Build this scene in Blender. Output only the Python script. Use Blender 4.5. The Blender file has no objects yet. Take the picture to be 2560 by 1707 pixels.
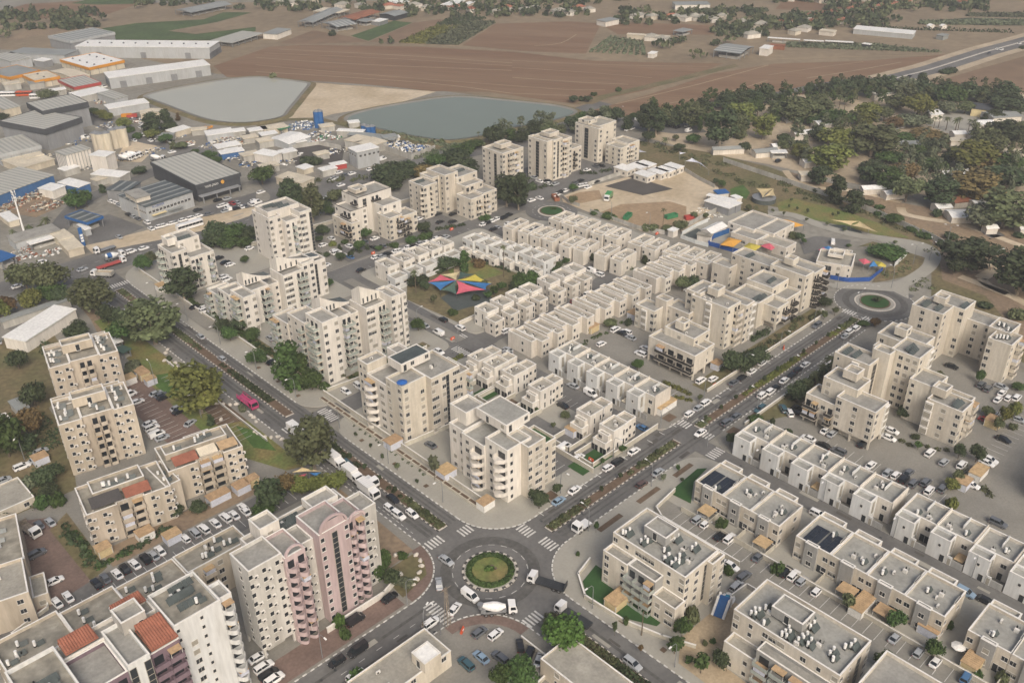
import bpy, math, random
from mathutils import Vector, Matrix
import numpy as np
R=math.radians
SC=bpy.context.scene
COL=SC.collection
# ------------------------------------------------------------------ camera, sky, sun, exposure
cam=bpy.data.cameras.new('camera'); cam.sensor_width=36; cam.lens=36*2342.46/2560; cam.clip_start=1; cam.clip_end=12000
camo=bpy.data.objects.new('camera',cam); COL.objects.link(camo); SC.camera=camo
_r=Vector((0.71755349,-0.69645023,-0.00860584)); _d=Vector((-0.35475033,-0.35481086,-0.86502107)); _f=Vector((0.59939068,0.62375181,-0.50166173))
_m=Matrix((_r,-_d,-_f)).transposed().to_4x4(); _m.translation=Vector((-114.70338,-127.94133,165)); camo.matrix_world=_m
world=bpy.data.worlds.new('World'); SC.world=world; world.use_nodes=True
_nt=world.node_tree; _bg=_nt.nodes['Background']; _sky=_nt.nodes.new('ShaderNodeTexSky'); _sky.sky_type='NISHITA'; _sky.sun_disc=False
SUN_EL,SUN_AZ=R(40),R(-118)        # azimuth counted from +X towards +Y; the light comes from there
_sky.sun_elevation=SUN_EL; _sky.sun_rotation=R(90)-SUN_AZ
_sky.air_density=1.0; _sky.dust_density=7.0; _sky.ozone_density=0.3
_nt.links.new(_sky.outputs[0],_bg.inputs[0]); _bg.inputs[1].default_value=0.1
sun=bpy.data.lights.new('sun','SUN'); sun.energy=1.5; sun.angle=R(30); sun.color=(1,.97,.93)
suno=bpy.data.objects.new('sun',sun); COL.objects.link(suno)
_sd=Vector((math.cos(SUN_EL)*math.cos(SUN_AZ),math.cos(SUN_EL)*math.sin(SUN_AZ),math.sin(SUN_EL)))
suno.rotation_euler=_sd.to_track_quat('Z','Y').to_euler()
vs=SC.view_settings; vs.view_transform='Standard'; vs.look='None'; vs.gamma=1; vs.use_curve_mapping=False; vs.exposure=0.47
SC.render.engine='CYCLES'; SC.cycles.use_denoising=True; SC.cycles.max_bounces=4; SC.cycles.diffuse_bounces=2; SC.cycles.glossy_bounces=2
SC.cycles.transparent_max_bounces=4; SC.cycles.volume_bounces=0
# ------------------------------------------------------------------ materials
def hexc(h):
 c=[int(h[i:i+2],16)/255 for i in (0,2,4)]
 return tuple((x/12.92 if x<=.04045 else ((x+.055)/1.055)**2.4) for x in c)
MATS={}
def mat(name,base,rough=.85,var=.12,scale=.35,spec=.3,second=None,fine=2.5,finev=.06,bump=0,metal=0,coords='Generated',objvar=0,stretch=None,thr=None):
 if name in MATS: return MATS[name]
 m=bpy.data.materials.new(name); m.use_nodes=True; nt=m.node_tree; n=nt.nodes; l=nt.links
 b=n['Principled BSDF']; b.inputs['Roughness'].default_value=rough; b.inputs['Metallic'].default_value=metal
 b.inputs['Specular IOR Level'].default_value=spec
 geo=n.new('ShaderNodeNewGeometry'); pos=geo.outputs['Position']
 if coords=='Object':
  tc=n.new('ShaderNodeTexCoord'); pos=tc.outputs['Object']
 if stretch:
  mp=n.new('ShaderNodeMapping'); mp.vector_type='TEXTURE' if len(stretch)>3 else 'POINT'; mp.inputs['Scale'].default_value=stretch[:3]; mp.inputs['Rotation'].default_value=(0,0,stretch[3] if len(stretch)>3 else 0)
  l.new(pos,mp.inputs['Vector']); pos=mp.outputs['Vector']
 n1=n.new('ShaderNodeTexNoise'); n1.inputs['Scale'].default_value=scale; n1.inputs['Detail'].default_value=4; l.new(pos,n1.inputs['Vector'])
 n2=n.new('ShaderNodeTexNoise'); n2.inputs['Scale'].default_value=fine; n2.inputs['Detail'].default_value=3; l.new(pos,n2.inputs['Vector'])
 mix=n.new('ShaderNodeMix'); mix.data_type='RGBA'
 mr=n.new('ShaderNodeMapRange'); t0,t1=thr or (.35,.65); mr.inputs[1].default_value=t0; mr.inputs[2].default_value=t1; l.new(n1.outputs['Fac'],mr.inputs[0])
 l.new(mr.outputs[0],mix.inputs[0])
 s=second or tuple(c*(1-2*var) for c in base)
 mix.inputs[6].default_value=(*base,1); mix.inputs[7].default_value=(*s,1)
 hsv=n.new('ShaderNodeHueSaturation'); l.new(mix.outputs[2],hsv.inputs['Color'])
 mr2=n.new('ShaderNodeMapRange'); mr2.inputs[1].default_value=.3; mr2.inputs[2].default_value=.7; mr2.inputs[3].default_value=1-finev*2; mr2.inputs[4].default_value=1+finev*2
 l.new(n2.outputs['Fac'],mr2.inputs[0])
 val=mr2.outputs[0]
 if objvar:
  oi=n.new('ShaderNodeObjectInfo'); mr3=n.new('ShaderNodeMapRange'); mr3.inputs[3].default_value=1-objvar; mr3.inputs[4].default_value=1+objvar
  l.new(oi.outputs['Random'],mr3.inputs[0]); mu=n.new('ShaderNodeMath'); mu.operation='MULTIPLY'; l.new(val,mu.inputs[0]); l.new(mr3.outputs[0],mu.inputs[1]); val=mu.outputs[0]
  mr4=n.new('ShaderNodeMapRange'); mr4.inputs[3].default_value=.5-objvar*.09; mr4.inputs[4].default_value=.5+objvar*.06; l.new(oi.outputs['Random'],mr4.inputs[0]); l.new(mr4.outputs[0],hsv.inputs['Hue'])
 l.new(val,hsv.inputs['Value'])
 l.new(hsv.outputs[0],b.inputs['Base Color'])
 if bump:
  bp=n.new('ShaderNodeBump'); bp.inputs['Strength'].default_value=bump; bp.inputs['Distance'].default_value=.05; l.new(n2.outputs['Fac'],bp.inputs['Height']); l.new(bp.outputs[0],b.inputs['Normal'])
 MATS[name]=m; return m
def M(n): return MATS[n]
def wallmat(name,hexa,stain=.10,tile=True):
 base=hexc(hexa)
 m=mat(name,base,rough=.9,var=stain,scale=.25,fine=1.4,finev=.05,objvar=.05,stretch=(1,1,.16),second=tuple(c*(1-2.0*stain)*k for c,k in zip(base,(1,.985,.96))))
 if tile:
  nt=m.node_tree; n=nt.nodes; l=nt.links; b=n['Principled BSDF']
  tc=n.new('ShaderNodeNewGeometry'); sx=n.new('ShaderNodeSeparateXYZ'); l.new(tc.outputs['Position'],sx.inputs[0])
  ad=n.new('ShaderNodeMath'); ad.operation='ADD'; l.new(sx.outputs[0],ad.inputs[0]); l.new(sx.outputs[1],ad.inputs[1])
  cb=n.new('ShaderNodeCombineXYZ'); l.new(ad.outputs[0],cb.inputs[0]); l.new(sx.outputs[2],cb.inputs[1])
  br=n.new('ShaderNodeTexBrick'); l.new(cb.outputs[0],br.inputs['Vector']); br.inputs['Scale'].default_value=1
  br.inputs['Brick Width'].default_value=.9; br.inputs['Row Height'].default_value=.45; br.inputs['Mortar Size'].default_value=.012
  br.inputs['Color1'].default_value=(1,1,1,1); br.inputs['Color2'].default_value=(.94,.93,.92,1); br.inputs['Mortar'].default_value=(.86,.85,.84,1)
  mu=n.new('ShaderNodeMix'); mu.data_type='RGBA'; mu.blend_type='MULTIPLY'; mu.inputs[0].default_value=1
  src=b.inputs['Base Color'].links[0].from_socket; l.new(src,mu.inputs[6]); l.new(br.outputs[0],mu.inputs[7]); l.new(mu.outputs[2],b.inputs['Base Color'])
 return m
def striped(name,a,b,period,ang=0,rough=.6,duty=.5,var=.06,spec=.4):
 m=mat(name,a,rough=rough,var=var,scale=.15,fine=1.5,spec=spec)
 nt=m.node_tree; n=nt.nodes; l=nt.links; bs=n['Principled BSDF']
 tc=n.new('ShaderNodeTexCoord'); mp=n.new('ShaderNodeMapping'); mp.inputs['Rotation'].default_value=(0,0,ang); l.new(tc.outputs['Object'],mp.inputs[0])
 sx=n.new('ShaderNodeSeparateXYZ'); l.new(mp.outputs[0],sx.inputs[0])
 mo=n.new('ShaderNodeMath'); mo.operation='PINGPONG'; mo.inputs[1].default_value=period/2; l.new(sx.outputs[0],mo.inputs[0])
 gt=n.new('ShaderNodeMath'); gt.operation='GREATER_THAN'; gt.inputs[1].default_value=period/2*duty; l.new(mo.outputs[0],gt.inputs[0])
 mx=n.new('ShaderNodeMix'); mx.data_type='RGBA'; src=bs.inputs['Base Color'].links[0].from_socket
 l.new(gt.outputs[0],mx.inputs[0]); l.new(src,mx.inputs[6]); mx.inputs[7].default_value=(*b,1); l.new(mx.outputs[2],bs.inputs['Base Color'])
 return m
wallmat('cream','cfc8ba'); wallmat('cream2','d3cdc2',.07); wallmat('white_wall','d6d1c8',.06,False); wallmat('cool_white','cccdcb',.05,False)
wallmat('old_beige','c1b6a5',.16,False); wallmat('old_grey','b5aa98',.2,False); wallmat('sand','c8c0b1'); wallmat('pink','b9a7a6',.09,False); wallmat('pale_grey','bdbab3',.14,False)
wallmat('purple','7b6a72',.1,False); wallmat('panel_grey','9b9b98',.06); wallmat('garden_wall','c0bbad',.08); wallmat('dark_cladding','4b4e52',.08,False); wallmat('mid_cladding','87898b',.06,False)
wallmat('light_cladding','a9acad',.05,False); wallmat('shed_cream','c9c0ad',.1,False); wallmat('blue_cladding','3f6694',.08,False); wallmat('concrete_wall','b3b1aa',.15,False)
mat('coping',hexc('e0ddd6'),var=.06,finev=.03); mat('coping_dark',hexc('4c4a48'),var=.06)
mat('deck',hexc('999790'),var=.12,scale=.3,fine=1.5,finev=.06); mat('deck_pale',hexc('a29e93'),var=.12,scale=.3,fine=1.5); mat('deck_cool',hexc('9b9a93'),var=.1,scale=.25,fine=1.2)
mat('deck_old',hexc('9c978a'),var=.22,scale=.35,fine=1.4,finev=.1)
mat('deck_turf',hexc('3d5a34'),var=.1)
mat('glass',hexc('2f3337'),rough=.12,spec=.5,var=.1); mat('glass_blue',hexc('3b4d63'),rough=.1,spec=.5,var=.1); mat('shutter',hexc('9a9589'),var=.05); mat('frame',hexc('c9c6bf'),var=.03)
mat('glass_rail',hexc('a3aaa2'),rough=.15,spec=.5,var=.05); mat('dark_rail',hexc('3c3a38'),rough=.4)
mat('awning_tan',hexc('b99f7b'),var=.12,scale=.8,objvar=.1); mat('awning_cream',hexc('d8cdb6'),var=.06); mat('awning_white',hexc('dcdad4'),var=.05); mat('tarp_blue',hexc('2e62a8'),var=.1)
mat('tarp_white',hexc('c3c6d0'),var=.06)
mat('tile_red',hexc('9d6652'),var=.12,scale=.6,fine=4,finev=.08); mat('roof_dark',hexc('514e4c'),var=.08)
mat('tank',hexc('e4e3df'),rough=.4,var=.03); mat('solar',hexc('2b3038'),rough=.15,spec=.6,var=.1); mat('solar_old',hexc('535a58'),rough=.25,var=.15); mat('black_plastic',hexc('232323'),rough=.5); mat('ac',hexc('d2cfc8'),var=.05)
mat('steel',hexc('8d8f90'),rough=.45,metal=.3,var=.05); mat('dark_steel',hexc('3b3d3f'),rough=.5); mat('bark',hexc('6d6152'),var=.2,scale=2); mat('bark_pale',hexc('9c9080'),var=.2,scale=2)
mat('asphalt',hexc('706f6c'),rough=.92,var=.10,scale=.07,fine=.9,finev=.06,second=hexc('605f5d')); mat('asphalt_dark',hexc('56534f'),rough=.92,var=.1,scale=.15)
mat('pavement',hexc('9d9a90'),var=.05,scale=.12,fine=1.3,finev=.025); mat('paver_lot',hexc('87847c'),var=.08,scale=.12,fine=1.8,finev=.05); mat('paver_tan',hexc('ab9a80'),var=.08,scale=.2,fine=1.6,finev=.08)
mat('paver_red',hexc('7a685f'),var=.12,scale=.15,fine=1.5,finev=.08); mat('kerb',hexc('c4bdb2'),var=.06); mat('kerb_black',hexc('4a4846'),var=.06); mat('paint',hexc('d3d1cb'),var=.14,scale=.8,fine=4,finev=.06)
mat('dust',hexc('b3a58e'),var=.1,scale=.05,fine=.4,finev=.07,second=hexc('9b8c76')); mat('soil',hexc('7f6f5e'),var=.14,scale=.08,fine=.7,finev=.1,second=hexc('8d7b63')); mat('bed',hexc('6d5c4c'),var=.15,scale=.5)
mat('sand_pale',hexc('c0b29b'),var=.08,scale=.04,fine=.4,finev=.06,second=hexc('aa9a80')); mat('scrub',hexc('75684f'),var=.2,scale=.06,fine=.6,finev=.14,second=hexc('5f5d3f'))
mat('grass',hexc('61703c'),var=.15,scale=.12,fine=1.2,finev=.12,second=hexc('7b7048')); mat('lawn',hexc('4f6a33'),var=.15,scale=.2,fine=1.5,finev=.1); mat('turf',hexc('35542c'),var=.08,scale=.3,fine=2)
mat('field',hexc('7f6852'),var=.07,scale=.06,fine=.5,finev=.06,second=hexc('735a45'),stretch=(14,1,1,-1.00)); mat('asphalt_worn',hexc('5c5b58'),rough=.9,var=.1,scale=.3,fine=1,finev=.1); mat('bare_tan',hexc('9f896e'),var=.1,scale=.08,fine=.6,finev=.08); 
mat('field2',hexc('715e4a'),var=.07,scale=.012,fine=.1,finev=.06,second=hexc('7f6955')); mat('field_pale',hexc('887963'),var=.1,scale=.02,fine=.15,finev=.07)
mat('crop_green',hexc('4a5c34'),var=.15,scale=.05,fine=.35,finev=.14); mat('crop_dark',hexc('4c5340'),var=.15,scale=.06,fine=.3,finev=.15); mat('crop_yellow',hexc('8d8540'),var=.15,scale=.1,fine=.4,finev=.15)
mat('base_ground',hexc('89867d'),var=.14,scale=.03,fine=.35,finev=.08,second=hexc('79756b')); mat('track',hexc('a08d72'),var=.1,scale=.1); mat('rubber',hexc('4f5654'),var=.1); mat('liner',hexc('84827b'),var=.08,scale=.1)
mat('water_sky_pale',hexc('a6a598'),rough=.12,var=.02,scale=.01,fine=.05,finev=.01,spec=.25); mat('water_green',hexc('727a6f'),rough=.12,var=.02,scale=.01,fine=.05,finev=.01,spec=.2); mat('pool',hexc('4aa8cf'),rough=.1)  # pale pond water: reflection of the bright low sky put into its base colour
def foliage(name,a,b):
 m=mat(name,hexc(a),rough=.75,second=hexc(b),scale=.28,fine=1.6,finev=.16,coords='Object',objvar=.22,spec=.2)
 m.node_tree.nodes['Principled BSDF'].inputs['Subsurface Weight'].default_value=0
 return m
foliage('leaf_dark','465137','333d28'); foliage('leaf_olive','5f6647','4a5036'); foliage('leaf_yellow','6c703a','565d33'); foliage('leaf_green','475b31','354625'); foliage('leaf_grey','666c55','545b46'); foliage('leaf_lime','506a33','3f5729'); foliage('leaf_brown','71613f','5a4f35')
mat('metal_white',hexc('e4e3de'),rough=.5,var=.05,scale=.1,fine=1); mat('metal_cream',hexc('cfc5b0'),rough=.6,var=.1,scale=.15,fine=1); mat('metal_grey',hexc('8f928f'),rough=.5,var=.08,scale=.1); mat('metal_rust',hexc('94624a'),rough=.8,var=.15,scale=.2)
mat('metal_orange',hexc('c98a2f'),rough=.5,var=.05); mat('metal_red',hexc('a94a44'),rough=.5,var=.05); mat('metal_blue',hexc('2f5f96'),rough=.5,var=.06); mat('metal_green',hexc('3d7a55'),rough=.5,var=.06)
striped('shed_strips',hexc('989992'),hexc('b0aea5'),2.6); striped('shed_strips_dark',hexc('7c807f'),hexc('a3a5a0'),4.0); striped('solar_strips',hexc('555b5c'),hexc('8a8d89'),5.0,ang=R(90),duty=.75)
def paint(name,h,r=.25): 
 m=mat(name,hexc(h),rough=r,var=.01,finev=0,spec=.5); m.node_tree.nodes['Principled BSDF'].inputs['Coat Weight'].default_value=.4; return m
PAINTS={'white':'e3e2df','silver':'a3a6a8','grey':'63666a','black':'26272a','blue':'4a6e93','red':'8f2f33','teal':'3d5a63','brown':'5c4a45','sky blue':'8aa0b3','orange':'c3582f','magenta':'b0426b','green':'3f8a45','yellow':'c9a23a'}
for k,v in PAINTS.items(): paint('paint_'+k,v)
mat('car_glass',hexc('20262a'),rough=.08,spec=.6,var=.02); mat('tyre',hexc('262524'),rough=.9); mat('hub',hexc('9a9b9c'),rough=.35,metal=.6); mat('lamp_red',hexc('8a2020'),rough=.3); mat('lamp_clear',hexc('d9dadb'),rough=.15)
for k,v in {'canvas_pink':'c4606f','canvas_cream':'d7c79a','canvas_green':'4b6157','canvas_yellow':'b9ab4d','canvas_blue':'3f76ab','canvas_beige':'c3b189','canvas_orange':'cf9a45','barrier_orange':'cf5a38','fence_blue':'2c5295','panel_white':'cfd2d0'}.items(): mat(k,hexc(v),var=.06,scale=.4)
# ------------------------------------------------------------------ mesh helpers
class MB:
 def __init__(s): s.v=[]; s.f=[]; s.m=[]
 def quad(s,a,b,c,d,m=0):
  i=len(s.v); s.v+=[a,b,c,d]; s.f.append((i,i+1,i+2,i+3)); s.m.append(m)
 def box(s,x0,y0,z0,x1,y1,z1,m=0,bottom=False,top=None):
  i=len(s.v); s.v+=[(x0,y0,z0),(x1,y0,z0),(x1,y1,z0),(x0,y1,z0),(x0,y0,z1),(x1,y0,z1),(x1,y1,z1),(x0,y1,z1)]
  fs=[(0,1,5,4),(1,2,6,5),(2,3,7,6),(3,0,4,7),(4,5,6,7)]+([(3,2,1,0)] if bottom else [])
  for k,f in enumerate(fs): s.f.append(tuple(i+j for j in f)); s.m.append(top if (k==4 and top is not None) else m)
 def poly(s,pts,z,m=0,flip=False):
  i=len(s.v); s.v+=[(p[0],p[1],z) for p in pts]; n=len(pts)
  ar=sum(pts[k][0]*pts[(k+1)%n][1]-pts[(k+1)%n][0]*pts[k][1] for k in range(n))
  o=list(range(i,i+n)); o=o if ar>0 else o[::-1]; s.f.append(tuple(o)); s.m.append(m)
 def prism(s,pts,z0,z1,m=0,top=None):
  n=len(pts); ar=sum(pts[k][0]*pts[(k+1)%n][1]-pts[(k+1)%n][0]*pts[k][1] for k in range(n))
  if ar<0: pts=pts[::-1]
  i=len(s.v); s.v+=[(p[0],p[1],z0) for p in pts]+[(p[0],p[1],z1) for p in pts]
  for k in range(n): s.f.append((i+k,i+(k+1)%n,i+n+(k+1)%n,i+n+k)); s.m.append(m)
  s.f.append(tuple(range(i+n,i+2*n))); s.m.append(m if top is None else top)
 def cyl(s,x,y,z0,z1,r0,r1=None,n=8,m=0,cap=True):
  r1=r0 if r1 is None else r1; i=len(s.v)
  for k in range(n):
   a=2*math.pi*k/n; s.v.append((x+r0*math.cos(a),y+r0*math.sin(a),z0))
  for k in range(n):
   a=2*math.pi*k/n; s.v.append((x+r1*math.cos(a),y+r1*math.sin(a),z1))
  for k in range(n): s.f.append((i+k,i+(k+1)%n,i+n+(k+1)%n,i+n+k)); s.m.append(m)
  if cap: s.f.append(tuple(range(i+n,i+2*n))); s.m.append(m)
 def tube(s,pts,rad,n=5,m=0):
  prev=None
  for k,p in enumerate(pts):
   p=Vector(p); d=(Vector(pts[min(k+1,len(pts)-1)])-Vector(pts[max(k-1,0)])).normalized()
   a=d.orthogonal().normalized(); b=d.cross(a); r=rad[k] if isinstance(rad,(list,tuple)) else rad
   i=len(s.v)
   for j in range(n):
    t=2*math.pi*j/n; s.v.append(tuple(p+r*(math.cos(t)*a+math.sin(t)*b)))
   if prev is not None:
    for j in range(n): s.f.append((prev+j,prev+(j+1)%n,i+(j+1)%n,i+j)); s.m.append(m)
   prev=i
 def mesh(s,name,mats):
  me=bpy.data.meshes.new(name); me.from_pydata(s.v,[],s.f)
  for m in mats: me.materials.append(M(m) if isinstance(m,str) else m)
  if len(mats)>1: me.polygons.foreach_set('material_index',s.m)
  me.update(); return me
def obj(name,me,parent=None,loc=None,rz=0,sc=None):
 o=bpy.data.objects.new(name,me); COL.objects.link(o)
 if parent is not None: o.parent=parent
 if loc is not None: o.location=loc
 if rz: o.rotation_euler=(0,0,rz)
 if sc is not None: o.scale=sc if isinstance(sc,(tuple,list)) else (sc,sc,sc)
 return o
def tag(o,label,cat,group=None,kind=None):
 if label: o['label']=label
 if cat: o['category']=cat
 if group: o['group']=group
 if kind: o['kind']=kind
 return o
ORD=['first','second','third','fourth','fifth','sixth','seventh','eighth','ninth','tenth','eleventh','twelfth']
def ordn(i):
 if i<12: return ORD[i]
 n=i+1; return '%d%s'%(n,{1:'st',2:'nd',3:'rd'}.get(n%10 if n%100 not in (11,12,13) else 0,'th'))
CACHE={}
def cached(key,fn):
 if key not in CACHE: CACHE[key]=fn()
 return CACHE[key]
# ------------------------------------------------------------------ ground sheets
def sheet(name,pts,z,m,label=None,kerb=0,kind='structure',cat=None):
 b=MB()
 if kerb:
  b.prism(pts,-.02,z,1,0); me=b.mesh(name,[m,'kerb'])
 else:
  b.poly(pts,z); me=b.mesh(name,[m])
 o=obj(name,me); tag(o,label,cat,kind=kind); return o
def circle(cx,cy,r,n=48,a0=0,a1=360):
 return [(cx+r*math.cos(R(a0+(a1-a0)*k/n)),cy+r*math.sin(R(a0+(a1-a0)*k/n))) for k in range(n if a1-a0==360 else n+1)]
def smooth(pts,k=2):
 for _ in range(k):
  q=[]
  for i in range(len(pts)):
   a,b=pts[i],pts[(i+1)%len(pts)]
   q+=[(a[0]*.75+b[0]*.25,a[1]*.75+b[1]*.25),(a[0]*.25+b[0]*.75,a[1]*.25+b[1]*.75)]
  pts=q
 return pts
def strip(pts,w):
 L,Rr=[],[]
 for i,p in enumerate(pts):
  a=Vector(pts[max(i-1,0)]); b=Vector(pts[min(i+1,len(pts)-1)]); d=(b-a).normalized(); n=Vector((-d.y,d.x))
  L.append((p[0]+n.x*w/2,p[1]+n.y*w/2)); Rr.append((p[0]-n.x*w/2,p[1]-n.y*w/2))
 return L+Rr[::-1]
def spline(pts,n=6):
 out=[]; P=[Vector(p) for p in pts]
 for i in range(len(P)-1):
  p0,p1,p2,p3=P[max(i-1,0)],P[i],P[i+1],P[min(i+2,len(P)-1)]
  for k in range(n):
   t=k/n; q=.5*((2*p1)+(-p0+p2)*t+(2*p0-5*p1+4*p2-p3)*t*t+(-p0+3*p1-3*p2+p3)*t*t*t); out.append((q.x,q.y))
 out.append(tuple(P[-1])); return out
# ------------------------------------------------------------------ buildings
def win_mesh(kind):
 def f():
  b=MB()
  w,h={'w':(1.25,1.2),'s':(.6,.8),'W':(2.0,1.3),'t':(.55,1.9),'d':(1.1,2.1),'D':(2.4,2.2),'h':(1.3,1.25),'H':(2.0,1.3),'n':(.9,1.1)}[kind]
  fr=.08
  b.box(-w/2-fr,-.05,-fr,w/2+fr,.0,0,0,True); b.box(-w/2-fr,-.05,h,w/2+fr,0,h+fr,0,True); b.box(-w/2-fr,-.05,0,-w/2,0,h,0); b.box(w/2,-.05,0,w/2+fr,0,h,0)
  b.box(-w/2-.14,-.14,-fr-.05,w/2+.14,0,-fr,0,True)
  b.quad((-w/2,-.012,0),(w/2,-.012,0),(w/2,-.012,h),(-w/2,-.012,h),1)
  if kind in 'wWD': b.box(-.03,-.04,0,.03,0,h,0)
  if kind in 'W': 
   b.quad((-w/2,-.03,h*.55),(w/2,-.03,h*.55),(w/2,-.03,h),(-w/2,-.03,h),2)
  return b.mesh('window_'+kind,['frame','shutter' if kind in 'hH' else 'glass','shutter'])
 return cached('win'+kind,f)
def balcony_mesh(w,dep,rail,wl,curved=0):
 def f():
  b=MB(); n=9 if curved else 1
  if curved:
   P=[(-w/2+w*k/n,-dep*math.sin(math.pi*(.12+.76*k/n))) for k in range(n+1)]
   P=[(-w/2,0)]+P+[(w/2,0)]
  else: P=[(-w/2,0),(-w/2,-dep),(w/2,-dep),(w/2,0)]
  b.prism([(x,y) for x,y in P],-.15,.06,0)
  b.poly(P[::-1],-.151,0); b.f[-1]=b.f[-1][::-1]
  ri={'solid':0,'glass':2,'dark':3}[rail]; t=.14 if rail=='solid' else .05
  for k in range(len(P)-1):
   a=Vector(P[k]); c=Vector(P[k+1]); d=(c-a).normalized(); nn=Vector((-d.y,d.x))*t
   q=[tuple(a),tuple(c),tuple(c+nn),tuple(a+nn)]
   b.prism(q,.06,1.05,ri,top=0)
  b.quad((-w*.32,-.02,.07),(w*.32,-.02,.07),(w*.32,-.02,2.2),(-w*.32,-.02,2.2),1)
  return b.mesh('balcony',[wl,'glass','glass_rail','dark_rail'])
 return cached(('bal',w,dep,rail,wl,curved),f)
def awning_mesh(w,dep,style):
 def f():
  b=MB(); z=2.45
  b.box(-w/2,-dep-.1,z-.25,w/2,0,z-.05,0,True)
  for v in list(range(4)): pass
  if style=='hut':
   b.box(-w/2+.05,-dep,1.0,w/2-.05,-dep+.04,z-.25,1,True); b.box(-w/2+.05,-dep,1.0,-w/2+.09,0,z-.25,1,True)
  else:
   b.box(-w/2+.05,-dep,0,-w/2+.15,-dep+.1,z-.25,2); b.box(w/2-.15,-dep,0,w/2-.05,-dep+.1,z-.25,2)
  return b.mesh('awning',['awning_tan','tarp_white','frame'])
 return cached(('awn',w,dep,style),f)
def heater_mesh(k):
 def f():
  b=MB()
  if k==0:      # upright tank with tilted collector
   b.cyl(0,0,.35,1.65,.32,n=10,m=0); b.box(-.3,-.3,0,.3,.3,.35,2)
   b.quad((.3,-.75,.15),(1.9,-.75,.15),(1.9,.0,1.0),(.3,.0,1.0),1); b.quad((.3,0,1.0),(1.9,0,1.0),(1.9,0,0),(.3,0,0),2)
  if k==1:      # two tanks, two collectors
   for x in (0,1.5): b.cyl(x,0,.35,1.6,.3,n=10,m=0); b.box(x-.25,-.25,0,x+.25,.25,.35,2)
   b.quad((-.5,-1.4,.1),(2,-1.4,.1),(2,-.4,1.1),(-.5,-.4,1.1),1); b.quad((2,-.4,1.1),(-.5,-.4,1.1),(-.5,-.4,0),(2,-.4,0),2)
  if k==2:      # air conditioner
   b.box(-.5,-.2,.15,.5,.2,.85,0); b.box(-.45,-.18,0,-.35,.18,.15,2); b.box(.35,-.18,0,.45,.18,.15,2)
   b.quad((-.38,-.205,.25),(.12,-.205,.25),(.12,-.205,.75),(-.38,-.205,.75),2)
  if k==3:      # row of tilted panels
   for i in range(5):
    x=i*1.05; b.quad((x,-1.0,.25),(x+1,-1.0,.25),(x+1,.4,1.1),(x,.4,1.1),1)
    b.box(x+.1,.3,0,x+.15,.35,1,2); b.box(x+.1,-.95,0,x+.15,-.9,.25,2)
  if k==4:
   b.box(-.3,-.5,0,.3,.5,.9,0); b.cyl(1.0,.3,0,.9,.18,n=8,m=2); b.tube([(.3,0,.1),(.9,.2,.06),(1.4,-.3,.05),(2.2,0,.05)],.05,4,2)
  return b.mesh('roof_unit',[['tank','tank','ac','tank','ac'][k],'solar_old' if k in(0,1,3) else 'solar','black_plastic'])
 return cached(('heat',k),f)
UNITNAME={0:'water_heater',1:'water_heater',2:'air_conditioner',3:'solar_panel',4:'roof_unit'}
def pv_mesh(nx,ny):
 def f():
  b=MB()
  for i in range(nx):
   for j in range(ny): b.box(i*1.05,j*1.75,.25,i*1.05+1.0,j*1.75+1.7,.3,0,True)
  b.box(0,0,0,.1,ny*1.75,.25,1); b.box(nx*1.05-.1,0,0,nx*1.05,ny*1.75,.25,1)
  return b.mesh('solar_array',['solar','steel'])
 return cached(('pv',nx,ny),f)
def mass_meshes(w,d,z0,h,par,wall,deck,cop,t=.32):
 b=MB(); zd=h-par
 b.quad((0,0,z0),(w,0,z0),(w,0,h),(0,0,h)); b.quad((w,0,z0),(w,d,z0),(w,d,h),(w,0,h)); b.quad((w,d,z0),(0,d,z0),(0,d,h),(w,d,h)); b.quad((0,d,z0),(0,0,z0),(0,0,h),(0,d,h))
 if z0>.5: b.quad((0,d,z0),(w,d,z0),(w,0,z0),(0,0,z0))
 o=.04
 A=[(-o,-o),(w+o,-o),(w+o,d+o),(-o,d+o)]; I=[(t,t),(w-t,t),(w-t,d-t),(t,d-t)]
 for k in range(4):
  a,c=A[k],A[(k+1)%4]; e,g=I[k],I[(k+1)%4]
  b.quad((*a,h),(*c,h),(*g,h),(*e,h),1)
  b.quad((*a,h-.12),(*c,h-.12),(*c,h),(*a,h),1)
  b.quad((*e,h),(*g,h),(*g,zd),(*e,zd),0)
 me=b.mesh('wall',[wall,cop]); q=MB(); q.quad((t,t,zd),(w-t,t,zd),(w-t,d-t,zd),(t,d-t,zd)); return me,q.mesh('roof',[deck])
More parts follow.
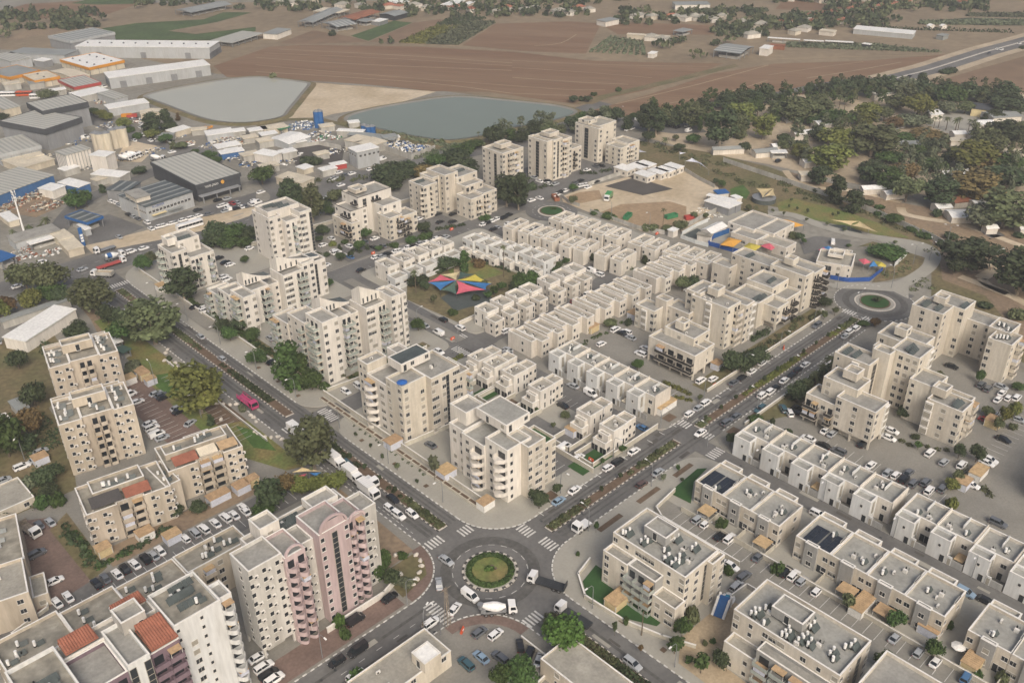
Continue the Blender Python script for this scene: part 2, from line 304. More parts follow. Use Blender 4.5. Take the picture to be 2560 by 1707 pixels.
def face_items(root,ms,i,pat,face,rng,st):
 x,y,w,d,z0,h,o=ms[i]; W=w if face in 'fb' else d; n=len(pat); sh=o.get('sh',2.65); par=o.get('par',st.get('par',.9))
 base=z0+o.get('stilt',0); ns=max(1,int(round((h-par-base)/sh))); sh=(h-par-base)/ns
 rzs={'f':0,'l':-math.pi/2,'b':math.pi,'r':math.pi/2}[face]
 ws=st.get('winset',{})
 for k in range(ns):
  for c,ch in enumerate(pat):
   if ch=='.': continue
   u=W*(c+.5)/n
   px,py={'f':(x+u,y),'l':(x,y+d-u),'b':(x+w-u,y+d),'r':(x+w,y+u)}[face]
   ox,oy={'f':(0,-.3),'l':(-.3,0),'b':(0,.3),'r':(.3,0)}[face]
   z=base+k*sh
   if any(a<px+ox<a+w2 and b_<py+oy<b_+d2 and zz<z+1.5<hh for j,(a,b_,w2,d2,zz,hh,_) in enumerate(ms) if j!=i): continue
   if ch in 'bBcC':
    if k==0 and not o.get('b0'): 
     obj('window',win_mesh('w'),root,(px,py,z+1),rzs); continue
    cw=min(W/n*.96,o.get('bw',3.6)); rail=o.get('rail',st.get('rail','solid'))
    bo=obj('balcony',balcony_mesh(round(cw,1),o.get('bd',1.6),rail,o.get('wall',st['wall']),1 if ch in 'cC' else 0),root,(px,py,z),rzs)
    if ch in 'BC' and rng.random()<o.get('aw',.3):
     obj('awning',awning_mesh(round(cw*.8,1),1.5,'hut' if rng.random()<.5 else 'post'),bo,(0,0,.06))
   elif ch=='g':
    gw=W/n*.8
    if k==0:
     def gm(hh=ns*sh-1.6,gw=round(gw,1)):
      b=MB(); b.box(-gw/2-.1,-.06,0,gw/2+.1,0,hh,0,True); b.quad((-gw/2,-.063,.1),(gw/2,-.063,.1),(gw/2,-.063,hh-.1),(-gw/2,-.063,hh-.1),1)
      q=0
      while q<hh-1: b.box(-gw/2,-.1,q,gw/2,-.065,q+.12,0,True); q+=1.5
      return b.mesh('stair_window',['shutter','glass'])
     obj('stair_window',gm(),root,(px,py,z+1.2),rzs)
   elif ch=='j':     # recessed-looking bay box (laundry screen)
    def bm():
     b=MB(); b.box(-1.1,-.55,0,1.1,0,2.2,0,True); b.quad((-1.0,-.56,.15),(1.0,-.56,.15),(1.0,-.56,1.75),(-1.0,-.56,1.75),1); b.box(-1.2,-.65,2.2,1.2,0,2.35,0,True); return b.mesh('laundry_screen',['coping','shutter'])
    obj('laundry_screen',cached('laundry',bm),root,(px,py,z+.5),rzs)
   elif ch=='a':
    obj('window',win_mesh('n'),root,(px-.5*math.cos(rzs),py-.5*math.sin(rzs),z+1.0),rzs)
    if rng.random()<.8: obj('air_conditioner',heater_mesh(2),root,(px+.6*math.cos(rzs)+ox*.8,py+.6*math.sin(rzs)+oy*.8,z+.7),rzs)
   else:
    k2=ch
    if ch in 'wWn' and rng.random()<ws.get('shut',.3): k2={'w':'h','W':'H','n':'n'}[ch]
    dz={'s':1.3,'t':.6,'d':.05,'D':.05}.get(k2,1.0)
    if rng.random()<ws.get('skip',.04): continue
    obj('window',win_mesh(k2),root,(px,py,z+dz),rzs)
def roof_items(root,mb,kinds,rng):
 x,y,w,d,z0,h,o=mb; zd=h-o.get('par',.9)+.005
 m=1.0
 for kind,cnt in kinds:
  for _ in range(cnt):
   lx={0:2.2,1:2.4,2:.8,3:5.4,4:2.4}[kind]
   if w-2*m<lx: 
    if d-2*m<lx or kind in (0,1,3): continue
   X=x+m+rng.random()*max(.1,w-2*m-lx); Y=y+m+.6+rng.random()*max(.1,d-2*m-1.2)
   obj(UNITNAME[kind],heater_mesh(kind),root,(X,Y,zd),rng.choice((0,0,.05,-.05)))
AUTO={'house':('.w.w.','.n.w.'),'apt':('w.wBw.','wBw.w'),'old':('a.BB.a','.a.a.'),'plain':('','')}
def building(name,label,cat,group,style,ox,oy,ang,masses,roofs=(),seed=0):
 root=obj(name,None,loc=(ox,oy,0),rz=ang); tag(root,label,cat,group)
 st=STYLES[style]; rng=random.Random(seed*7919+13)
 ms=[(x+.013*i,y+.013*i,w-.026*i,d-.026*i,z0,h-.012*i,dict(o)) for i,(x,y,w,d,z0,h,o) in enumerate(masses)]
 for i,(x,y,w,d,z0,h,o) in enumerate(ms):
  par=o.setdefault('par',st.get('par',.9)); wl=o.get('wall',st['wall']); dk=o.get('deck',st['deck']); cp=o.get('cop',st.get('cop','coping'))
  zz=z0+o.get('stilt',0)
  a,b=mass_meshes(w,d,zz,h,par,wl,dk,cp)
  obj('wall',a,root,(x,y,0)); obj('roof',b,root,(x,y,0))
  if o.get('stilt'):
   nx,ny=max(2,int(w/4.5)+1),max(2,int(d/4.5)+1)
   for p in range(nx):
    for q in range(ny):
     if p in(0,nx-1) or q in (0,ny-1):
      b=cached(('pil',wl,o['stilt']),lambda:(lambda mb:(mb.box(0,0,0,.5,.5,o['stilt']),mb.mesh('pillar',[wl]))[1])(MB()))
      obj('pillar',b,root,(x+.05+(w-.6)*p/(nx-1),y+.05+(d-.6)*q/(ny-1),0))
   b=MB(); b.box(1.8,1.8,0,w-1.8,d-1.8,o['stilt']); obj('ground_floor',b.mesh('ground_floor',[wl]),root,(x,y,0))
  pf,pl=o.get('f',''),o.get('l','')
  if pf: face_items(root,ms,i,pf,'f',rng,st)
  if pl: face_items(root,ms,i,pl,'l',rng,st)
  if o.get('ro'): roof_items(root,(x,y,w,d,zz,h,o),o['ro'],rng)
  if o.get('pv'):
   for (ax,ay,nx,ny,rz) in o['pv']: obj('solar_array',pv_mesh(nx,ny),root,(x+ax,y+ay,h-par+.01),R(rz))
 return root
STYLES={
 'house':dict(wall='cream2',deck='deck_pale',pat=('.n.n.','..n..'),winset=dict(shut=.35,skip=.1),par=.95),
 'town':dict(wall='white_wall',deck='deck_pale',pat=('.w.n.','w.n.'),winset=dict(shut=.5),par=.9),
 'row':dict(wall='cool_white',deck='deck_cool',pat=('',''),par=.8),
 'apt':dict(wall='cream',deck='deck',pat=('w.wBw.','wBw.w'),par=.9,rail='solid',winset=dict(shut=.25)),
 'aptw':dict(wall='white_wall',deck='deck',pat=('w.wBw.','wBw.w'),par=.9,rail='glass',winset=dict(shut=.35)),
 'far':dict(wall='cream',deck='deck_pale',pat=('w.wb.w','w.b.w'),par=.9,winset=dict(shut=.15)),
 'old':dict(wall='old_beige',deck='deck_old',pat=('a.BB.a','.a.a.'),par=.8,winset=dict(shut=.3,skip=.15)),
 'plain':dict(wall='pale_grey',deck='deck_old',pat=('',''),par=.4),
 'pink':dict(wall='pale_grey',deck='deck',pat=('',''),par=.9,winset=dict(shut=.3)),
}
def row_unit(name,label,group,x,y,w,depth,h,seed,end=False):
 rng=random.Random(seed); tw=w*.56
 ms=[(3.6,0,depth-3.6,w,0,h,dict(wall='cream2',l='.w.',f='..w.w.' if end else '',ro=[(4,1),(2,1),(0,1)])),
  (0,w-tw,3.6,tw,0,h,dict(wall='cool_white',l='..',f='',deck='deck_cool'))]
 root=building(name,label,'house',group,'row',x,y,0,ms,seed=seed)
 b=MB(); b.box(0,-.02,0,.25,w-tw,2.0); obj('garden_wall',b.mesh('garden_wall',['panel_grey']),root)
 b=MB(); b.box(-.05,w-tw-1.3,0,.3,w-tw-.1,2.6,0,True); b.quad((-.06,w-tw-.3,.1),(-.06,w-tw-1.1,.1),(-.06,w-tw-1.1,2.1),(-.06,w-tw-.3,2.1),1); obj('gate',b.mesh('gate',['cool_white','shutter']),root)
 obj('door',win_mesh('d'),root,(-.02,w-tw+1.1,0),-math.pi/2); obj('window',win_mesh('s'),root,(0,w-tw*.55,4.1),-math.pi/2)
 b=MB(); b.box(3.6,-.12,0,depth,.12,h+.5); obj('party_wall',b.mesh('party_wall',['cream2']),root)
 b=MB(); b.box(0,0,0,.9,.12,3.6,0,True); obj('side_screen',b.mesh('side_screen',['shutter']),root,(1.4,w-tw-.14,2.6))
 obj('window',win_mesh('D' if rng.random()<.6 else 'd'),root,(3.58,(w-tw)*.5,.1),-math.pi/2)
 obj('window',win_mesh('w'),root,(3.58,(w-tw)*.45,3.9),-math.pi/2)
 if rng.random()<.4:
  b=MB(); b.box(.3,.3,2.3,3.5,w-tw-1.5,2.4,0,True); obj('awning',b.mesh('awning',[rng.choice(('awning_tan','awning_cream'))]),root)
 b=MB(); b.box(depth*.62,w*.45,h-.6,depth-.3,w*.45+.2,h+.5); obj('roof_screen',b.mesh('roof_screen',['cool_white']),root)
 return root
def panel_unit(name,label,group,x,y,w,depth,h,seed,end=False,pv=False):
 rng=random.Random(seed)
 ms=[(0,0,depth,w,0,h,dict(wall='sand' if rng.random()<.5 else 'cream',l='w...w',f='w..w.' if end else '',deck='deck_cool',ro=[(0,1),(2,2),(4,1)])),
  (-.7,w*.32,1.2,w*.36,0,h+.3,dict(wall='panel_grey',l='w',f='',par=1.2)),
  (depth,w*.30,2.2,w*.68,0,h-.1,dict(wall='cream2',l='',f='',deck='deck_cool')),
  (depth*.45,0.02,depth*.3,.25,h-.8,h+.5,dict(wall='cream2',l='',f='',par=.1))]
 if pv: ms[0][6]['pv']=[(.6,.5,7,2,0),(.6,4.4,7,2,0)]; ms[0][6]['ro']=[(0,1)]
 root=building(name,label,'house',group,'row',x,y,0,ms,seed=seed)
 obj('window',win_mesh('D'),root,(-.01,w*.16,.1),-math.pi/2); obj('window',win_mesh('W'),root,(-.01,w*.86,1.0),-math.pi/2)
 b=MB(); b.poly([(-5.5,.1),(0,.1),(0,w-.1),(-5.5,w-.1)],.09); obj('garden',b.mesh('garden',[rng.choice(('turf','turf','paver_tan','pavement'))]),root)
 b=MB(); b.box(-5.6,0,0,-5.4,w,1.7); b.box(-5.4,-.1,0,-.7,.1,1.7); obj('garden_wall',b.mesh('garden_wall',['garden_wall']),root)
 if rng.random()<.6:
  ww=w*.45; b=MB(); b.box(-4.6,.4,2.4,-.8,.4+ww,2.5,0,True)
  for px in (-4.5,-1.0):
   for py in (.5,.2+ww): b.box(px,py,0,px+.1,py+.1,2.4,1)
  obj('pergola',b.mesh('pergola',['awning_tan','frame']),root)
 return root
NSH=[0]
def shed(label,ox,oy,ang,w,d,h,name='industrial_shed',cat='warehouse',roof='flat',rm='metal_white',wall='shed_cream',band=None,bh=1.6,rise=1.4,doors=0,open_=False,strips=0,group=None,cols=0,dome=0):
 root=obj(name,None,loc=(ox,oy,0),rz=ang); tag(root,label,cat,group)
 b=MB()
 if open_:
  for p in range(max(2,int(w/7)+1)):
   for q in (0,d/2,d):
    X=p*(w-.4)/(max(2,int(w/7)+1)-1); obj('post',cached(('shpost',h),lambda:(lambda q_:(q_.box(0,0,0,.4,.4,h),q_.mesh('post',['steel']))[1])(MB())),root,(X,min(q,d-.4),0))
  b=MB(); b.box(w*.1,d*.15,0,w*.9,d*.85,h*.35); obj('stored_goods',b.mesh('stored_goods',['concrete_wall']),root)
 else:
  b.box(0,0,0,w,d,h); obj('wall',b.mesh('wall',[wall]),root)
 b=MB(); e=.35
 if roof=='flat':
  b.box(-e,-e,h+.003,w+e,d+e,h+.35,0,True)
 elif roof=='gx':
  b.quad((-e,-e,h),(w+e,-e,h),(w+e,d/2,h+rise),(-e,d/2,h+rise)); b.quad((-e,d/2,h+rise),(w+e,d/2,h+rise),(w+e,d+e,h),(-e,d+e,h))
  b.quad((-e,-e,h-.25),(w+e,-e,h-.25),(w+e,-e,h),(-e,-e,h)); i=len(b.v); b.v+=[(0,0,h-.01),(0,d,h-.01),(0,d/2,h+rise-.06),(w,0,h-.01),(w,d,h-.01),(w,d/2,h+rise-.06)]; b.f+=[(i,i+2,i+1),(i+3,i+4,i+5)]; b.m+=[1,1]
 elif roof=='gy':
  b.quad((-e,-e,h),(w/2,-e,h+rise),(w/2,d+e,h+rise),(-e,d+e,h)); b.quad((w/2,-e,h+rise),(w+e,-e,h),(w+e,d+e,h),(w/2,d+e,h+rise))
  b.quad((-e,d+e,h-.25),(-e,-e,h-.25),(-e,-e,h),(-e,d+e,h)); i=len(b.v); b.v+=[(0,0,h-.01),(w,0,h-.01),(w/2,0,h+rise-.06),(0,d,h-.01),(w,d,h-.01),(w/2,d,h+rise-.06)]; b.f+=[(i,i+1,i+2),(i+3,i+5,i+4)]; b.m+=[1,1]
 elif roof=='py':
  b.quad((-e,-e,h),(w+e,-e,h),(w+e,d+e,h+rise),(-e,d+e,h+rise)); b.box(0,d-.3,h-.1,w,d,h+rise-.1,1)
 elif roof=='hip':
  k=min(w,d)*.5
  if w>=d: r0,r1=(k,d/2),(w-k,d/2)
  else: r0,r1=(w/2,k),(w/2,d-k)
  A=[(-e,-e,h),(w+e,-e,h),(w+e,d+e,h),(-e,d+e,h)]; P0=(*r0,h+rise); P1=(*r1,h+rise)
  i=len(b.v); b.v+=A+[P0,P1]
  b.f+=([(i,i+1,i+5,i+4),(i+1,i+2,i+5),(i+2,i+3,i+4,i+5),(i+3,i,i+4)] if w>=d else [(i,i+1,i+4),(i+1,i+2,i+5,i+4),(i+2,i+3,i+5),(i+3,i,i+4,i+5)]); b.m+=[0]*4
 ro=obj('roof',b.mesh('roof',[rm,wall]),root)
 if band:
  b=MB(); t=.12
  b.box(-t-.4,-t-.4,h-bh+.3,w+t+.4,-.38,h+.6); b.box(-t-.4,-.38,h-bh+.3,-.38,d+t+.4,h+.6); b.box(w+.38,-.38,h-bh+.3,w+t+.4,d+t+.4,h+.6); b.box(-.38,d+.38,h-bh+.3,w+.38,d+t+.4,h+.6)
  obj('fascia',b.mesh('fascia',[band]),root)
 def dm():
  b=MB(); b.box(-2,-.12,0,2,0,4.2,0,True)
  for k in range(6): b.box(-1.9,-.15,.1+k*.68,1.9,-.12,.1+k*.68+.56,1)
  return b.mesh('roller_door',['dark_cladding','mid_cladding'])
 for k in range(doors):
  obj('roller_door',cached('rdoor',dm),root,(w*(k+.5)/doors,-.01,0))
  if d>14 and k<3: obj('roller_door',cached('rdoor',dm),root,(-.01,d*(k+.5)/3,0),-math.pi/2)
 if cols:
  b=MB(); n=int(w/cols)
  for k in range(n+1): b.box(k*w/n-.12,-.15,0,k*w/n+.12,0,h-.1)
  n=int(d/cols)
  for k in range(n+1): b.box(-.15,k*d/n-.12,0,0,k*d/n+.12,h-.1)
  obj('wall_ribs',b.mesh('wall_ribs',['mid_cladding']),root)
 if dome:
  def vm():
   b=MB(); b.cyl(0,0,0,.5,.7,n=8,m=1); b.cyl(0,0,.5,.9,.75,.25,n=8,m=0); return b.mesh('roof_vent',['steel','dark_steel'])
  ny=max(1,int(d/9)); nx=max(1,int(w/11))
  for p in range(nx):
   for q in range(ny):
    yy=d*(q+.5)/ny; zz=h+.35
    if roof=='gx': zz=h+rise*(1-abs(yy-d/2)/(d/2))
    obj('roof_vent',cached('vent',vm),ro,(w*(p+.5)/nx,yy,zz))
 return root
# ------------------------------------------------------------------ vehicles
def car_profile(kind):
 return {'sedan':(4.5,1.75,.92,[(-1.75,.9),(-1.15,1.42),(.35,1.42),(1.15,.93)]),'hatch':(4.1,1.72,.95,[(-1.95,.95),(-1.7,1.47),(.3,1.47),(1.1,.96)]),
   'suv':(4.6,1.85,1.08,[(-2.2,1.05),(-2.0,1.68),(.35,1.68),(1.15,1.1)]),'van':(4.9,1.9,1.15,[(-2.4,1.1),(-2.35,1.95),(.95,1.95),(1.75,1.15)])}[kind]
def car_meshes(kind,colour):
 def f():
  L,W,zb,cab=car_profile(kind); h=W/2
  b=MB()
  xs=[(-L/2,.45,zb-.22,.86),(-L/2+.12,.3,zb-.03,.95),(-L/2+.9,.22,zb,1),(L*.12,.22,zb,1),(L/2-.9,.22,zb-.04,1),(L/2-.25,.28,zb-.16,.94),(L/2,.42,zb-.34,.8)]
  rows=[]
  for x,z0,z1,k in xs:
   i=len(b.v); hh=h*k; zm=z0+(z1-z0)*.6
   b.v+=[(x,-hh*.97,z0),(x,-hh,zm),(x,-hh*.9,z1),(x,hh*.9,z1),(x,hh,zm),(x,hh*.97,z0)]; rows.append(i)
  for a,c in zip(rows,rows[1:]):
   for k in range(6): b.f.append((a+k,a+(k+1)%6,c+(k+1)%6,c+k)); b.m.append(0)
  b.f.append(tuple(rows[0]+k for k in range(5,-1,-1))); b.m.append(0); b.f.append(tuple(rows[-1]+k for k in range(6))); b.m.append(0)
  body=b.mesh('body',['paint_'+colour])
  g=MB(); (xa,za),(xb,zt),(xc,zt2),(xd,zd)=cab; wi=h*.88; wt=h*.72
  lo=[(xa,-wi,za-.03),(xd,-wi,zd-.03),(xd,wi,zd-.03),(xa,wi,za-.03)]; hi=[(xb,-wt,zt),(xc,-wt,zt2),(xc,wt,zt2),(xb,wt,zt)]
  i=len(g.v); g.v+=lo+hi
  for k in range(4): g.f.append((i+k,i+(k+1)%4,i+4+(k+1)%4,i+4+k)); g.m.append(0)
  glass=g.mesh('cabin_glass',['car_glass'])
  r=MB(); 
  r.quad((xb-.06,-wt-.02,zt+.004),(xc+.08,-wt-.02,zt+.004),(xc+.08,wt+.02,zt+.004),(xb-.06,wt+.02,zt+.004))
  r.box(xb+.1,-wt*.8,zt+.004,xc-.1,wt*.8,zt+.05)
  for s in (-1,1):
   for (p0,p1) in (((xd,wi,zd),(xc,wt,zt2)),((xa,wi,za),(xb,wt,zt)),(((xa+xd)/2-.25,wi,(za+zd)/2),((xb+xc)/2-.1,wt,zt))):
    q=[Vector((p0[0],s*(p0[1]+.015),p0[2])),Vector((p1[0],s*(p1[1]+.015),p1[2]))]
    r.tube([tuple(q[0]),tuple(q[1])],.055,4)
  if kind=='van':
   for s in (-1,1): r.quad(*( [(xa+.05,s*(wi+.01),za),(xb+1.9,s*(wi+.01),za),(xb+1.9,s*(wt+.012),zt),(xb+.02,s*(wt+.012),zt)][::s] ))
   r.quad((xa-.01,wi*.9,za),(xa-.01,-wi*.9,za),(xb-.01,-wt,zt),(xb-.01,wt,zt))
  top=r.mesh('roof_panel',['paint_'+colour])
  return body,glass,top
 return cached(('car',kind,colour),f)
def wheel_mesh(r=.32,w=.2):
 def f():
  b=MB(); n=10
  for s0,s1,rr,m in ((-w/2,w/2,r,0),):
   i=len(b.v)
   for k in range(n):
    a=2*math.pi*k/n; b.v+= [(rr*math.cos(a),s0,rr*math.sin(a)),(rr*math.cos(a),s1,rr*math.sin(a))]
   for k in range(n): j=(k+1)%n; b.f.append((i+2*k,i+2*k+1,i+2*j+1,i+2*j)); b.m.append(0)
   b.f.append(tuple(i+2*k for k in range(n))); b.m.append(0); b.f.append(tuple(i+2*k+1 for k in range(n))[::-1]); b.m.append(0)
  for s in (-1,1):
   i=len(b.v)
   for k in range(n): a=2*math.pi*k/n; b.v.append((r*.6*math.cos(a),s*(w/2+.01),r*.6*math.sin(a)))
   b.f.append(tuple(range(i,i+n))); b.m.append(1)
  return b.mesh('wheel',['tyre','hub'])
 return cached(('wheel',r,w),f)
def lamp_mesh(red):
 def f():
  b=MB(); b.box(-.05,-.16,-.07,.03,.16,.07,0,True); return b.mesh('lamp',['lamp_red' if red else 'lamp_clear'])
 return cached(('lamp',red),f)
def car(label,x,y,ang,kind,colour,group,parts=2,name=None):
 n={'sedan':'parked_car','hatch':'parked_car','suv':'parked_car','van':'van'}[kind] if not name else name
 root=obj(n,None,loc=(x,y,.1),rz=ang); tag(root,label,{'van':'van'}.get(kind,'car'),group)
 bo,gl,tp=car_meshes(kind,colour); obj('body',bo,root); obj('cabin_glass',gl,root); obj('roof_panel',tp,root)
 L,W,zb,_=car_profile(kind)
 if parts>1:
  for sx in (-1,1):
   for sy in (-1,1): obj('wheel',wheel_mesh(),root,(sx*L*.3,sy*(W/2-.1),.32))
  for sy in (-1,1): obj('headlight',lamp_mesh(False),root,(L/2-.08,sy*W*.36,zb-.36)); obj('tail_light',lamp_mesh(True),root,(-L/2+.03,sy*W*.38,zb-.28))
 return root
def truck(name,label,x,y,ang,kind,group=None,col='white',load=None,L=9.0):
 root=obj(name,None,loc=(x,y,.1),rz=ang); tag(root,label,{'bus':'bus','coach':'bus'}.get(kind,'truck'),group)
 W=1.2
 def wheels(xs,r=.5):
  for xx in xs:
   for s in (-1,1): obj('wheel',wheel_mesh(r,.32),root,(xx,s*(W-.15),r))
 if kind in('bus','coach'):
  b=MB(); b.box(-L/2,-1.27,.35,L/2,1.27,3.1,0,True); obj('body',b.mesh('body',['paint_'+col]),root)
  b=MB(); b.box(-L/2-.02,-1.3,1.55,L/2+.02,1.3,2.55,0,True); obj('window_band',b.mesh('window_band',['car_glass']),root)
  b=MB()
  for k in range(int(L/1.7)+1): b.box(-L/2+k*1.7-.05,-1.31,1.5,-L/2+k*1.7+.05,1.31,2.6,0,True)
  b.box(-L/2+1,-.9,3.1,-L/2+3,.9,3.35); obj('pillars',b.mesh('pillars',['paint_'+col]),root); wheels([-L*.3,L*.32]); return root
 b=MB(); cx=L/2-2.0
 i=len(b.v); pr=[(cx,.6),(cx+2.0,.6),(cx+2.05,1.5),(cx+1.7,2.7),(cx+.1,2.9),(cx,2.9)]
 for s in (-1.2,1.2): b.v+=[(px,s,pz) for px,pz in pr]
 n=len(pr)
 for k in range(n): b.f.append((i+k,i+n+k,i+n+(k+1)%n,i+(k+1)%n)); b.m.append(0)
 b.f.append(tuple(range(i,i+n))); b.m.append(0); b.f.append(tuple(range(i+2*n-1,i+n-1,-1))); b.m.append(0)
 cab=obj('cab',b.mesh('cab',['paint_'+('white' if kind!='carrier' else col)]),root)
 b=MB(); b.quad((cx+2.065,-1.05,1.55),(cx+2.065,1.05,1.55),(cx+1.74,1.0,2.6),(cx+1.74,-1.0,2.6))
 for s in (-1.21,1.21): b.quad((cx+.5,s,1.6),(cx+1.8,s,1.6),(cx+1.55,s,2.5),(cx+.5,s,2.5))
 obj('windscreen',b.mesh('windscreen',['car_glass']),cab)
 b=MB(); b.box(-L/2,-1.0,.6,cx+.2,1.0,.95,0,True); obj('chassis',b.mesh('chassis',['dark_steel']),root)
 if kind=='box':
  b=MB(); b.box(-L/2,-1.25,.95,cx-.15,1.25,3.6,0,True); bo=obj('cargo_box',b.mesh('cargo_box',['paint_white']),root)
  b=MB(); 
  for k in range(8): X=-L/2+.05+(cx-.2+L/2)*k/7.2; b.box(X,-1.28,.95,X+.07,1.28,3.63,0,True)
  obj('box_rib',b.mesh('box_rib',['frame']),bo)
 if kind=='mixer':
  b=MB(); n=14; pr=[(-L/2+.4,.45,2.75),(-L/2+1.2,.85,2.45),(-L/2+3.0,1.25,2.1),(-.2,1.2,1.95),(cx-.6,.55,1.8)]
  prev=None
  for X,r,zc in pr:
   i=len(b.v)
   for k in range(n): a=2*math.pi*k/n; b.v.append((X,r*math.cos(a),zc+r*math.sin(a)))
   if prev is not None:
    for k in range(n): b.f.append((prev+k,prev+(k+1)%n,i+(k+1)%n,i+k)); b.m.append(1 if load and X==pr[2][0] else 0)
   prev=i
  b.f.append(tuple(range(0,n))[::-1]); b.m.append(0)
  me=b.mesh('drum',['tank','metal_blue']); obj('drum',me,root)
  b=MB(); b.box(-L/2,-.9,.95,-L/2+1.2,.9,2.1,0,True); b.box(cx-1.3,-.9,.95,cx-.5,.9,1.9,0,True); b.cyl(-L/2,0,1.9,3.3,.5,.75,n=10); [b.box(-L/2+.6,q,.95,cx-.6,q+.25,1.35) for q in (-1.15,.9)]; obj('chute',b.mesh('chute',['steel']),root)
 if kind in('flat','tipper','carrier','garbage','ramp'):
  m={'flat':'steel','tipper':'concrete_wall','carrier':'paint_'+col,'garbage':'paint_green','ramp':'metal_grey'}[kind]
  if load: m=load
  b=MB()
  if kind=='garbage':
   pr=[(-L/2,1.0),(cx-.1,1.0),(cx-.1,3.3),(-L/2+1.6,3.4),(-L/2,2.4)]; i=0
   for s in (-1.25,1.25): b.v+=[(px,s,pz) for px,pz in pr]
   n=len(pr)
   for k in range(n): b.f.append((k,n+k,n+(k+1)%n,(k+1)%n)); b.m.append(0)
   b.f.append(tuple(range(n))); b.f.append(tuple(range(2*n-1,n-1,-1))); b.m+=[0,0]
   obj('refuse_body',b.mesh('refuse_body',[m]),root)
  elif kind=='tipper':
   b.box(-L/2,-1.25,.95,cx-.2,1.25,1.1,0,True)
   for q in ((-L/2,-1.25,cx-.2,-1.15),(-L/2,1.15,cx-.2,1.25),(-L/2,-1.15,-L/2+.1,1.15),(cx-.3,-1.15,cx-.2,1.15)): b.box(q[0],q[1],1.1,q[2],q[3],2.5)
   obj('tipper_body',b.mesh('tipper_body',[m]),root)
   b=MB(); b.box(-L/2+.1,-1.15,1.1,cx-.3,1.15,2.0); obj('load',b.mesh('load',['sand_pale']),root)
  else:
   b.box(-L/2,-1.25,.95,cx-.2,1.25,1.2,0,True)
   if kind=='carrier':
    for s in (-1.1,.7): b.box(-L/2,s,1.2,cx-.3,s+.4,1.45)
    for k in range(4):
     X=-L/2+.3+k*(cx+L/2-.8)/3
     for s in (-1.2,1.1): b.box(X,s,1.2,X+.12,s+.1,2.3)
    for s in (-1.2,1.1): b.box(-L/2+.3,s,2.3,cx+.4,s+.12,2.45,0,True)
   if kind=='ramp':
    b.box(-L/2-.2,-1.2,1.2,-L/2,1.2,2.6)
    for k in range(6): b.box(-L/2+.4+k*(cx+L/2-1)/6,-1.15,1.2,-L/2+.6+k*(cx+L/2-1)/6,1.15,1.27)
   obj('deck',b.mesh('deck',[m]),root)
   if kind=='flat' and load is None:
    b=MB(); b.box(cx-.4,-1.2,1.2,cx-.2,1.2,2.6); obj('headboard',b.mesh('headboard',['dark_steel']),root)
 wheels([cx+1.0,-L/2+1.2,-L/2+2.5]+([cx-.6] if kind=='mixer' else []))
 return root
# ------------------------------------------------------------------ plants
def crown_mesh(kind,seed):
 def f():
  rs=np.random.RandomState(seed*31+7)
  spec={'euc':(18,1900,.42),'broad':(12,1700,.38),'tall':(16,1700,.42),'bush':(7,520,.3),'small':(6,320,.28),'dark':(13,1700,.4),'cyp':(8,700,.3)}[kind]
  nb,nq,ls=spec; cs=[];rs_=[]
  for i in range(nb):
   t=(i+.5)/nb
   if kind=='euc': a=rs.rand()*6.28; r=.9+1.9*math.sin(math.pi*min(1,t*.95+.03)); c=(r*math.cos(a)*.8,r*math.sin(a)*.8,3.2+7.6*t); rad=1.2+.9*rs.rand()
   elif kind=='tall': a=rs.rand()*6.28; r=1.7*math.sin(math.pi*min(1,t*.9+.08)); c=(r*math.cos(a)*.75,r*math.sin(a)*.75,1.2+9.4*t); rad=1.1+.8*rs.rand()
   elif kind=='broad' : a=i*2.4; r=2.4*math.sqrt(rs.rand())*(1 if i else 0); c=(r*math.cos(a),r*math.sin(a),3.6+1.5*rs.rand()+(.7-.25*r)); rad=1.5+.6*rs.rand()
   elif kind=='dark' : a=i*2.4; r=2.1*math.sqrt(rs.rand())*(1 if i else 0); c=(r*math.cos(a),r*math.sin(a),2.2+4.6*rs.rand()*(1-.2*r)+.5); rad=1.35+.7*rs.rand()
   elif kind=='cyp': c=(0.2*rs.randn(),.2*rs.randn(),.8+8.2*t); rad=.95*(1-.75*t)+.25
   elif kind=='bush': a=i*2.4; r=.9*math.sqrt(rs.rand()); c=(r*math.cos(a),r*math.sin(a),.55+.5*rs.rand()); rad=.65+.3*rs.rand()
   else: a=i*2.4; r=.5*math.sqrt(rs.rand()); c=(r*math.cos(a),r*math.sin(a),2.0+.9*rs.rand()); rad=.6+.25*rs.rand()
   cs.append(c); rs_.append(rad)
  cs=np.array(cs); rad=np.array(rs_)
  w=rad**2; idx=rs.choice(nb,nq,p=w/w.sum())
  d=rs.randn(nq,3); d/=np.linalg.norm(d,axis=1)[:,None]
  rr=(.45+.62*rs.rand(nq)**.5)*np.where(rs.rand(nq)<.12,1.28,1.0)
  p=cs[idx]+d*(rad[idx]*rr)[:,None]*np.array([1,1,.82])
  nrm=d+.7*rs.randn(nq,3)+np.array([0,0,.35]); nrm/=np.linalg.norm(nrm,axis=1)[:,None]
  t=np.cross(nrm,rs.randn(nq,3)); t/=np.linalg.norm(t,axis=1)[:,None]; u=np.cross(nrm,t)
  s=ls*(.6+.8*rs.rand(nq))[:,None]
  q=np.empty((nq,4,3)); q[:,0]=p-t*s*.9-u*s*.25; q[:,1]=p+t*s*.2-u*s*.7; q[:,2]=p+t*s+u*s*.3; q[:,3]=p-t*s*.3+u*s*.75
  v=q.reshape(-1,3); fa=np.arange(nq*4).reshape(-1,4)
  me=bpy.data.meshes.new('crown_'+kind); me.from_pydata(v.tolist(),[],fa.tolist()); me.update()
  return me
 return cached(('crown',kind,seed),f)
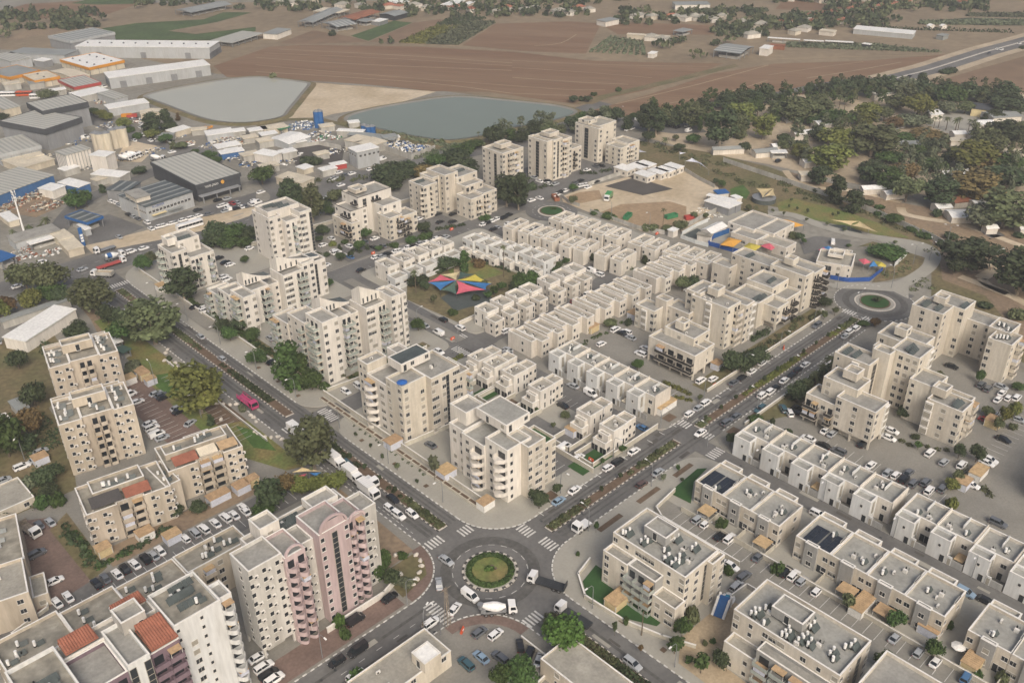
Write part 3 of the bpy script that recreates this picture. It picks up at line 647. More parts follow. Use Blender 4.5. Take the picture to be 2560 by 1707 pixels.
def trunk_mesh(kind,seed):
 def f():
  rng=random.Random(seed+99); b=MB()
  H={'euc':8.5,'broad':4,'tall':8,'bush':.8,'small':2.3,'dark':5,'cyp':4}[kind]; r={'euc':.32,'broad':.22,'tall':.28,'bush':.06,'small':.07,'dark':.25,'cyp':.15}[kind]
  pts=[(0,0,0)]; 
  for k in range(1,5): pts.append((rng.uniform(-.15,.15)*k*.6*H/8,rng.uniform(-.15,.15)*k*.6*H/8,H*k/4))
  b.tube(pts,[r,r*.85,r*.65,r*.45,r*.2],6)
  if kind not in('cyp',):
   for k in range(6 if H>3 else 3):
    t=.35+.5*rng.random(); i=min(3,int(t*4)); z=H*t; a=rng.random()*6.28; l=H*.28
    x0=pts[i][0]; y0=pts[i][1]; b.tube([(x0,y0,z),(x0+math.cos(a)*l*.6,y0+math.sin(a)*l*.6,z+l*.5),(x0+math.cos(a)*l,y0+math.sin(a)*l,z+l)],[r*.45,r*.3,r*.1],4)
  return b.mesh('trunk_'+kind,['bark_pale' if kind in('euc','tall') else 'bark'])
 return cached(('trunk',kind,seed),f)
def palm_meshes(seed):
 def f():
  rng=random.Random(seed); b=MB(); n=26
  for k in range(n):
   a=6.283*k/n+rng.uniform(-.1,.1); up=rng.uniform(-.5,1.0); L=2.4
   prev=None
   for j in range(5):
    t=j/4; x=L*t*math.cos(up*.7); z=L*t*math.sin(up*.8)-1.3*t*t; w=.3*(1-.75*t)+.03
    c=Vector((math.cos(a)*x,math.sin(a)*x,z)); s=Vector((-math.sin(a),math.cos(a),0))*w
    cur=(tuple(c-s),tuple(c+s-Vector((0,0,.12))))
    if prev: b.quad(prev[0],cur[0],cur[1],prev[1])
    prev=cur
  cr=b.mesh('fronds',['leaf_olive']); b=MB(); b.tube([(0,0,0),(.1,0,3),(.05,.08,6.0)],[.24,.19,.16],7); return cr,b.mesh('trunk_palm',['bark'])
 return cached(('palm',seed),f)
def tree(name,label,kind,x,y,s,leaf,group,seed,sz=None,z=0):
 root=obj(name,None,loc=(x,y,z),rz=(seed*1.37)%6.28); tag(root,label,{'bush':'shrub','palm':'palm tree'}.get(kind,'tree'),group)
 if kind=='palm':
  cr,tr=palm_meshes(seed%3); sc=(1.0,1.0,1.0)
  obj('trunk',tr,root,sc=(s,s,(sz or s))); obj('crown',cr,root,(0.05*s,.08*s,6.0*(sz or s)),sc=s); return root
 me=crown_mesh(kind,seed%5); sc=(s,s,sz or s)
 key=('crownm',kind,seed%5,leaf)
 if key not in CACHE:
  m2=me.copy(); m2.materials.clear(); m2.materials.append(M(leaf)); CACHE[key]=m2
 obj('crown',CACHE[key],root,sc=sc); obj('trunk',trunk_mesh(kind,seed%5),root,sc=sc)
 return root
def leaf_mass(name,label,spots,leaf,seed,cat='foliage',n_per=60,ls=.5):
 rs=np.random.RandomState(seed); V=[]
 for (x,y,z,a,b_,c) in spots:
  n=max(6,int(n_per*(a*b_+a*c+b_*c)**.8/3)) if n_per>0 else -n_per
  d=rs.randn(n,3); d[:,2]=np.abs(d[:,2])*.9-.15; d/=np.linalg.norm(d,axis=1)[:,None]
  p=np.array([x,y,z])+d*np.array([a,b_,c])*(.58+.56*rs.rand(n))[:,None]
  nr=d+.6*rs.randn(n,3); nr/=np.linalg.norm(nr,axis=1)[:,None]; t=np.cross(nr,rs.randn(n,3)); t/=np.linalg.norm(t,axis=1)[:,None]; u=np.cross(nr,t)
  s=ls*(.6+.8*rs.rand(n))[:,None]; q=np.empty((n,4,3)); q[:,0]=p-t*s*.9-u*s*.25; q[:,1]=p+t*s*.2-u*s*.7; q[:,2]=p+t*s+u*s*.3; q[:,3]=p-t*s*.3+u*s*.75
  V.append(q.reshape(-1,3))
 v=np.concatenate(V); me=bpy.data.meshes.new(name); me.from_pydata(v.tolist(),[],np.arange(len(v)).reshape(-1,4).tolist()); me.materials.append(M(leaf)); me.update()
 return me
def inset(pts,d):
 n=len(pts); ar=sum(pts[k][0]*pts[(k+1)%n][1]-pts[(k+1)%n][0]*pts[k][1] for k in range(n)); s=1 if ar>0 else -1; out=[]
 for k in range(n):
  a,b,c=Vector(pts[k-1]),Vector(pts[k]),Vector(pts[(k+1)%n]); e1=(b-a).normalized(); e2=(c-b).normalized()
  nn=Vector((-(e1.y+e2.y),e1.x+e2.x))*s
  nn=nn.normalized() if nn.length>1e-6 else Vector((0,0)); out.append((b.x+nn.x*d,b.y+nn.y*d))
 return out
def pond(name,label,pts,water,seed):
 P=smooth(pts,2); rings=[(inset(P,-5),0),(inset(P,-2.6),.9),(inset(P,-1.2),.9),(inset(P,1.2),.3)]
 b=MB(); n=len(P)
 for (a,za),(c,zc) in zip(rings,rings[1:]):
  for k in range(n): b.quad((*a[k],za),(*a[(k+1)%n],za),(*c[(k+1)%n],zc),(*c[k],zc),0 if zc>.5 else 1)
 tag(obj('bank',b.mesh('bank',['scrub','liner'])),'bank of the '+label.split(' with')[0],None,kind='structure')
 b=MB(); b.poly(rings[3][0],.5); o=obj(name,b.mesh(name,[water])); tag(o,label,None,kind='structure')
def roundabout(label,x,y,r,ri,centre,seed):
 root=obj('roundabout_island',None,loc=(x,y,0)); tag(root,'round central island of the '+label,'traffic island')
 b=MB(); b.cyl(0,0,0,.30,r,n=64,m=0); b.cyl(0,0,.30,.31,r-.6,n=64,m=1); obj('kerb_ring',b.mesh('kerb_ring',['kerb','pavement']),root)
 b=MB(); n=40
 for k in range(0,n,2):
  a0,a1=2*math.pi*k/n,2*math.pi*(k+1)/n
  b.quad(*[(rr*math.cos(a),rr*math.sin(a),.306) for rr,a in ((r+.01,a0),(r+.01,a1),(r-.55,a1),(r-.55,a0))][::1],0)
  b.quad(*[((r+.012)*math.cos(a),(r+.012)*math.sin(a),z) for a,z in ((a0,.02),(a1,.02),(a1,.306),(a0,.306))],0)
 o=obj('kerb_paint',b.mesh('kerb_paint',['kerb_black' if seed==1 else 'kerb']),root); o['kind']='stuff'
 b=MB(); b.cyl(0,0,.3,.42,ri,n=56); obj('planting_bed',b.mesh('planting_bed',['bed' if centre=='lawn' else 'lawn']),root)
 if centre=='lawn':
  b=MB(); b.cyl(0,0,.42,.47,ri-.6,n=56); obj('lawn',b.mesh('lawn',['turf']),root)
  sp=[(1.0+.5*k,.9-.6*k,.8,.55,.55,.5) for k in range(3)]
  obj('shrub',leaf_mass('shrub','',sp,'leaf_green',seed,n_per=-60,ls=.3),root)
 else:
  sp=[((ri-.75)*math.cos(a),(ri-.75)*math.sin(a),.45,.75,.75,.6) for a in [2*math.pi*k/46 for k in range(46)]]
  o=obj('hedge_ring',leaf_mass('hedge','',sp,'leaf_green',3,n_per=-70,ls=.28),root); o['kind']='stuff'
  obj('lawn',(lambda q:(q.cyl(0,0,.42,.46,ri-1.5,n=40),q.mesh('lawn',['grass']))[1])(MB()),root)
  obj('shrub',leaf_mass('shrub','',[(-.3,.5,.6,.9,.7,.7),(.5,-.2,.6,.6,.5,.5)],'leaf_lime',5,n_per=-140,ls=.3),root)
  b=MB(); b.box(.9,-1.0,.45,1.2,.6,.75); b.box(.75,-1.1,.75,1.35,.7,.95); obj('bench',b.mesh('bench',['bark']),root)
 b=MB(); n=36
 for k in range(0,n,2):
  a0,a1=2*math.pi*k/n,2*math.pi*(k+1)/n
  b.quad(*[(rr*math.cos(a),rr*math.sin(a),.13) for rr,a in ((r+2.4,a0),(r+2.4,a1),(r+2.25,a1),(r+2.25,a0))][::-1],0)
 o=obj('road_dashes',b.mesh('road_dashes',['paint']),root)
def median(label,x0,y0,x1,y1,seed):
 rs=random.Random(seed); root=obj('median_strip',None); tag(root,label,'median')
 lx=abs(x1-x0)>abs(y1-y0)
 pts=[(x0,y0),(x1,y0),(x1,y1),(x0,y1)]
 b=MB(); b.box(x0,y0,0,x1,y1,.2); obj('kerb',b.mesh('kerb',['kerb']),root)
 e=.35; b=MB(); b.box(x0+e,y0+e,.2,x1-e,y1-e,.24); obj('soil',b.mesh('soil',['bed']),root)
 b=MB(); L=abs(x1-x0) if lx else abs(y1-y0); k=0
 while k<L-1:
  if lx:
   for yy in (y0-.012,y1-.29): b.box(x0+k,yy,.02,x0+k+.9,yy+.302,.206)
  else:
   for xx in (x0-.012,x1-.29): b.box(xx,y0+k,.02,xx+.302,y0+k+.9,.206)
  k+=1.8
 o=obj('kerb_paint',b.mesh('kerb_paint',['kerb_black']),root); o['kind']='stuff'
 sp=[];sp2=[]; k=1.0
 while k<L-1:
  dense=math.sin(k*.12+seed)+rs.uniform(-.5,.5)
  if dense>-.35:
   for q in (-.6,.6) if dense>.1 else (0,):
    c=(x0+k,(y0+y1)/2+q) if lx else ((x0+x1)/2+q,y0+k)
    (sp if math.sin(k*.045+seed*2)>.1 else sp2).append((c[0],c[1],.25,.75,.75,.35+.35*rs.random()))
  k+=1.0
 if sp: o=obj('ground_cover',leaf_mass('ground_cover','',sp,'leaf_yellow' if lx else 'leaf_olive',seed,n_per=-38,ls=.3),root); o['kind']='stuff'
 if sp2: o=obj('ground_cover',leaf_mass('ground_cover','',sp2,'leaf_olive' if lx else 'leaf_dark',seed+1,n_per=-38,ls=.3),root); o['kind']='stuff'
def crossing(label,x,y,d,n):
 root=obj('zebra_crossing',None,loc=(x,y,0)); tag(root,label,'crossing',kind='structure')
 def f():
  b=MB(); b.quad((-1.6,-.25,0),(1.6,-.25,0),(1.6,.25,0),(-1.6,.25,0)); return b.mesh('stripe',['paint'])
 for k in range(n):
  t=(k-(n-1)/2)*1.0
  o=obj('stripe',cached('stripe',f),root,((0,t,.14) if d=='x' else (t,0,.14)),0 if d=='x' else math.pi/2)
def dashes(label,line,on,off,w):
 a,c=Vector(line[0]),Vector(line[1]); L=(c-a).length; d=(c-a)/L; n=Vector((-d.y,d.x))*w/2; b=MB(); t=0
 while t<L:
  p=a+d*t; q=a+d*min(L,t+on); b.quad((*(p-n),.137),(*(q-n),.137),(*(q+n),.137),(*(p+n),.137)); t+=on+off
 tag(obj('road_marking',b.mesh('road_marking',['paint'])),label,None,kind='structure')
def wall_line(name,label,pts,h,t,m,cat='wall',post=0,group=None):
 root=obj(name,None,loc=(pts[0][0],pts[0][1],0)); tag(root,label,cat,group)
 o=Vector(pts[0])
 for a,c in zip(pts,pts[1:]):
  a=Vector(a)-o; c=Vector(c)-o; L=(c-a).length
  if L<.05: continue
  ang=math.atan2(c.y-a.y,c.x-a.x)
  if post:
   n=max(1,int(round(L/post))); pl=L/n
   def pm(pl=round(pl,2)):
    b=MB(); b.box(.03,-t/2,0,pl-.03,t/2,h); b.box(-.1,-t/2-.06,0,.1,t/2+.06,h+.12); return b.mesh('panel',[m])
   me=cached(('panel',round(pl,2),h,t,m),pm)
   for k in range(n): q=a+(c-a)*k/n; obj('panel',me,root,(q.x,q.y,0),ang)
  else:
   b=MB(); b.box(-t/2,-t/2,0,L+t/2,t/2,h); b.box(-t/2-.05,-t/2-.05,h,L+t/2+.05,t/2+.05,h+.1,1); obj('wall_run',b.mesh('wall_run',[m,'coping']),root,(a.x,a.y,0),ang)
 return root
def lamp(label,x,y,ang,h=8,arm=2.2,double=False):
 root=obj('street_lamp',None,loc=(x,y,.1),rz=ang); tag(root,label,'street lamp','street lamps')
 def f():
  b=MB(); b.tube([(0,0,0),(0,0,h*.7),(.1,0,h*.88),(.6,0,h*.97),(arm,0,h)],[.11,.09,.07,.06,.05],6)
  if double: b.tube([(0,0,h*.7),(-.1,0,h*.88),(-.6,0,h*.97),(-arm,0,h)],[.09,.07,.06,.05],6)
  return b.mesh('pole',['steel'])
 obj('pole',cached(('lp',h,arm,double),f),root)
 def g():
  b=MB(); b.box(-.1,-.17,-.06,.75,.17,.1,0,True); return b.mesh('lamp_head',['tank'])
 obj('lamp_head',cached('lh',g),root,(arm,0,h))
 if double: obj('lamp_head',cached('lh',g),root,(-arm,0,h),math.pi)
def sail(name,label,tris,z0,group,cat='shade sail'):
 x=sum(p[0] for t,_ in tris for p in t)/sum(len(t) for t,_ in tris); y=sum(p[1] for t,_ in tris for p in t)/sum(len(t) for t,_ in tris)
 root=obj(name,None,loc=(x,y,0)); tag(root,label,cat,group)
 for t,m in tris:
  b=MB(); c=[Vector((p[0]-x,p[1]-y,p[2])) for p in t]; n=6
  if len(c)==3:
   g=sum(c,Vector())/3; idx={}
   for i in range(n+1):
    for j in range(n+1-i):
     k=n-i-j; p=(c[0]*i+c[1]*j+c[2]*k)/n; e=min(i,j,k)/n*3
     pull=(g-p)*.0; 
     edge=1-e
     q=p+(g-p)*.22*(4*max(i*j,j*k,i*k)/n/n)*(1 if min(i,j,k)==0 else .4); q.z-=.35*e
     idx[i,j]=len(b.v); b.v.append(tuple(q))
   for i in range(n):
    for j in range(n-i):
     b.f.append((idx[i,j],idx[i+1,j],idx[i,j+1])); b.m.append(0)
     if j<n-i-1: b.f.append((idx[i+1,j],idx[i+1,j+1],idx[i,j+1])); b.m.append(0)
  else:
   g=sum(c,Vector())/4
   for k in range(4): b.v+= [tuple(c[k]),tuple(c[(k+1)%4]),tuple(g+Vector((0,0,1.2)))]; i=len(b.v)-3; b.f.append((i,i+1,i+2)); b.m.append(0)
  obj('sail_panel',b.mesh('sail_panel',[m]),root)
  for p in c:
   if p.z<z0+3.0:
    q=MB(); q.cyl(p.x,p.y,0,p.z,.1,n=6); obj('post',q.mesh('post',['steel']),root)
 return root
def silo(name,label,x,y,r,h,m,group,cat='silo'):
 root=obj(name,None,loc=(x,y,0)); tag(root,label,cat,group)
 b=MB(); b.cyl(0,0,0,h,r,n=20); obj('shell',b.mesh('shell',[m]),root)
 b=MB(); b.cyl(0,0,h,h+.9,r+.05,.5,n=20); b.cyl(0,0,h-.1,h,r+.06,n=20); obj('cap',b.mesh('cap',['steel']),root)
 b=MB(); b.box(r,-.25,0,r+.06,-.2,h); b.box(r,.2,0,r+.06,.25,h)
 for k in range(int(h/1.0)): b.box(r,-.2,k*1.0,r+.05,.2,k*1.0+.08,0,True)
 obj('ladder',b.mesh('ladder',['dark_steel']),root)
def sign_text(name,label,txt,parent,loc,rz,size,m,cat=None):
 cu=bpy.data.curves.new(name,'FONT'); cu.body=txt; cu.size=size; cu.extrude=.06; cu.align_x='CENTER'; cu.align_y='CENTER'
 cu.materials.append(M(m)); t_=bpy.data.objects.new(name,cu); COL.objects.link(t_); bpy.context.view_layer.update(); me=bpy.data.meshes.new_from_object(t_.evaluated_get(bpy.context.evaluated_depsgraph_get())); bpy.data.objects.remove(t_); o=bpy.data.objects.new(name,me); COL.objects.link(o); o.parent=parent; o.location=loc; o.rotation_euler=(math.pi/2,0,rz)
 if label: o['label']=label
 return o
def barrier(label,x,y,ang):
 root=obj('traffic_barrier',None,loc=(x,y,.12),rz=ang); tag(root,label,'barrier','orange water barriers')
 def f():
  b=MB()
  for s in (0,1):
   i=len(b.v); b.v+=[(-.9,-.28,0),(.9,-.28,0),(.9,.28,0),(-.9,.28,0),(-.8,-.1,1.0),(.8,-.1,1.0),(.8,.1,1.0),(-.8,.1,1.0)]
   for q in [(0,1,5,4),(1,2,6,5),(2,3,7,6),(3,0,4,7),(4,5,6,7)]: b.f.append(tuple(i+k for k in q)); b.m.append(0)
   break
  return b.mesh('body',['barrier_orange'])
 obj('body',cached('barr',f),root)
 b=MB(); b.box(-.3,-.31,.45,.3,-.2,.7,0,True); obj('reflector',b.mesh('reflector',['tank']),root)
def skip_bin(label,x,y,ang,m):
 root=obj('skip_container',None,loc=(x,y,.1),rz=ang); tag(root,label,'container')
 b=MB(); b.box(-3,-1.2,.15,3,1.2,.3,0,True)
 for q in ((-3,-1.2,3,-1.1),(-3,1.1,3,1.2),(-3,-1.1,-2.9,1.1),(2.9,-1.1,3,1.1)): b.box(q[0],q[1],.3,q[2],q[3],1.8)
 for k in range(6): b.box(-2.7+k*1.0,-1.27,.2,-2.55+k*1.0,-1.2,1.7); b.box(-2.7+k*1.0,1.2,.2,-2.55+k*1.0,1.27,1.7)
 obj('tub',b.mesh('tub',[m]),root)
def cabin(label,x,y,w,d,h,ang,wall,roof,group=None,name='cabin',cat='cabin',win='w'):
 root=obj(name,None,loc=(x,y,0),rz=ang); tag(root,label,cat,group)
 b=MB(); b.box(0,0,0,w,d,h); obj('wall',b.mesh('wall',[wall]),root); b=MB(); b.box(-.25,-.25,h+.003,w+.25,d+.25,h+.3,0,True); obj('roof',b.mesh('roof',[roof]),root)
 for k in range(max(1,int(w/3))): obj('window',win_mesh(win),root,(w*(k+.5)/max(1,int(w/3)),0,1.0),0)
 for k in range(max(1,int(d/3.2))): obj('window',win_mesh('w'),root,(0,d*(k+.5)/max(1,int(d/3.2)),1.0),-math.pi/2)
def village_house(label,x,y,w,d,h,ang,wall,roof,group):
 return shed(label,x,y,ang,w,d,h,'village_house','house',roof='hip',rm=roof,wall=wall,rise=1.9,group=group)
def scrap(name,label,spots,seed,mats,cat='scrap heap',sz=.9):
 rs=random.Random(seed); b=MB()
 for (x,y,rx,ry,hh,n) in spots:
  for _ in range(n):
   a=rs.random()*6.28; r=math.sqrt(rs.random()); px=x+rx*r*math.cos(a); py=y+ry*r*math.sin(a); z=hh*(1-r*r)*rs.random(); s=sz*rs.uniform(.3,1.3); t=rs.random()*6.28
   c,sn=math.cos(t)*s,math.sin(t)*s; hz=sz*rs.uniform(.2,.8); i=len(b.v); mm=rs.randrange(len(mats))
   b.v+=[(px+c,py+sn,z),(px-sn*.6,py+c*.6,z),(px-c,py-sn,z+hz*.3),(px+sn*.6,py-c*.6,z),(px+c*.7,py+sn*.7,z+hz),(px-sn*.4,py+c*.4,z+hz*1.1),(px-c*.7,py-sn*.7,z+hz),(px+sn*.4,py-c*.4,z+hz*.8)]
   for q in [(0,1,5,4),(1,2,6,5),(2,3,7,6),(3,0,4,7),(4,5,6,7)]: b.f.append(tuple(i+k for k in q)); b.m.append(mm)
 o=obj(name,b.mesh(name,mats)); tag(o,label,cat,kind='stuff')

def _attach(o):
 r=LAST[0]; mw=Matrix.Translation(r.location)@Matrix.Rotation(r.rotation_euler.z,4,'Z'); o.parent=r; o.matrix_parent_inverse=mw.inverted(); return o
LAST=[None]
_building0=building
def building(*a,**k):
 LAST[0]=_building0(*a,**k); return LAST[0]
def arch_gable(_,x,y,z,hw,m):
 b=MB(); n=12
 for k in range(n):
  a0,a1=math.pi*k/n,math.pi*(k+1)/n
  for (r0,r1,y0,y1) in ((hw,hw-.5,0,.5),):
   P=[(r0*math.cos(a0),z+r0*math.sin(a0)*.9),(r0*math.cos(a1),z+r0*math.sin(a1)*.9),(r1*math.cos(a1),z+r1*math.sin(a1)*.9),(r1*math.cos(a0),z+r1*math.sin(a0)*.9)]
   i=len(b.v); b.v+=[(p[0],y0,p[1]) for p in P]+[(p[0],y1,p[1]) for p in P]
   for q in [(0,1,2,3),(7,6,5,4),(0,4,5,1),(2,6,7,3)]: b.f.append(tuple(i+j for j in q)); b.m.append(0)
 if hw>3: b.quad((-hw+.5,.3,z),(hw-.5,.3,z),(hw-1.4,.3,z+2.2),(-hw+1.4,.3,z+2.2))
 _attach(obj('arched_gable',b.mesh('arched_gable',[m]),loc=(x,y,0)))
def tile_roof(x0,y0,x1,y1,z):
 b=MB(); n=max(4,int((x1-x0)/.5)); d=y1-y0
 for k in range(n):
  xa=x0+(x1-x0)*k/n; xb=x0+(x1-x0)*(k+1)/n; xm=(xa+xb)/2
  b.quad((xa,y0,z),(xm,y0,z+.12),(xm,y1,z+.12+d*.18),(xa,y1,z+d*.18)); b.quad((xm,y0,z+.12),(xb,y0,z),(xb,y1,z+d*.18),(xm,y1,z+.12+d*.18))
 b.box(x0-.15,y0-.15,z-.3,x1+.15,y0,z+.02); b.box(x0-.15,y0,z-.3,x0,y1,z+.05); b.box(x1,y0,z-.3,x1+.15,y1,z+.05); b.box(x0,y1,z-.3,x1,y1+.15,z+d*.18)
 _attach(obj('tiled_roof',b.mesh('tiled_roof',['tile_red'])))
def canopy_sheet(_,x,y,w,d,z,deg,m):
 b=MB(); i=0
 b.v+=[(0,0,0),(w,0,0),(w,d,.7),(0,d,.7),(0,0,-.12),(w,0,-.12),(w,d,.58),(0,d,.58)]
 b.f+=[(0,1,2,3),(7,6,5,4),(0,4,5,1),(1,5,6,2),(2,6,7,3),(3,7,4,0)]; b.m+=[0]*6
 for px in (.1,w-.2): b.box(px,.1,-1.6,px+.1,.2,0,1)
 _attach(obj('roof_canopy',b.mesh('roof_canopy',[m,'frame']),loc=(x,y,z),rz=R(deg)))
def crest(_,x,y,w,d,z0,z1,n):
 b=MB(); N=14; prev=None; zf=lambda t: z0+.7+(z1-z0)*((1-t)**1.5)
 for k in range(N+1):
  t=k/N; zz=zf(t); X=x+w*t; cur=[(X,y,zz),(X,y+.35,zz),(X,y+d,z0+(zz-z0)*.55),(X,y+d,z0),(X,y,z0)]
  if prev:
   b.quad(prev[4],cur[4],cur[0],prev[0],0); b.quad(prev[0],cur[0],cur[1],prev[1],2); b.quad(prev[1],cur[1],cur[2],prev[2],1); b.quad(cur[3],prev[3],prev[2],cur[2],0)
  else: b.f.append(tuple(range(len(b.v),len(b.v)+5))[::-1]); b.v+=cur; b.m.append(0)
  prev=cur
 b.f.append(tuple(range(len(b.v),len(b.v)+5))); b.v+=prev; b.m.append(0)
 _attach(obj('roof_crest',b.mesh('roof_crest',['white_wall','solar_old','coping'])))
 for k in range(6):
  t=(k+.6)/8
  if zf(t)-z0>2.4: _attach(obj('window',win_mesh('t'),loc=(x+w*t,y-.01,z0+.25)))
LAST_SHED=[None]
_shed0=shed
def shed(*a,**k):
 LAST_SHED[0]=_shed0(*a,**k); return LAST_SHED[0]

def boulder(x,y,i,zone):
 def f(k):
  rs=random.Random(k); b=MB(); n=7
  rings=[(.0,.75),(.3,.85),(.6,.55),(.75,.1)]
  prev=None
  for z,r in rings:
   j=len(b.v)
   for q in range(n): a=2*math.pi*q/n; rr=r*rs.uniform(.75,1.15); b.v.append((rr*math.cos(a),rr*.7*math.sin(a),z*rs.uniform(.85,1.1)))
   if prev is not None:
    for q in range(n): b.f.append((prev+q,prev+(q+1)%n,j+(q+1)%n,j+q)); b.m.append(0)
   prev=j
  b.f.append(tuple(range(prev,prev+n))); b.m.append(0); return b.mesh('boulder',['kerb'])
 o=obj('boulder',cached(('bould',i%4),lambda:f(i%4)),loc=(x,y,.12),rz=i*1.1); tag(o,'pale limestone boulder '+zone,'boulder','boulders '+zone)
def mast(x,y,h):
 root=obj('antenna_mast',None,loc=(x,y,0)); tag(root,'tall white antenna mast rising from the flat grey depot','mast')
 b=MB(); b.cyl(0,0,0,h,.45,.28,n=10); obj('pole',b.mesh('pole',['tank']),root)
 for k in range(6):
  a=k*1.05; b=MB(); b.box(-.12,-.15,0,.12,.15,2.2); obj('antenna_panel',b.mesh('antenna_panel',['tank']),root,(.8*math.cos(a),.8*math.sin(a),h-1.5-(k%2)*2.6))
 b=MB(); b.cyl(0,0,h-3.2,h-3.05,.9,n=10); b.cyl(0,0,h-.6,h-.45,.9,n=10); obj('platform',b.mesh('platform',['steel']),root)
def pylon(x,y,h):
 root=obj('lattice_pylon',None,loc=(x,y,0)); tag(root,'rusty lattice pylon standing beside the near roundabout','pylon')
 b=MB(); w=.55
 for sx in (-1,1):
  for sy in (-1,1): b.tube([(sx*w,sy*w,0),(sx*w*.35,sy*w*.35,h)],.06,4)
 for k in range(10):
  t0,t1=k/10,(k+1)/10; r0,r1=w*(1-.65*t0),w*(1-.65*t1)
  for a,c in (((-1,-1),(1,-1)),((1,-1),(1,1)),((1,1),(-1,1)),((-1,1),(-1,-1))): b.tube([(a[0]*r0,a[1]*r0,h*t0),(c[0]*r1,c[1]*r1,h*t1)],.035,4)
 obj('lattice',b.mesh('lattice',['bark_pale']),root)
 b=MB(); b.tube([(-1.6,0,h-.5),(1.6,0,h-.5)],.06,4); b.tube([(0,-1.2,h-1.6),(0,1.2,h-1.6)],.05,4); obj('crossarm',b.mesh('crossarm',['bark_pale']),root)
def pole(label,x,y,h):
 root=obj('utility_pole',None,loc=(x,y,0)); tag(root,label,'pole')
 b=MB(); b.tube([(0,0,0),(.1,.1,h)],[.16,.1],7); obj('shaft',b.mesh('shaft',['bark']),root)
 b=MB(); b.tube([(-.8,.1,h-.5),(1,.1,h-.5)],.06,4); b.tube([(.1,.1,h-.9),(.6,-.7,h-.4)],.04,4); obj('crossarm',b.mesh('crossarm',['bark']),root)
def inflatable(x,y):
 root=obj('inflatable_slide',None,loc=(x,y,.15),rz=.25); tag(root,'blue and white inflatable water slide in a walled yard','inflatable slide')
 b=MB(); b.v+=[(-3,-1.2,.3),(-3,1.2,.3),(.2,1.2,3.0),(.2,-1.2,3.0)]; b.f.append((3,2,1,0)); b.m.append(0); b.box(.2,-1.3,0,1.6,1.3,3.0); obj('slide_ramp',b.mesh('slide_ramp',['metal_blue']),root)
 for s in (-1.35,1.35):
  b=MB(); b.tube([(-3.2,s,.5),(-1.5,s,1.9),(.2,s,3.4),(1.6,s,3.4),(1.7,s,.3)],.32,8); obj('side_tube',b.mesh('side_tube',['tank']),root)
 b=MB(); n=20; P=[(3.6+1.9*math.cos(2*math.pi*k/n),1.4*math.sin(2*math.pi*k/n),.35) for k in range(n+1)]; b.tube(P,.32,8); obj('pool_ring',b.mesh('pool_ring',['tank']),root)
 b=MB(); b.poly([(p[0],p[1]) for p in P[:-1]],.25); obj('pool_water',b.mesh('pool_water',['pool']),root)
def parasol(label,x,y,z,m):
 root=obj('parasol',None,loc=(x,y,z)); tag(root,label,'parasol')
 b=MB(); n=8; top=(0,0,2.7); b.v.append(top)
 for k in range(n): a=2*math.pi*k/n; b.v.append((1.6*math.cos(a),1.6*math.sin(a),2.15))
 for k in range(n): b.f.append((0,1+k,1+(k+1)%n)); b.m.append(0)
 obj('canopy',b.mesh('canopy',[m]),root); b=MB(); b.cyl(0,0,0,2.65,.04,n=6); b.cyl(0,0,0,.1,.3,n=8); obj('pole',b.mesh('pole',['frame']),root)
def booth(label,x,y,w,d,m,i):
 root=obj('garden_booth',None,loc=(x,y,.12)); tag(root,label,'booth','tan-roofed garden booths')
 b=MB(); b.box(-.15,-.15,2.35,w+.15,d+.15,2.5,0,True)
 k=0
 while k<w: b.box(k,-.2,2.5,k+.12,d+.2,2.56); k+=.6
 obj('roof',b.mesh('roof',[m]),root)
 b=MB(); b.box(0,0,0,w,.05,2.35); b.box(0,0,0,.05,d,2.35); b.box(w-.05,0,0,w,d,2.35); b.box(0,d-.05,0,w,d,2.35); obj('wall_cloth',b.mesh('wall_cloth',[['tarp_white','awning_white','tarp_white','canvas_beige'][i%4]]),root)
 b=MB()
 for px in (0,w-.1):
  for py in (-.03,d-.07): b.box(px-.03,py-.03,0,px+.12,py+.12,2.4)
 obj('frame_post',b.mesh('frame_post',['frame']),root)
def haze():
 b=MB(); b.box(-850,-850,-1,3100,3100,190,0,True); m=bpy.data.materials.new('haze_air'); m.use_nodes=True; nt=m.node_tree; nt.nodes.clear()
 o_=nt.nodes.new('ShaderNodeOutputMaterial'); v=nt.nodes.new('ShaderNodeVolumePrincipled'); v.inputs['Color'].default_value=(.86,.87,.88,1); v.inputs['Density'].default_value=HAZE; v.inputs['Anisotropy'].default_value=.2
 nt.links.new(v.outputs[0],o_.inputs['Volume']); o=obj('haze',b.mesh('haze',[m])); tag(o,'thin pale haze filling the air over the town','haze',kind='stuff')
HAZE=.0003

TK=[('euc','eucalyptus_tree','eucalyptus'),('tall','tall_tree','slender tree'),('broad','broad_tree','round-crowned tree'),('dark','dense_tree','dense tree'),('bush','shrub','shrub'),('small','street_tree','small street tree'),('cyp','cypress','cypress'),('palm','palm_tree','palm')]
TL={'d':('leaf_dark','dark green'),'o':('leaf_olive','olive green'),'y':('leaf_yellow','yellow-green'),'g':('leaf_green','green'),'q':('leaf_grey','grey-green'),'l':('leaf_lime','bright lime'),'b':('leaf_brown','brownish')}
NT=[0]
def trees(zone,s):
 L=[q.split() for q in s.split(';')]; tot={}; idx={}
 for q in L: tot[q[2]]=tot.get(q[2],0)+1
 for x,y,kl,a,b in L:
  k,nm,ds=TK[int(kl[0])]; lf,ln=TL[kl[1]]; i=idx.get(kl,0); idx[kl]=i+1; NT[0]+=1
  tree(nm,ln+' '+ds+' '+zone+(', '+ordn(i)+' from the left' if tot[kl]>1 else ''),k,float(x),float(y),float(a),lf,'plants '+zone,NT[0],float(b))
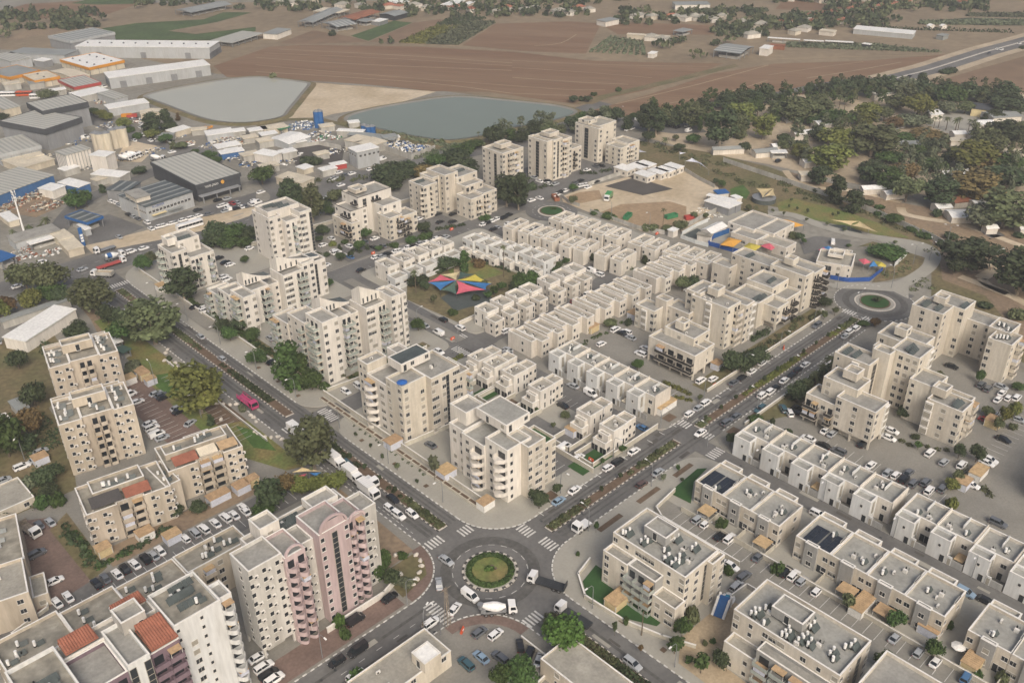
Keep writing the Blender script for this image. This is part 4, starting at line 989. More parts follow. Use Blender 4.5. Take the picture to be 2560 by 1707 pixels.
CN={'w':'white','s':'silver','g':'grey','b':'black','B':'blue','r':'red','t':'teal','n':'brown','k':'sky blue'}
CK={'e':('sedan','sedan'),'h':('hatch','hatchback'),'u':('suv','off-roader'),'v':('van','van')}
def cars(zone,s):
 L=[q.split() for q in s.split(';')]
 for i,(x,y,a,c) in enumerate(L):
  k,ds=CK[c[1]]; car(CN[c[0]]+' '+ds+' '+zone+(', '+ordn(i)+' from the left' if len(L)>1 else ''),float(x),float(y),R(float(a)),k,CN[c[0]],'vehicles '+zone,int(c[2]))
def lamps(zone,L):
 for i,(x,y,a) in enumerate(L): lamp('grey street lamp %s, %s of %d'%(zone,ordn(i),len(L)),x,y,R(a))
def village(L):
 for i,(x,y,rd) in enumerate(L):
  village_house('village house with %s roof, %s of the village houses from the left'%('red tiled' if rd else 'pale',ordn(i)),x,y,[9,11,8,12][i%4],[8,9,7][i%3],3.2,R((i*37)%60-30),['cream2','white_wall','sand'][i%3],'tile_red' if rd else 'deck_pale','village houses along the top')
def mass(name,label,leaf,spots,seed,n,ls,cat):
 tag(obj(name,leaf_mass(name,'',spots,leaf,seed,n_per=n,ls=ls)),label,cat,kind='stuff')
def hline(pts,step,rx,rz,jit):
 out=[]; rs=random.Random(len(pts)*7+int(pts[0][0]*10))
 for a,b in zip(pts,pts[1:]):
  L=math.dist(a,b); n=max(1,int(L/step))
  for k in range(n): out.append((a[0]+(b[0]-a[0])*k/n+rs.gauss(0,jit),a[1]+(b[1]-a[1])*k/n+rs.gauss(0,jit),0,rx*rs.uniform(.8,1.2),rx*rs.uniform(.8,1.2),rz*rs.uniform(.7,1.3)))
 return out
def orch(q,rows,n,r,h):
 A=[np.array(p) for p in q]; sp=[]; rs=random.Random(rows*n)
 for i in range(rows):
  u=(i+.5)/rows; a=A[0]*(1-u)+A[1]*u; b=A[3]*(1-u)+A[2]*u
  for k in range(n): c=a+(b-a)*(k+.5)/n; sp.append((c[0],c[1],.4,r*rs.uniform(.8,1.15),r*rs.uniform(.8,1.15),h*rs.uniform(.8,1.2)))
 return sp
def woods(W):
 rs=random.Random(4); sp=[]
 for q,n in W:
  for _ in range(n):
   u,v=rs.random(),rs.random(); x=(q[0][0]*(1-u)+q[1][0]*u)*(1-v)+(q[3][0]*(1-u)+q[2][0]*u)*v; y=(q[0][1]*(1-u)+q[1][1]*u)*(1-v)+(q[3][1]*(1-u)+q[2][1]*u)*v
   k=rs.uniform(.6,1.2); sp.append((x,y,1.35*k,3.2*k,3.2*k,4.5*k))
 return sp

def house_rows():
 P=dict(ro=[(4,1),(2,1)]); Q=dict(ro=[(4,2),(0,1)])
 for i,x in enumerate([79,86.7,94.2,101.9,111.5,119.4,126.8,134.3,146.3,154.5,162.3]):
  building('cream_house',f'cream flat-roofed house, {ordn(i)} from the residential street in the avenue-side house row','house','cream houses of the avenue-side row','house',x,64.2,0,[(0,0,2.6,11.4,0,6.6,dict(l='..n.')),(2.6,-2.4,3.8,12.6,0,6.6,dict(f='.n.n.',**(P if i%2 else Q)))],seed=i)
 for i,x in enumerate([81.7,89.3,97.0,104.0,113.8,121.7,128.3]):
  building('courtyard_house',f'pale two-level courtyard house, {ordn(i)} from the residential street in the middle row','house','courtyard houses of the middle row','town',x,88.9,0,[(0,0,5.6,6.9,0,7.2,dict(f='.w.w',l='n.t.',ro=[(4,1)])),(-1.3,-5.4,4.6,5.4,0,5.9,dict(f='w.t',l='t.n.',wall='cream2')),(3.3,-3.4,2.1,3.4,0,3.2,dict(f='d'))],seed=20+i)
 for i,(x,y) in enumerate([(140.4,136.8),(141.6,128.9),(142.2,122.3),(143.0,115.7),(143.6,106.9),(145.3,100.6),(147.5,91.1),(148.5,83.5)]):
  building('narrow_house',f'narrow cream house, {ordn(i)} from the turning circle in the front narrow row','house','narrow cream houses, front row','house',x,y,R(4),[(0,0,3.2,5.4,0,6.6,dict(l='.n.')),(3.2,.9,8.8,5.1,0,6.6,dict(f='.n...',ro=[(4,1),(2,2)],pv=[(1,.8,6,1,0)] if i==1 else []))],seed=30+i)
 for i,(x,y) in enumerate([(160.6,128.2),(161.2,121.2),(162.2,114.5),(162.6,105.8),(163.8,98.8),(165.3,87.6),(166.1,80.6),(168,71.8),(169.2,64.9),(170.5,58)]):
  building('narrow_house',f'narrow cream house, {ordn(i)} from the turning circle in the back narrow row','house','narrow cream houses, back row','house',x,y,R(4),[(0,0,3.4,6.2,0,6.6,dict(l='n.n.')),(3.4,.9,8.6,5.3,0,6.6,dict(f='.n..n',ro=[(4,1),(2,2)]))],seed=40+i)
 for i,(x,y) in enumerate([(119.6,138.6),(120.6,131.6),(121.8,124.8),(124.2,118.2),(125.9,111.3),(126.2,104.2)]):
  building('white_house',f'white modern house, {ordn(i)} from the back in the row beside the playground','house','white houses beside the playground','town',x,y,0,[(0,0,6.8,6.4,0,7,dict(l='W.w',f='.t.t.w',ro=[(4,1)],wall='cool_white')),(6.8,1.2,4,5,0,6.2,dict(f='n.n')),(-2.8,.4,2.8,5.4,0,3.4,dict(l='D.w',deck='deck_pale'))],seed=50+i)
 for i,x in enumerate([79.7,87.5,95,102,108.3]):
  building('white_house',f'pale house with boxed roof, {ordn(i)} from the street in the row behind the shade sails','house','white houses behind the shade sails','town',x,143.8,0,[(0,0,5.6,8.6,0,7,dict(f='.W.w',l='w..n',ro=[(2,2),(4,1)])),(-.8,-5.3,6.2,5.3,0,4.2,dict(f='W.W',l='n.',wall='cool_white'))],seed=60+i)
 for i,(x,y) in enumerate([(57,66.4),(57.8,59.8),(58.8,52),(58.5,39.9),(59.3,20.2),(58.5,10.4)]):
  building('courtyard_house',f'white courtyard house, {ordn(i)} from the cross street in the row of six','house','white courtyard houses','town',x,y,0,[(0,0,6.6,5.6,0,7.4,dict(l='W.',f='.t.tn',wall='white_wall',ro=[(2,1),(4,1)])),(6.6,.6,4.2,4.6,0,7,dict(f='.n.n',wall='cream2')),(-3,.5,3,4.8,0,4.2,dict(l='D.D',f='w',wall='white_wall')),(-1.4,.9,1.4,4,0,5.9,dict(l='w.',par=.3))],seed=70+i)
  wall_line('garden_wall',f'cream garden wall of the {ordn(i)} courtyard house',[(x-.2,y+6.2),(x-10,y+6.2),(x-10,y-.8),(x-.2,y-.8)],1.7,.2,'garden_wall',group='garden walls')
def planter_row(label,x,y0,y1,n):
 root=obj('planter_row',None,loc=(x,y0,0)); tag(root,label,'planter'); L=(y1-y0)/n
 def f():
  b=MB(); b.box(0,0,0,1.5,.25,.7); b.box(0,.25,0,.25,L,.7); b.box(1.25,.25,0,1.5,L,.7); return b.mesh('kerb_wall',['garden_wall'])
 def g():
  b=MB(); b.box(.25,.25,0,1.25,L,.5); return b.mesh('soil',['bed'])
 a,c=cached(('plw',L),f),cached(('pls',L),g)
 for k in range(n): obj('kerb_wall',a,root,(0,k*L,.1)); obj('soil',c,root,(0,k*L,.1))
def bay_lines(label,x0,y0,dx,dy,n,lx,ly):
 b=MB(); ln=math.hypot(lx,ly); nx,ny=-ly/ln*.07,lx/ln*.07
 for k in range(n):
  x,y=x0+dx*k,y0+dy*k; b.quad((x-nx,y-ny,.255),(x+lx-nx,y+ly-ny,.255),(x+lx+nx,y+ly+ny,.255),(x+nx,y+ny,.255))
 tag(obj('road_marking',b.mesh('road_marking',['paint'])),label,None,kind='structure')

def kerb_run(label,lines):
 b=MB()
 for pts in lines:
  for a,c in zip(pts,pts[1:]):
   a,c=Vector(a),Vector(c); L=(c-a).length; d=(c-a)/L; n=Vector((-d.y,d.x))*.16; t=0
   while t<L-.5:
    p,q=a+d*t,a+d*min(L,t+1.0); b.prism([tuple(p-n),tuple(q-n),tuple(q+n),tuple(p+n)],0,.165); t+=2.0
 tag(obj('kerb_stones',b.mesh('kerb_stones',['paint'])),label,'kerb',kind='stuff')

def field_tracks(L):
 for i,(w,p) in enumerate(L): _t=sheet('field_track',strip(spline(p,3),w),.13,'track','pale tractor track across the ploughed fields, %s of the tracks'%ordn(i)); _t['group']='tractor tracks'
def terraces():
 for i in range(5): row_unit('terrace_house','white-fronted terrace house, %s of five from the cross street'%ordn(i),'white-fronted terrace by the street',77.8,round(55-8.3*(i+1),1),8.3,11.3,7.0,i+1,i==4)
 for i,y in enumerate([-14.7,-23.8,-32.9,-42.1,-51.3,-62.9,-72.1,-81.6,-91.2,-100.6]): row_unit('terrace_house','white-fronted terrace house along the lane, %s from the avenue'%ordn(i),'white-fronted terrace by the lane',82,y-9.2,9.2,12.2,7.0,i+20,i in (4,9))
 for i,y in enumerate([-19.4,-27.9,-36.4,-49.6,-58.95,-68.3,-77.6,-92.0,-101.2]): w=8.5 if i<3 else 9.3; panel_unit('terrace_house','sand-coloured terrace house with grey bay, %s from the avenue'%ordn(i),'grey-bay terrace',57,y-w,w,11.2,7.2,i+60,i in (2,6,8),i in (0,3))
def boulders(zone,L):
 for i,(x,y) in enumerate(L): boulder(x,y,i,zone)
def silos(name,label,L,r,h,m,group,cat):
 for i,(x,y) in enumerate(L): silo(name,label+', '+ordn(i)+' from the left',x,y,r,h,m,group,cat)
def booths(L):
 for i,(x,y,w,d,l) in enumerate(L): booth('tan-roofed garden booth '+l,x,y,w,d,'awning_tan',i)
def grove(quads,h0,seed):
 rs=random.Random(seed); sp=[]
 for q,n in quads:
  for _ in range(n):
   u,v=rs.random(),rs.random(); x=(q[0][0]*(1-u)+q[1][0]*u)*(1-v)+(q[3][0]*(1-u)+q[2][0]*u)*v; y=(q[0][1]*(1-u)+q[1][1]*u)*(1-v)+(q[3][1]*(1-u)+q[2][1]*u)*v
   k=rs.uniform(.6,1.25); H=h0*k
   for j in range(6):
    t=(j+.5)/6; r=1.6*k*math.sin(math.pi*min(1,t+.08)); a=rs.random()*6.28; R_=rs.uniform(1.0,1.9)*k; sp.append((x+r*math.cos(a),y+r*math.sin(a),H*(.3+.62*t),R_,R_,R_*.9))
 return sp
def road_patches(seed,areas):
 rs=random.Random(seed); b=MB()
 for x0,y0,x1,y1,n in areas:
  for k in range(n):
   x,y=rs.uniform(x0,x1),rs.uniform(y0,y1); z=.118+.0007*len(b.f)/10
   if rs.random()<.35: b.poly([(x+.35*math.cos(a*.785),y+.35*math.sin(a*.785)) for a in range(8)],z,1)
   else:
    w,d=(rs.uniform(1.5,6),rs.uniform(.5,1.6)); w,d=(w,d) if x1-x0>y1-y0 else (d,w); b.poly([(x,y),(x+w,y+rs.uniform(-.1,.1)),(x+w,y+d),(x,y+d+rs.uniform(-.1,.1))],z,rs.choice((0,0,2)))
 tag(obj('road_patches',b.mesh('road_patches',['asphalt_dark','dark_steel','pavement'])),'dark repair patches and manhole covers in the roads',None,kind='structure')

# ------------------------------------------------------------------ the place
_b=MB(); _b.poly([(-900,-900),(3200,-900),(3200,3200),(-900,3200)],-.02); tag(obj('ground',_b.mesh('ground',['base_ground'])),'dusty grey-brown ground under the whole town',None,kind='structure')
sheet('far_land',[(94,828),(271,789),(449,618),(656,470),(1106,136),(548,-7),(515,67),(406,139),(304,242),(307,261),(273,354),(229,431),(196,490),(171,610),(70,737)],0.0,'field_pale','pale brown farmland stretching behind the town')
sheet('field',[(205,512),(266,535),(288,521),(346,452),(385,387),(405,326),(443,277),(464,254),(425,249),(369,249),(316,258),(309,277),(296,320),(271,348),(260,375),(239,415),(228,430),(211,457),(196,477)],0.06,'field','large ploughed brown field behind the two reservoirs')
sheet('field',[(306,244),(368,241),(435,242),(488,227),(543,183),(603,150),(512,148),(479,153),(435,168),(400,190),(343,201),(308,227)],0.06,'field','ploughed brown field between the dirt bank and the highway')
sheet('field',[(513,125),(551,121),(630,110),(706,91),(532,35),(528,91),(512,115)],0.06,'field2','dark brown field on the far side of the highway')
sheet('field',[(372,431),(445,470),(495,431),(506,406),(418,344),(391,384)],0.06,'field','brown field with curved plough marks behind the big field')
sheet('field',[(499,396),(520,399),(566,335),(536,313),(484,369)],0.06,'field','small brown field in front of the village')
sheet('field',[(550,259),(608,220),(658,177),(679,145),(606,151),(584,208)],0.06,'field_pale','pale stubble field beside the highway')
sheet('field',[(329,493),(399,524),(424,519),(426,504),(346,474)],0.06,'field2','brown strip between the green crop and the yellow orchard')
sheet('field',[(277,541),(323,561),(330,521),(329,493),(290,523)],0.06,'field2','brown strip in front of the cattle barns')
sheet('field',[(170,839),(200,859),(283,816),(285,787),(229,751),(182,778),(157,802)],0.06,'field','brown field in the top corner behind the trees')
sheet('field',[(703,353),(768,300),(739,260),(683,297),(658,334)],0.06,'field','brown field behind the village')
sheet('field',[(467,368),(474,352),(478,337),(474,370)],0.06,'field','bare patch beside the orchard')
sheet('crop_field',[(332,521),(393,543),(399,525),(331,496)],0.1,'crop_green','bright green crop strip')
sheet('crop_field',[(204,698),(234,697),(282,669),(310,685),(327,665),(284,650),(238,647),(248,619),(297,608),(288,593),(247,588),(193,647)],0.1,'crop_green','dark green crop field behind the grey warehouse')
sheet('crop_field',[(344,474),(356,455),(413,480),(403,499)],0.1,'crop_yellow','yellowing ground of the orchard block')
sheet('crop_field',[(356,455),(371,434),(448,474),(437,499)],0.1,'crop_dark','dark ground of the orchard block')
sheet('crop_field',[(231,830),(250,838),(285,808),(271,783),(246,805)],0.1,'crop_green','pale green crop strip at the top edge')
sheet('crop_field',[(695,219),(739,195),(763,160),(737,150),(712,179)],0.1,'crop_dark','long dark green orchard strip near the top edge')
sheet('crop_field',[(753,203),(791,170),(770,162),(743,198)],0.1,'crop_dark','upper dark green orchard strip near the top edge')
sheet('bare_mound',[(134,719),(167,741),(182,739),(197,691),(182,698),(151,710),(135,701)],0.08,'soil','bare earth beside the trees at the top edge')
sheet('sand_bank',[(229,421),(247,392),(260,368),(273,344),(243,341),(217,346),(196,351),(188,350),(173,363),(183,378),(203,396)],0.08,'sand_pale','pale sandy ground between the two reservoirs')
sheet('bank_soil',[(154,368),(172,365),(188,347),(190,335),(191,311),(205,260),(225,250),(247,247),(234,233),(199,253),(191,290),(185,341),(171,359),(151,362)],0.07,'scrub','brown scrubby bank in front of the reservoirs')
sheet('field_edge',[(315,262),(339,262),(398,255),(442,251),(468,247),(464,241),(399,247),(342,255),(322,252)],0.09,'scrub','weedy dirt bank running between the two ploughed fields')
field_tracks([(1.2,[(240,512),(279,443),(345,348)]),(0.9,[(228,492),(263,421),(317,319)]),(1.3,[(218,475),(280,370),(304,306)]),(1.0,[(252,520),(306,439),(354,357)]),(1.2,[(266,523),(317,442),(360,363)]),(0.9,[(351,354),(378,305),(397,265)]),(1.3,[(332,334),(354,294),(373,266)]),(1.0,[(317,319),(335,287),(352,268)]),(1.2,[(304,306),(326,276)]),(0.9,[(365,368),(404,309),(449,256)]),(1.3,[(332,242),(404,233),(481,228)]),(1.0,[(353,220),(406,208),(446,206)]),(1.2,[(495,237),(540,202),(587,159)]),(0.9,[(458,213),(502,198),(536,185)]),(1.3,[(468,190),(509,177),(553,165)]),(1.0,[(212,465),(229,424),(246,391),(271,348)]),(1.2,[(409,389),(430,381),(461,393)])])
pond('pond','pale sky-toned reservoir with one corner reflecting a white warehouse',[(133,474),(164,474),(188,471),(210,462),(217,445),(226,423),(225,418),(210,404),(194,388),(180,375),(173,367),(163,367),(155,369),(147,374),(139,386),(136,400),(135,418),(134,446),(133,461)],'water_sky_pale',1)
pond('pond','grey-green reservoir with pale foam line along its far bank',[(195,336),(202,341),(222,341),(244,336),(265,330),(277,322),(291,292),(303,266),(304,252),(301,246),(287,244),(266,248),(253,253),(232,254),(219,257),(209,264),(202,285),(198,303),(195,321),(193,330)],'water_green',2)
sheet('road',strip([(498,149),(548,141),(625,135),(678,128),(835,111)],17),.12,'asphalt','dual highway crossing the top corner')
sheet('road_verge',strip([(498,149),(548,141),(625,135),(678,128),(835,111)],30),.09,'dust','pale verge beside the highway')
sheet('road_marking',strip([(498,149),(548,141),(625,135),(678,128),(835,111)],1.6),.30,'kerb','pale median barrier strip of the highway')
sheet('pavement',[(7.2,20.4),(7.6,17.3),(8.6,14.3),(10.3,11.7),(12.5,9.5),(15.1,7.8),(18.1,6.8),(21.2,6.4),(62,6.4),(62.9,6.5),(63.7,6.8),(64.5,7.3),(65.1,7.9),(65.6,8.7),(65.9,9.5),(66,10.4),(66,76),(65.9,77.1),(65.5,78.2),(64.9,79.1),(64.1,79.9),(63.2,80.5),(62.1,80.9),(61,81),(16.2,81),(14.2,80.8),(12.3,80.1),(10.6,79.0),(9.2,77.6),(8.1,75.9),(7.4,74.0),(7.2,72)],0.11,'pavement','paved block between the two avenues and the small junction',1)
sheet('pavement',[(7.2,98),(7.4,96.0),(8.1,94.1),(9.2,92.4),(10.6,91.0),(12.3,89.9),(14.2,89.2),(16.2,89),(61,89),(62.1,89.1),(63.2,89.5),(64.1,90.1),(64.9,90.9),(65.5,91.8),(65.9,92.9),(66,94),(66,228),(65.9,228.9),(65.6,229.7),(65.1,230.5),(64.5,231.1),(63.7,231.6),(62.9,231.9),(62,232),(21.2,232),(18.1,231.6),(15.1,230.6),(12.5,228.9),(10.3,226.7),(8.6,224.1),(7.6,221.1),(7.2,218)],0.11,'pavement','paved block under the white apartment towers',1)
sheet('pavement',[(76,10.4),(76.1,9.5),(76.4,8.7),(76.9,7.9),(77.5,7.3),(78.3,6.8),(79.1,6.5),(80,6.4),(146,6.4),(146.9,6.5),(147.7,6.8),(148.5,7.3),(149.1,7.9),(149.6,8.7),(149.9,9.5),(150,10.4),(150,77),(149.9,77.9),(149.6,78.7),(149.1,79.5),(148.5,80.1),(147.7,80.6),(146.9,80.9),(146,81),(80,81),(79.1,80.9),(78.3,80.6),(77.5,80.1),(76.9,79.5),(76.4,78.7),(76.1,77.9),(76,77)],0.11,'paver_lot','paved block of the cream houses',1)
sheet('pavement',[(150.3,6.7),(150.3,6.6),(150.3,6.6),(150.4,6.5),(150.4,6.5),(150.5,6.4),(150.5,6.4),(150.6,6.4),(175,6.4),(177.0,6.6),(178.9,7.3),(180.6,8.4),(182.0,9.8),(183.1,11.5),(183.8,13.4),(184,15.4),(184,79.5),(184.0,79.6),(184.0,79.6),(183.9,79.7),(183.9,79.7),(183.8,79.8),(183.8,79.8),(183.7,79.8),(150.6,79.8),(150.5,79.8),(150.5,79.8),(150.4,79.7),(150.4,79.7),(150.3,79.6),(150.3,79.6),(150.3,79.5)],0.11,'paver_lot','paved strip behind the cream houses',1)
sheet('pavement',[(76,93.2),(76.1,92.3),(76.4,91.5),(76.9,90.7),(77.5,90.1),(78.3,89.6),(79.1,89.3),(80,89.2),(138.5,89.2),(139.4,89.3),(140.2,89.6),(141.0,90.1),(141.6,90.7),(142.1,91.5),(142.4,92.3),(142.5,93.2),(142.5,156),(142.4,156.9),(142.1,157.7),(141.6,158.5),(141.0,159.1),(140.2,159.6),(139.4,159.9),(138.5,160),(80,160),(79.1,159.9),(78.3,159.6),(77.5,159.1),(76.9,158.5),(76.4,157.7),(76.1,156.9),(76,156)],0.11,'pavement','paved block around the playground',1)
sheet('pavement',[(149.5,80.4),(149.5,80.3),(149.5,80.3),(149.6,80.2),(149.6,80.2),(149.7,80.1),(149.7,80.1),(149.8,80.1),(186.7,80.1),(186.8,80.1),(186.8,80.1),(186.9,80.2),(186.9,80.2),(187.0,80.3),(187.0,80.3),(187,80.4),(187,145.7),(187.0,145.8),(187.0,145.8),(186.9,145.9),(186.9,145.9),(186.8,146.0),(186.8,146.0),(186.7,146),(158.5,146),(156.5,145.8),(154.6,145.1),(152.9,144.0),(151.5,142.6),(150.4,140.9),(149.7,139.0),(149.5,137)],0.11,'pavement','paved block of the narrow cream houses',1)
sheet('pavement',[(66,173.5),(66.1,172.6),(66.4,171.8),(66.9,171.0),(67.5,170.4),(68.3,169.9),(69.1,169.6),(70,169.5),(168,169.5),(168.9,169.6),(169.7,169.9),(170.5,170.4),(171.1,171.0),(171.6,171.8),(171.9,172.6),(172,173.5),(172,228),(171.9,228.9),(171.6,229.7),(171.1,230.5),(170.5,231.1),(169.7,231.6),(168.9,231.9),(168,232),(70,232),(69.1,231.9),(68.3,231.6),(67.5,231.1),(66.9,230.5),(66.4,229.7),(66.1,228.9),(66,228)],0.11,'paver_lot','paved block of the stepped apartment blocks',1)
sheet('pavement',[(7.4,-169.7),(7.4,-169.8),(7.4,-169.8),(7.5,-169.9),(7.5,-169.9),(7.6,-170.0),(7.6,-170.0),(7.7,-170),(75.7,-170),(75.8,-170.0),(75.8,-170.0),(75.9,-169.9),(75.9,-169.9),(76.0,-169.8),(76.0,-169.8),(76,-169.7),(76,-14),(75.8,-12.2),(75.2,-10.5),(74.3,-9.0),(73.0,-7.7),(71.5,-6.8),(69.8,-6.2),(68,-6),(21.4,-6),(18.3,-6.4),(15.3,-7.4),(12.7,-9.1),(10.5,-11.3),(8.8,-13.9),(7.8,-16.9),(7.4,-20)],0.11,'pavement','paved block with the grey-bay terraces',1)
sheet('pavement',[(82,-179.7),(82.0,-179.8),(82.0,-179.8),(82.1,-179.9),(82.1,-179.9),(82.2,-180.0),(82.2,-180.0),(82.3,-180),(186.7,-180),(186.8,-180.0),(186.8,-180.0),(186.9,-179.9),(186.9,-179.9),(187.0,-179.8),(187.0,-179.8),(187,-179.7),(187,-15),(186.8,-13.0),(186.1,-11.1),(185.0,-9.4),(183.6,-8.0),(181.9,-6.9),(180.0,-6.2),(178,-6),(90,-6),(88.2,-6.2),(86.5,-6.8),(85.0,-7.7),(83.7,-9.0),(82.8,-10.5),(82.2,-12.2),(82,-14.0)],0.11,'paver_lot','paved block of parking courts and beige blocks',1)
sheet('pavement',[(-170,5.5),(-170.0,5.4),(-170.0,5.4),(-169.9,5.3),(-169.9,5.3),(-169.8,5.2),(-169.8,5.2),(-169.7,5.2),(-20.2,5.2),(-17.1,5.6),(-14.1,6.6),(-11.5,8.3),(-9.3,10.5),(-7.6,13.1),(-6.6,16.1),(-6.2,19.2),(-6.2,218),(-6.6,221.1),(-7.6,224.1),(-9.3,226.7),(-11.5,228.9),(-14.1,230.6),(-17.1,231.6),(-20.2,232),(-169.7,232),(-169.8,232.0),(-169.8,232.0),(-169.9,231.9),(-169.9,231.9),(-170.0,231.8),(-170.0,231.8),(-170,231.7)],0.11,'paver_lot','paved block of the old beige apartment buildings',1)
sheet('pavement',[(-170,-169.7),(-170.0,-169.8),(-170.0,-169.8),(-169.9,-169.9),(-169.9,-169.9),(-169.8,-170.0),(-169.8,-170.0),(-169.7,-170),(-6.3,-170),(-6.2,-170.0),(-6.2,-170.0),(-6.1,-169.9),(-6.1,-169.9),(-6.0,-169.8),(-6.0,-169.8),(-6,-169.7),(-6,-19.8),(-6.4,-16.7),(-7.4,-13.7),(-9.1,-11.1),(-11.3,-8.9),(-13.9,-7.2),(-16.9,-6.2),(-20,-5.8),(-169.7,-5.8),(-169.8,-5.8),(-169.8,-5.8),(-169.9,-5.9),(-169.9,-5.9),(-170.0,-6.0),(-170.0,-6.0),(-170,-6.1)],0.11,'paver_lot','paved corner with the small car park',1)
sheet('road',[(-22,-22),(22,-22),(22,22),(-22,22)],0.012,'asphalt','asphalt of the near roundabout')
sheet('footpath',[(-20.2,5.5),(-18.1,5.7),(-16.0,6.2),(-14.0,7.0),(-12.1,8.1),(-10.5,9.5),(-9.1,11.1),(-8.0,13.0),(-7.2,15.0),(-6.7,17.1),(-6.5,19.2),(-9.6,19.2),(-9.7,17.5),(-10.1,15.9),(-10.8,14.4),(-11.6,13.0),(-12.7,11.7),(-14.0,10.6),(-15.4,9.8),(-16.9,9.1),(-18.5,8.7),(-20.2,8.6)],0.135,'paver_red','curved red-paved footpath beside the pink tower')
sheet('footpath',[(-6.3,-19.8),(-6.5,-17.7),(-7.0,-15.6),(-7.8,-13.6),(-8.9,-11.7),(-10.3,-10.1),(-11.9,-8.7),(-13.8,-7.6),(-15.8,-6.8),(-17.9,-6.3),(-20,-6.1),(-20,-8.8),(-18.3,-8.9),(-16.6,-9.3),(-15.0,-10.0),(-13.5,-10.9),(-12.2,-12.0),(-11.1,-13.3),(-10.2,-14.8),(-9.5,-16.4),(-9.1,-18.1),(-9,-19.8)],0.135,'paver_red','curved red-paved footpath beside the small car park')
sheet('road',[(-6.4,-170),(7.4,-170),(7.4,236),(-6.4,236)],0.02,'asphalt','avenue with planted median running from the roundabout to the far junction')
sheet('road',[(7.4,-6.2),(215,-6.2),(215,6.6),(7.4,6.6)],0.026000000000000002,'asphalt','avenue with planted median running towards the far roundabout')
sheet('road',[(-170,-6),(-6.4,-6),(-6.4,5.4),(-170,5.4)],0.032,'asphalt','side street running past the pink tower')
sheet('road',[(-190,233),(330,233),(330,255),(-190,255)],0.038000000000000006,'asphalt','main road with lane markings past the petrol station')
sheet('road',[(65,6.5),(76.5,6.5),(76.5,172),(65,172)],0.044,'asphalt','residential street beside the grey-gated terrace')
sheet('road',[(7.3,80.5),(150.5,80.5),(150.5,89.5),(7.3,89.5)],0.05,'asphalt','cross street between the houses and the towers')
sheet('road',[(142,80),(150,80),(150,170),(142,170)],0.05600000000000001,'asphalt','lane behind the white houses')
sheet('road',[(60,159.5),(180,159.5),(180,170),(60,170)],0.062,'asphalt','street in front of the stepped apartment blocks')
sheet('road',[(75.8,-175),(82.2,-175),(82.2,-5.5),(75.8,-5.5)],0.068,'asphalt','lane between the two terraces')
sheet('road',circle(199,1.8,14.5,56),.12,'asphalt','asphalt of the far roundabout')
sheet('road',circle(178.5,150,12,48),.125,'asphalt','asphalt of the small round turning circle')
sheet('road',strip([(172,160),(190,165),(215,162)],7),.12,'asphalt','street leading from the turning circle to the far towers')
sheet('parking_lot',[(180,163),(262,163),(262,200),(180,200)],.10,'asphalt','parking court around the far towers')
roundabout('near roundabout',0,0,7.0,6.0,'bush',1)
roundabout('far roundabout',199,1.8,7.4,5.6,'lawn',2)
roundabout('small turning circle',178.5,150,6.4,5.5,'lawn',3)
median('planted strip in the middle of the avenue, near half',0.1,20,3.6,83,20)
median('planted strip in the middle of the avenue, far half',0.1,93,3.6,215,93)
median('planted strip of the avenue south of the roundabout',-1.9,-150,1.7,-21,7)
median('planted strip of the avenue, roundabout side',21,-1.2,76,2.0,8)
median('planted strip of the avenue, far roundabout side',86,-1.2,183,2.0,9)
crossing('white zebra crossing beside the end of the planted strip',-3.2,17.5,'y',5)
crossing('white zebra crossing in front of the rounded white block',5.4,15.3,'y',4)
crossing('white zebra crossing across the side street by the pink tower',-18,-1.5,'x',8)
crossing('white zebra crossing south of the roundabout by the lime tree',-3.6,-18.5,'y',5)
crossing('white zebra crossing beside the pickup truck',17.2,-3.4,'x',5)
crossing('white zebra crossing at the start of the planted avenue',16.6,4.2,'x',5)
crossing('white zebra crossing beside the box truck at the cross street',-1.8,87,'y',5)
crossing('white zebra crossing at the mouth of the cross street',10.5,84.9,'x',8)
crossing('white zebra crossing beside the lane mouth',84.5,-3.6,'x',5)
crossing('white zebra crossing at the middle of the avenue',84.5,4.1,'x',4)
crossing('white zebra crossing across the lane mouth',79,-11,'y',6)
crossing('white zebra crossing on the left of the far roundabout',185,4.6,'x',5)
crossing('white zebra crossing on the right of the far roundabout',185,-3.4,'x',5)
crossing('white zebra crossing at the small junction',65.2,85,'x',7)
crossing('white zebra crossing before the small junction',70.8,78,'y',6)
crossing('white zebra crossing beyond the small junction',70.8,92,'y',6)
crossing('white zebra crossing at the far junction',4,219,'y',8)
crossing('white zebra crossing near the trees at the far junction',-3,219,'y',6)
sheet('parking_lot',[(37,14),(56,14),(56,40),(37,40)],0.135,'asphalt','parking court behind the rounded white block')
sheet('parking_lot',[(31,40),(56,40),(56,80),(31,80)],0.139,'paver_lot','parking strip behind the first corner block')
sheet('parking_lot',[(92,11),(106,11),(106,56),(92,56)],0.143,'paver_lot','paved parking court beside the balcony block')
sheet('parking_lot',[(40,-128),(52.5,-128),(52.5,-14),(40,-14)],0.147,'paver_lot','paved parking lane behind the grey-bay terrace')
sheet('parking_lot',[(97,-150),(110,-150),(110,-12),(97,-12)],0.151,'paver_lot','paved parking court behind the white terrace')
sheet('parking_lot',[(-118,56),(-8,56),(-8,66),(-118,66)],0.155,'asphalt','parking strip in front of the long low block')
sheet('parking_lot',[(-32,86),(-10,86),(-10,150),(-32,150)],0.159,'paver_red','red-brown parking court beside the park')
sheet('parking_lot',[(-79,103),(-69.6,97),(-69.6,66.5),(-86,64),(-80,90)],0.163,'paver_red','red brick parking court at the left edge')
sheet('parking_lot',[(-56,6),(-22,6),(-22,13),(-56,13)],0.167,'paver_red','red-paved bays in front of the pink tower')
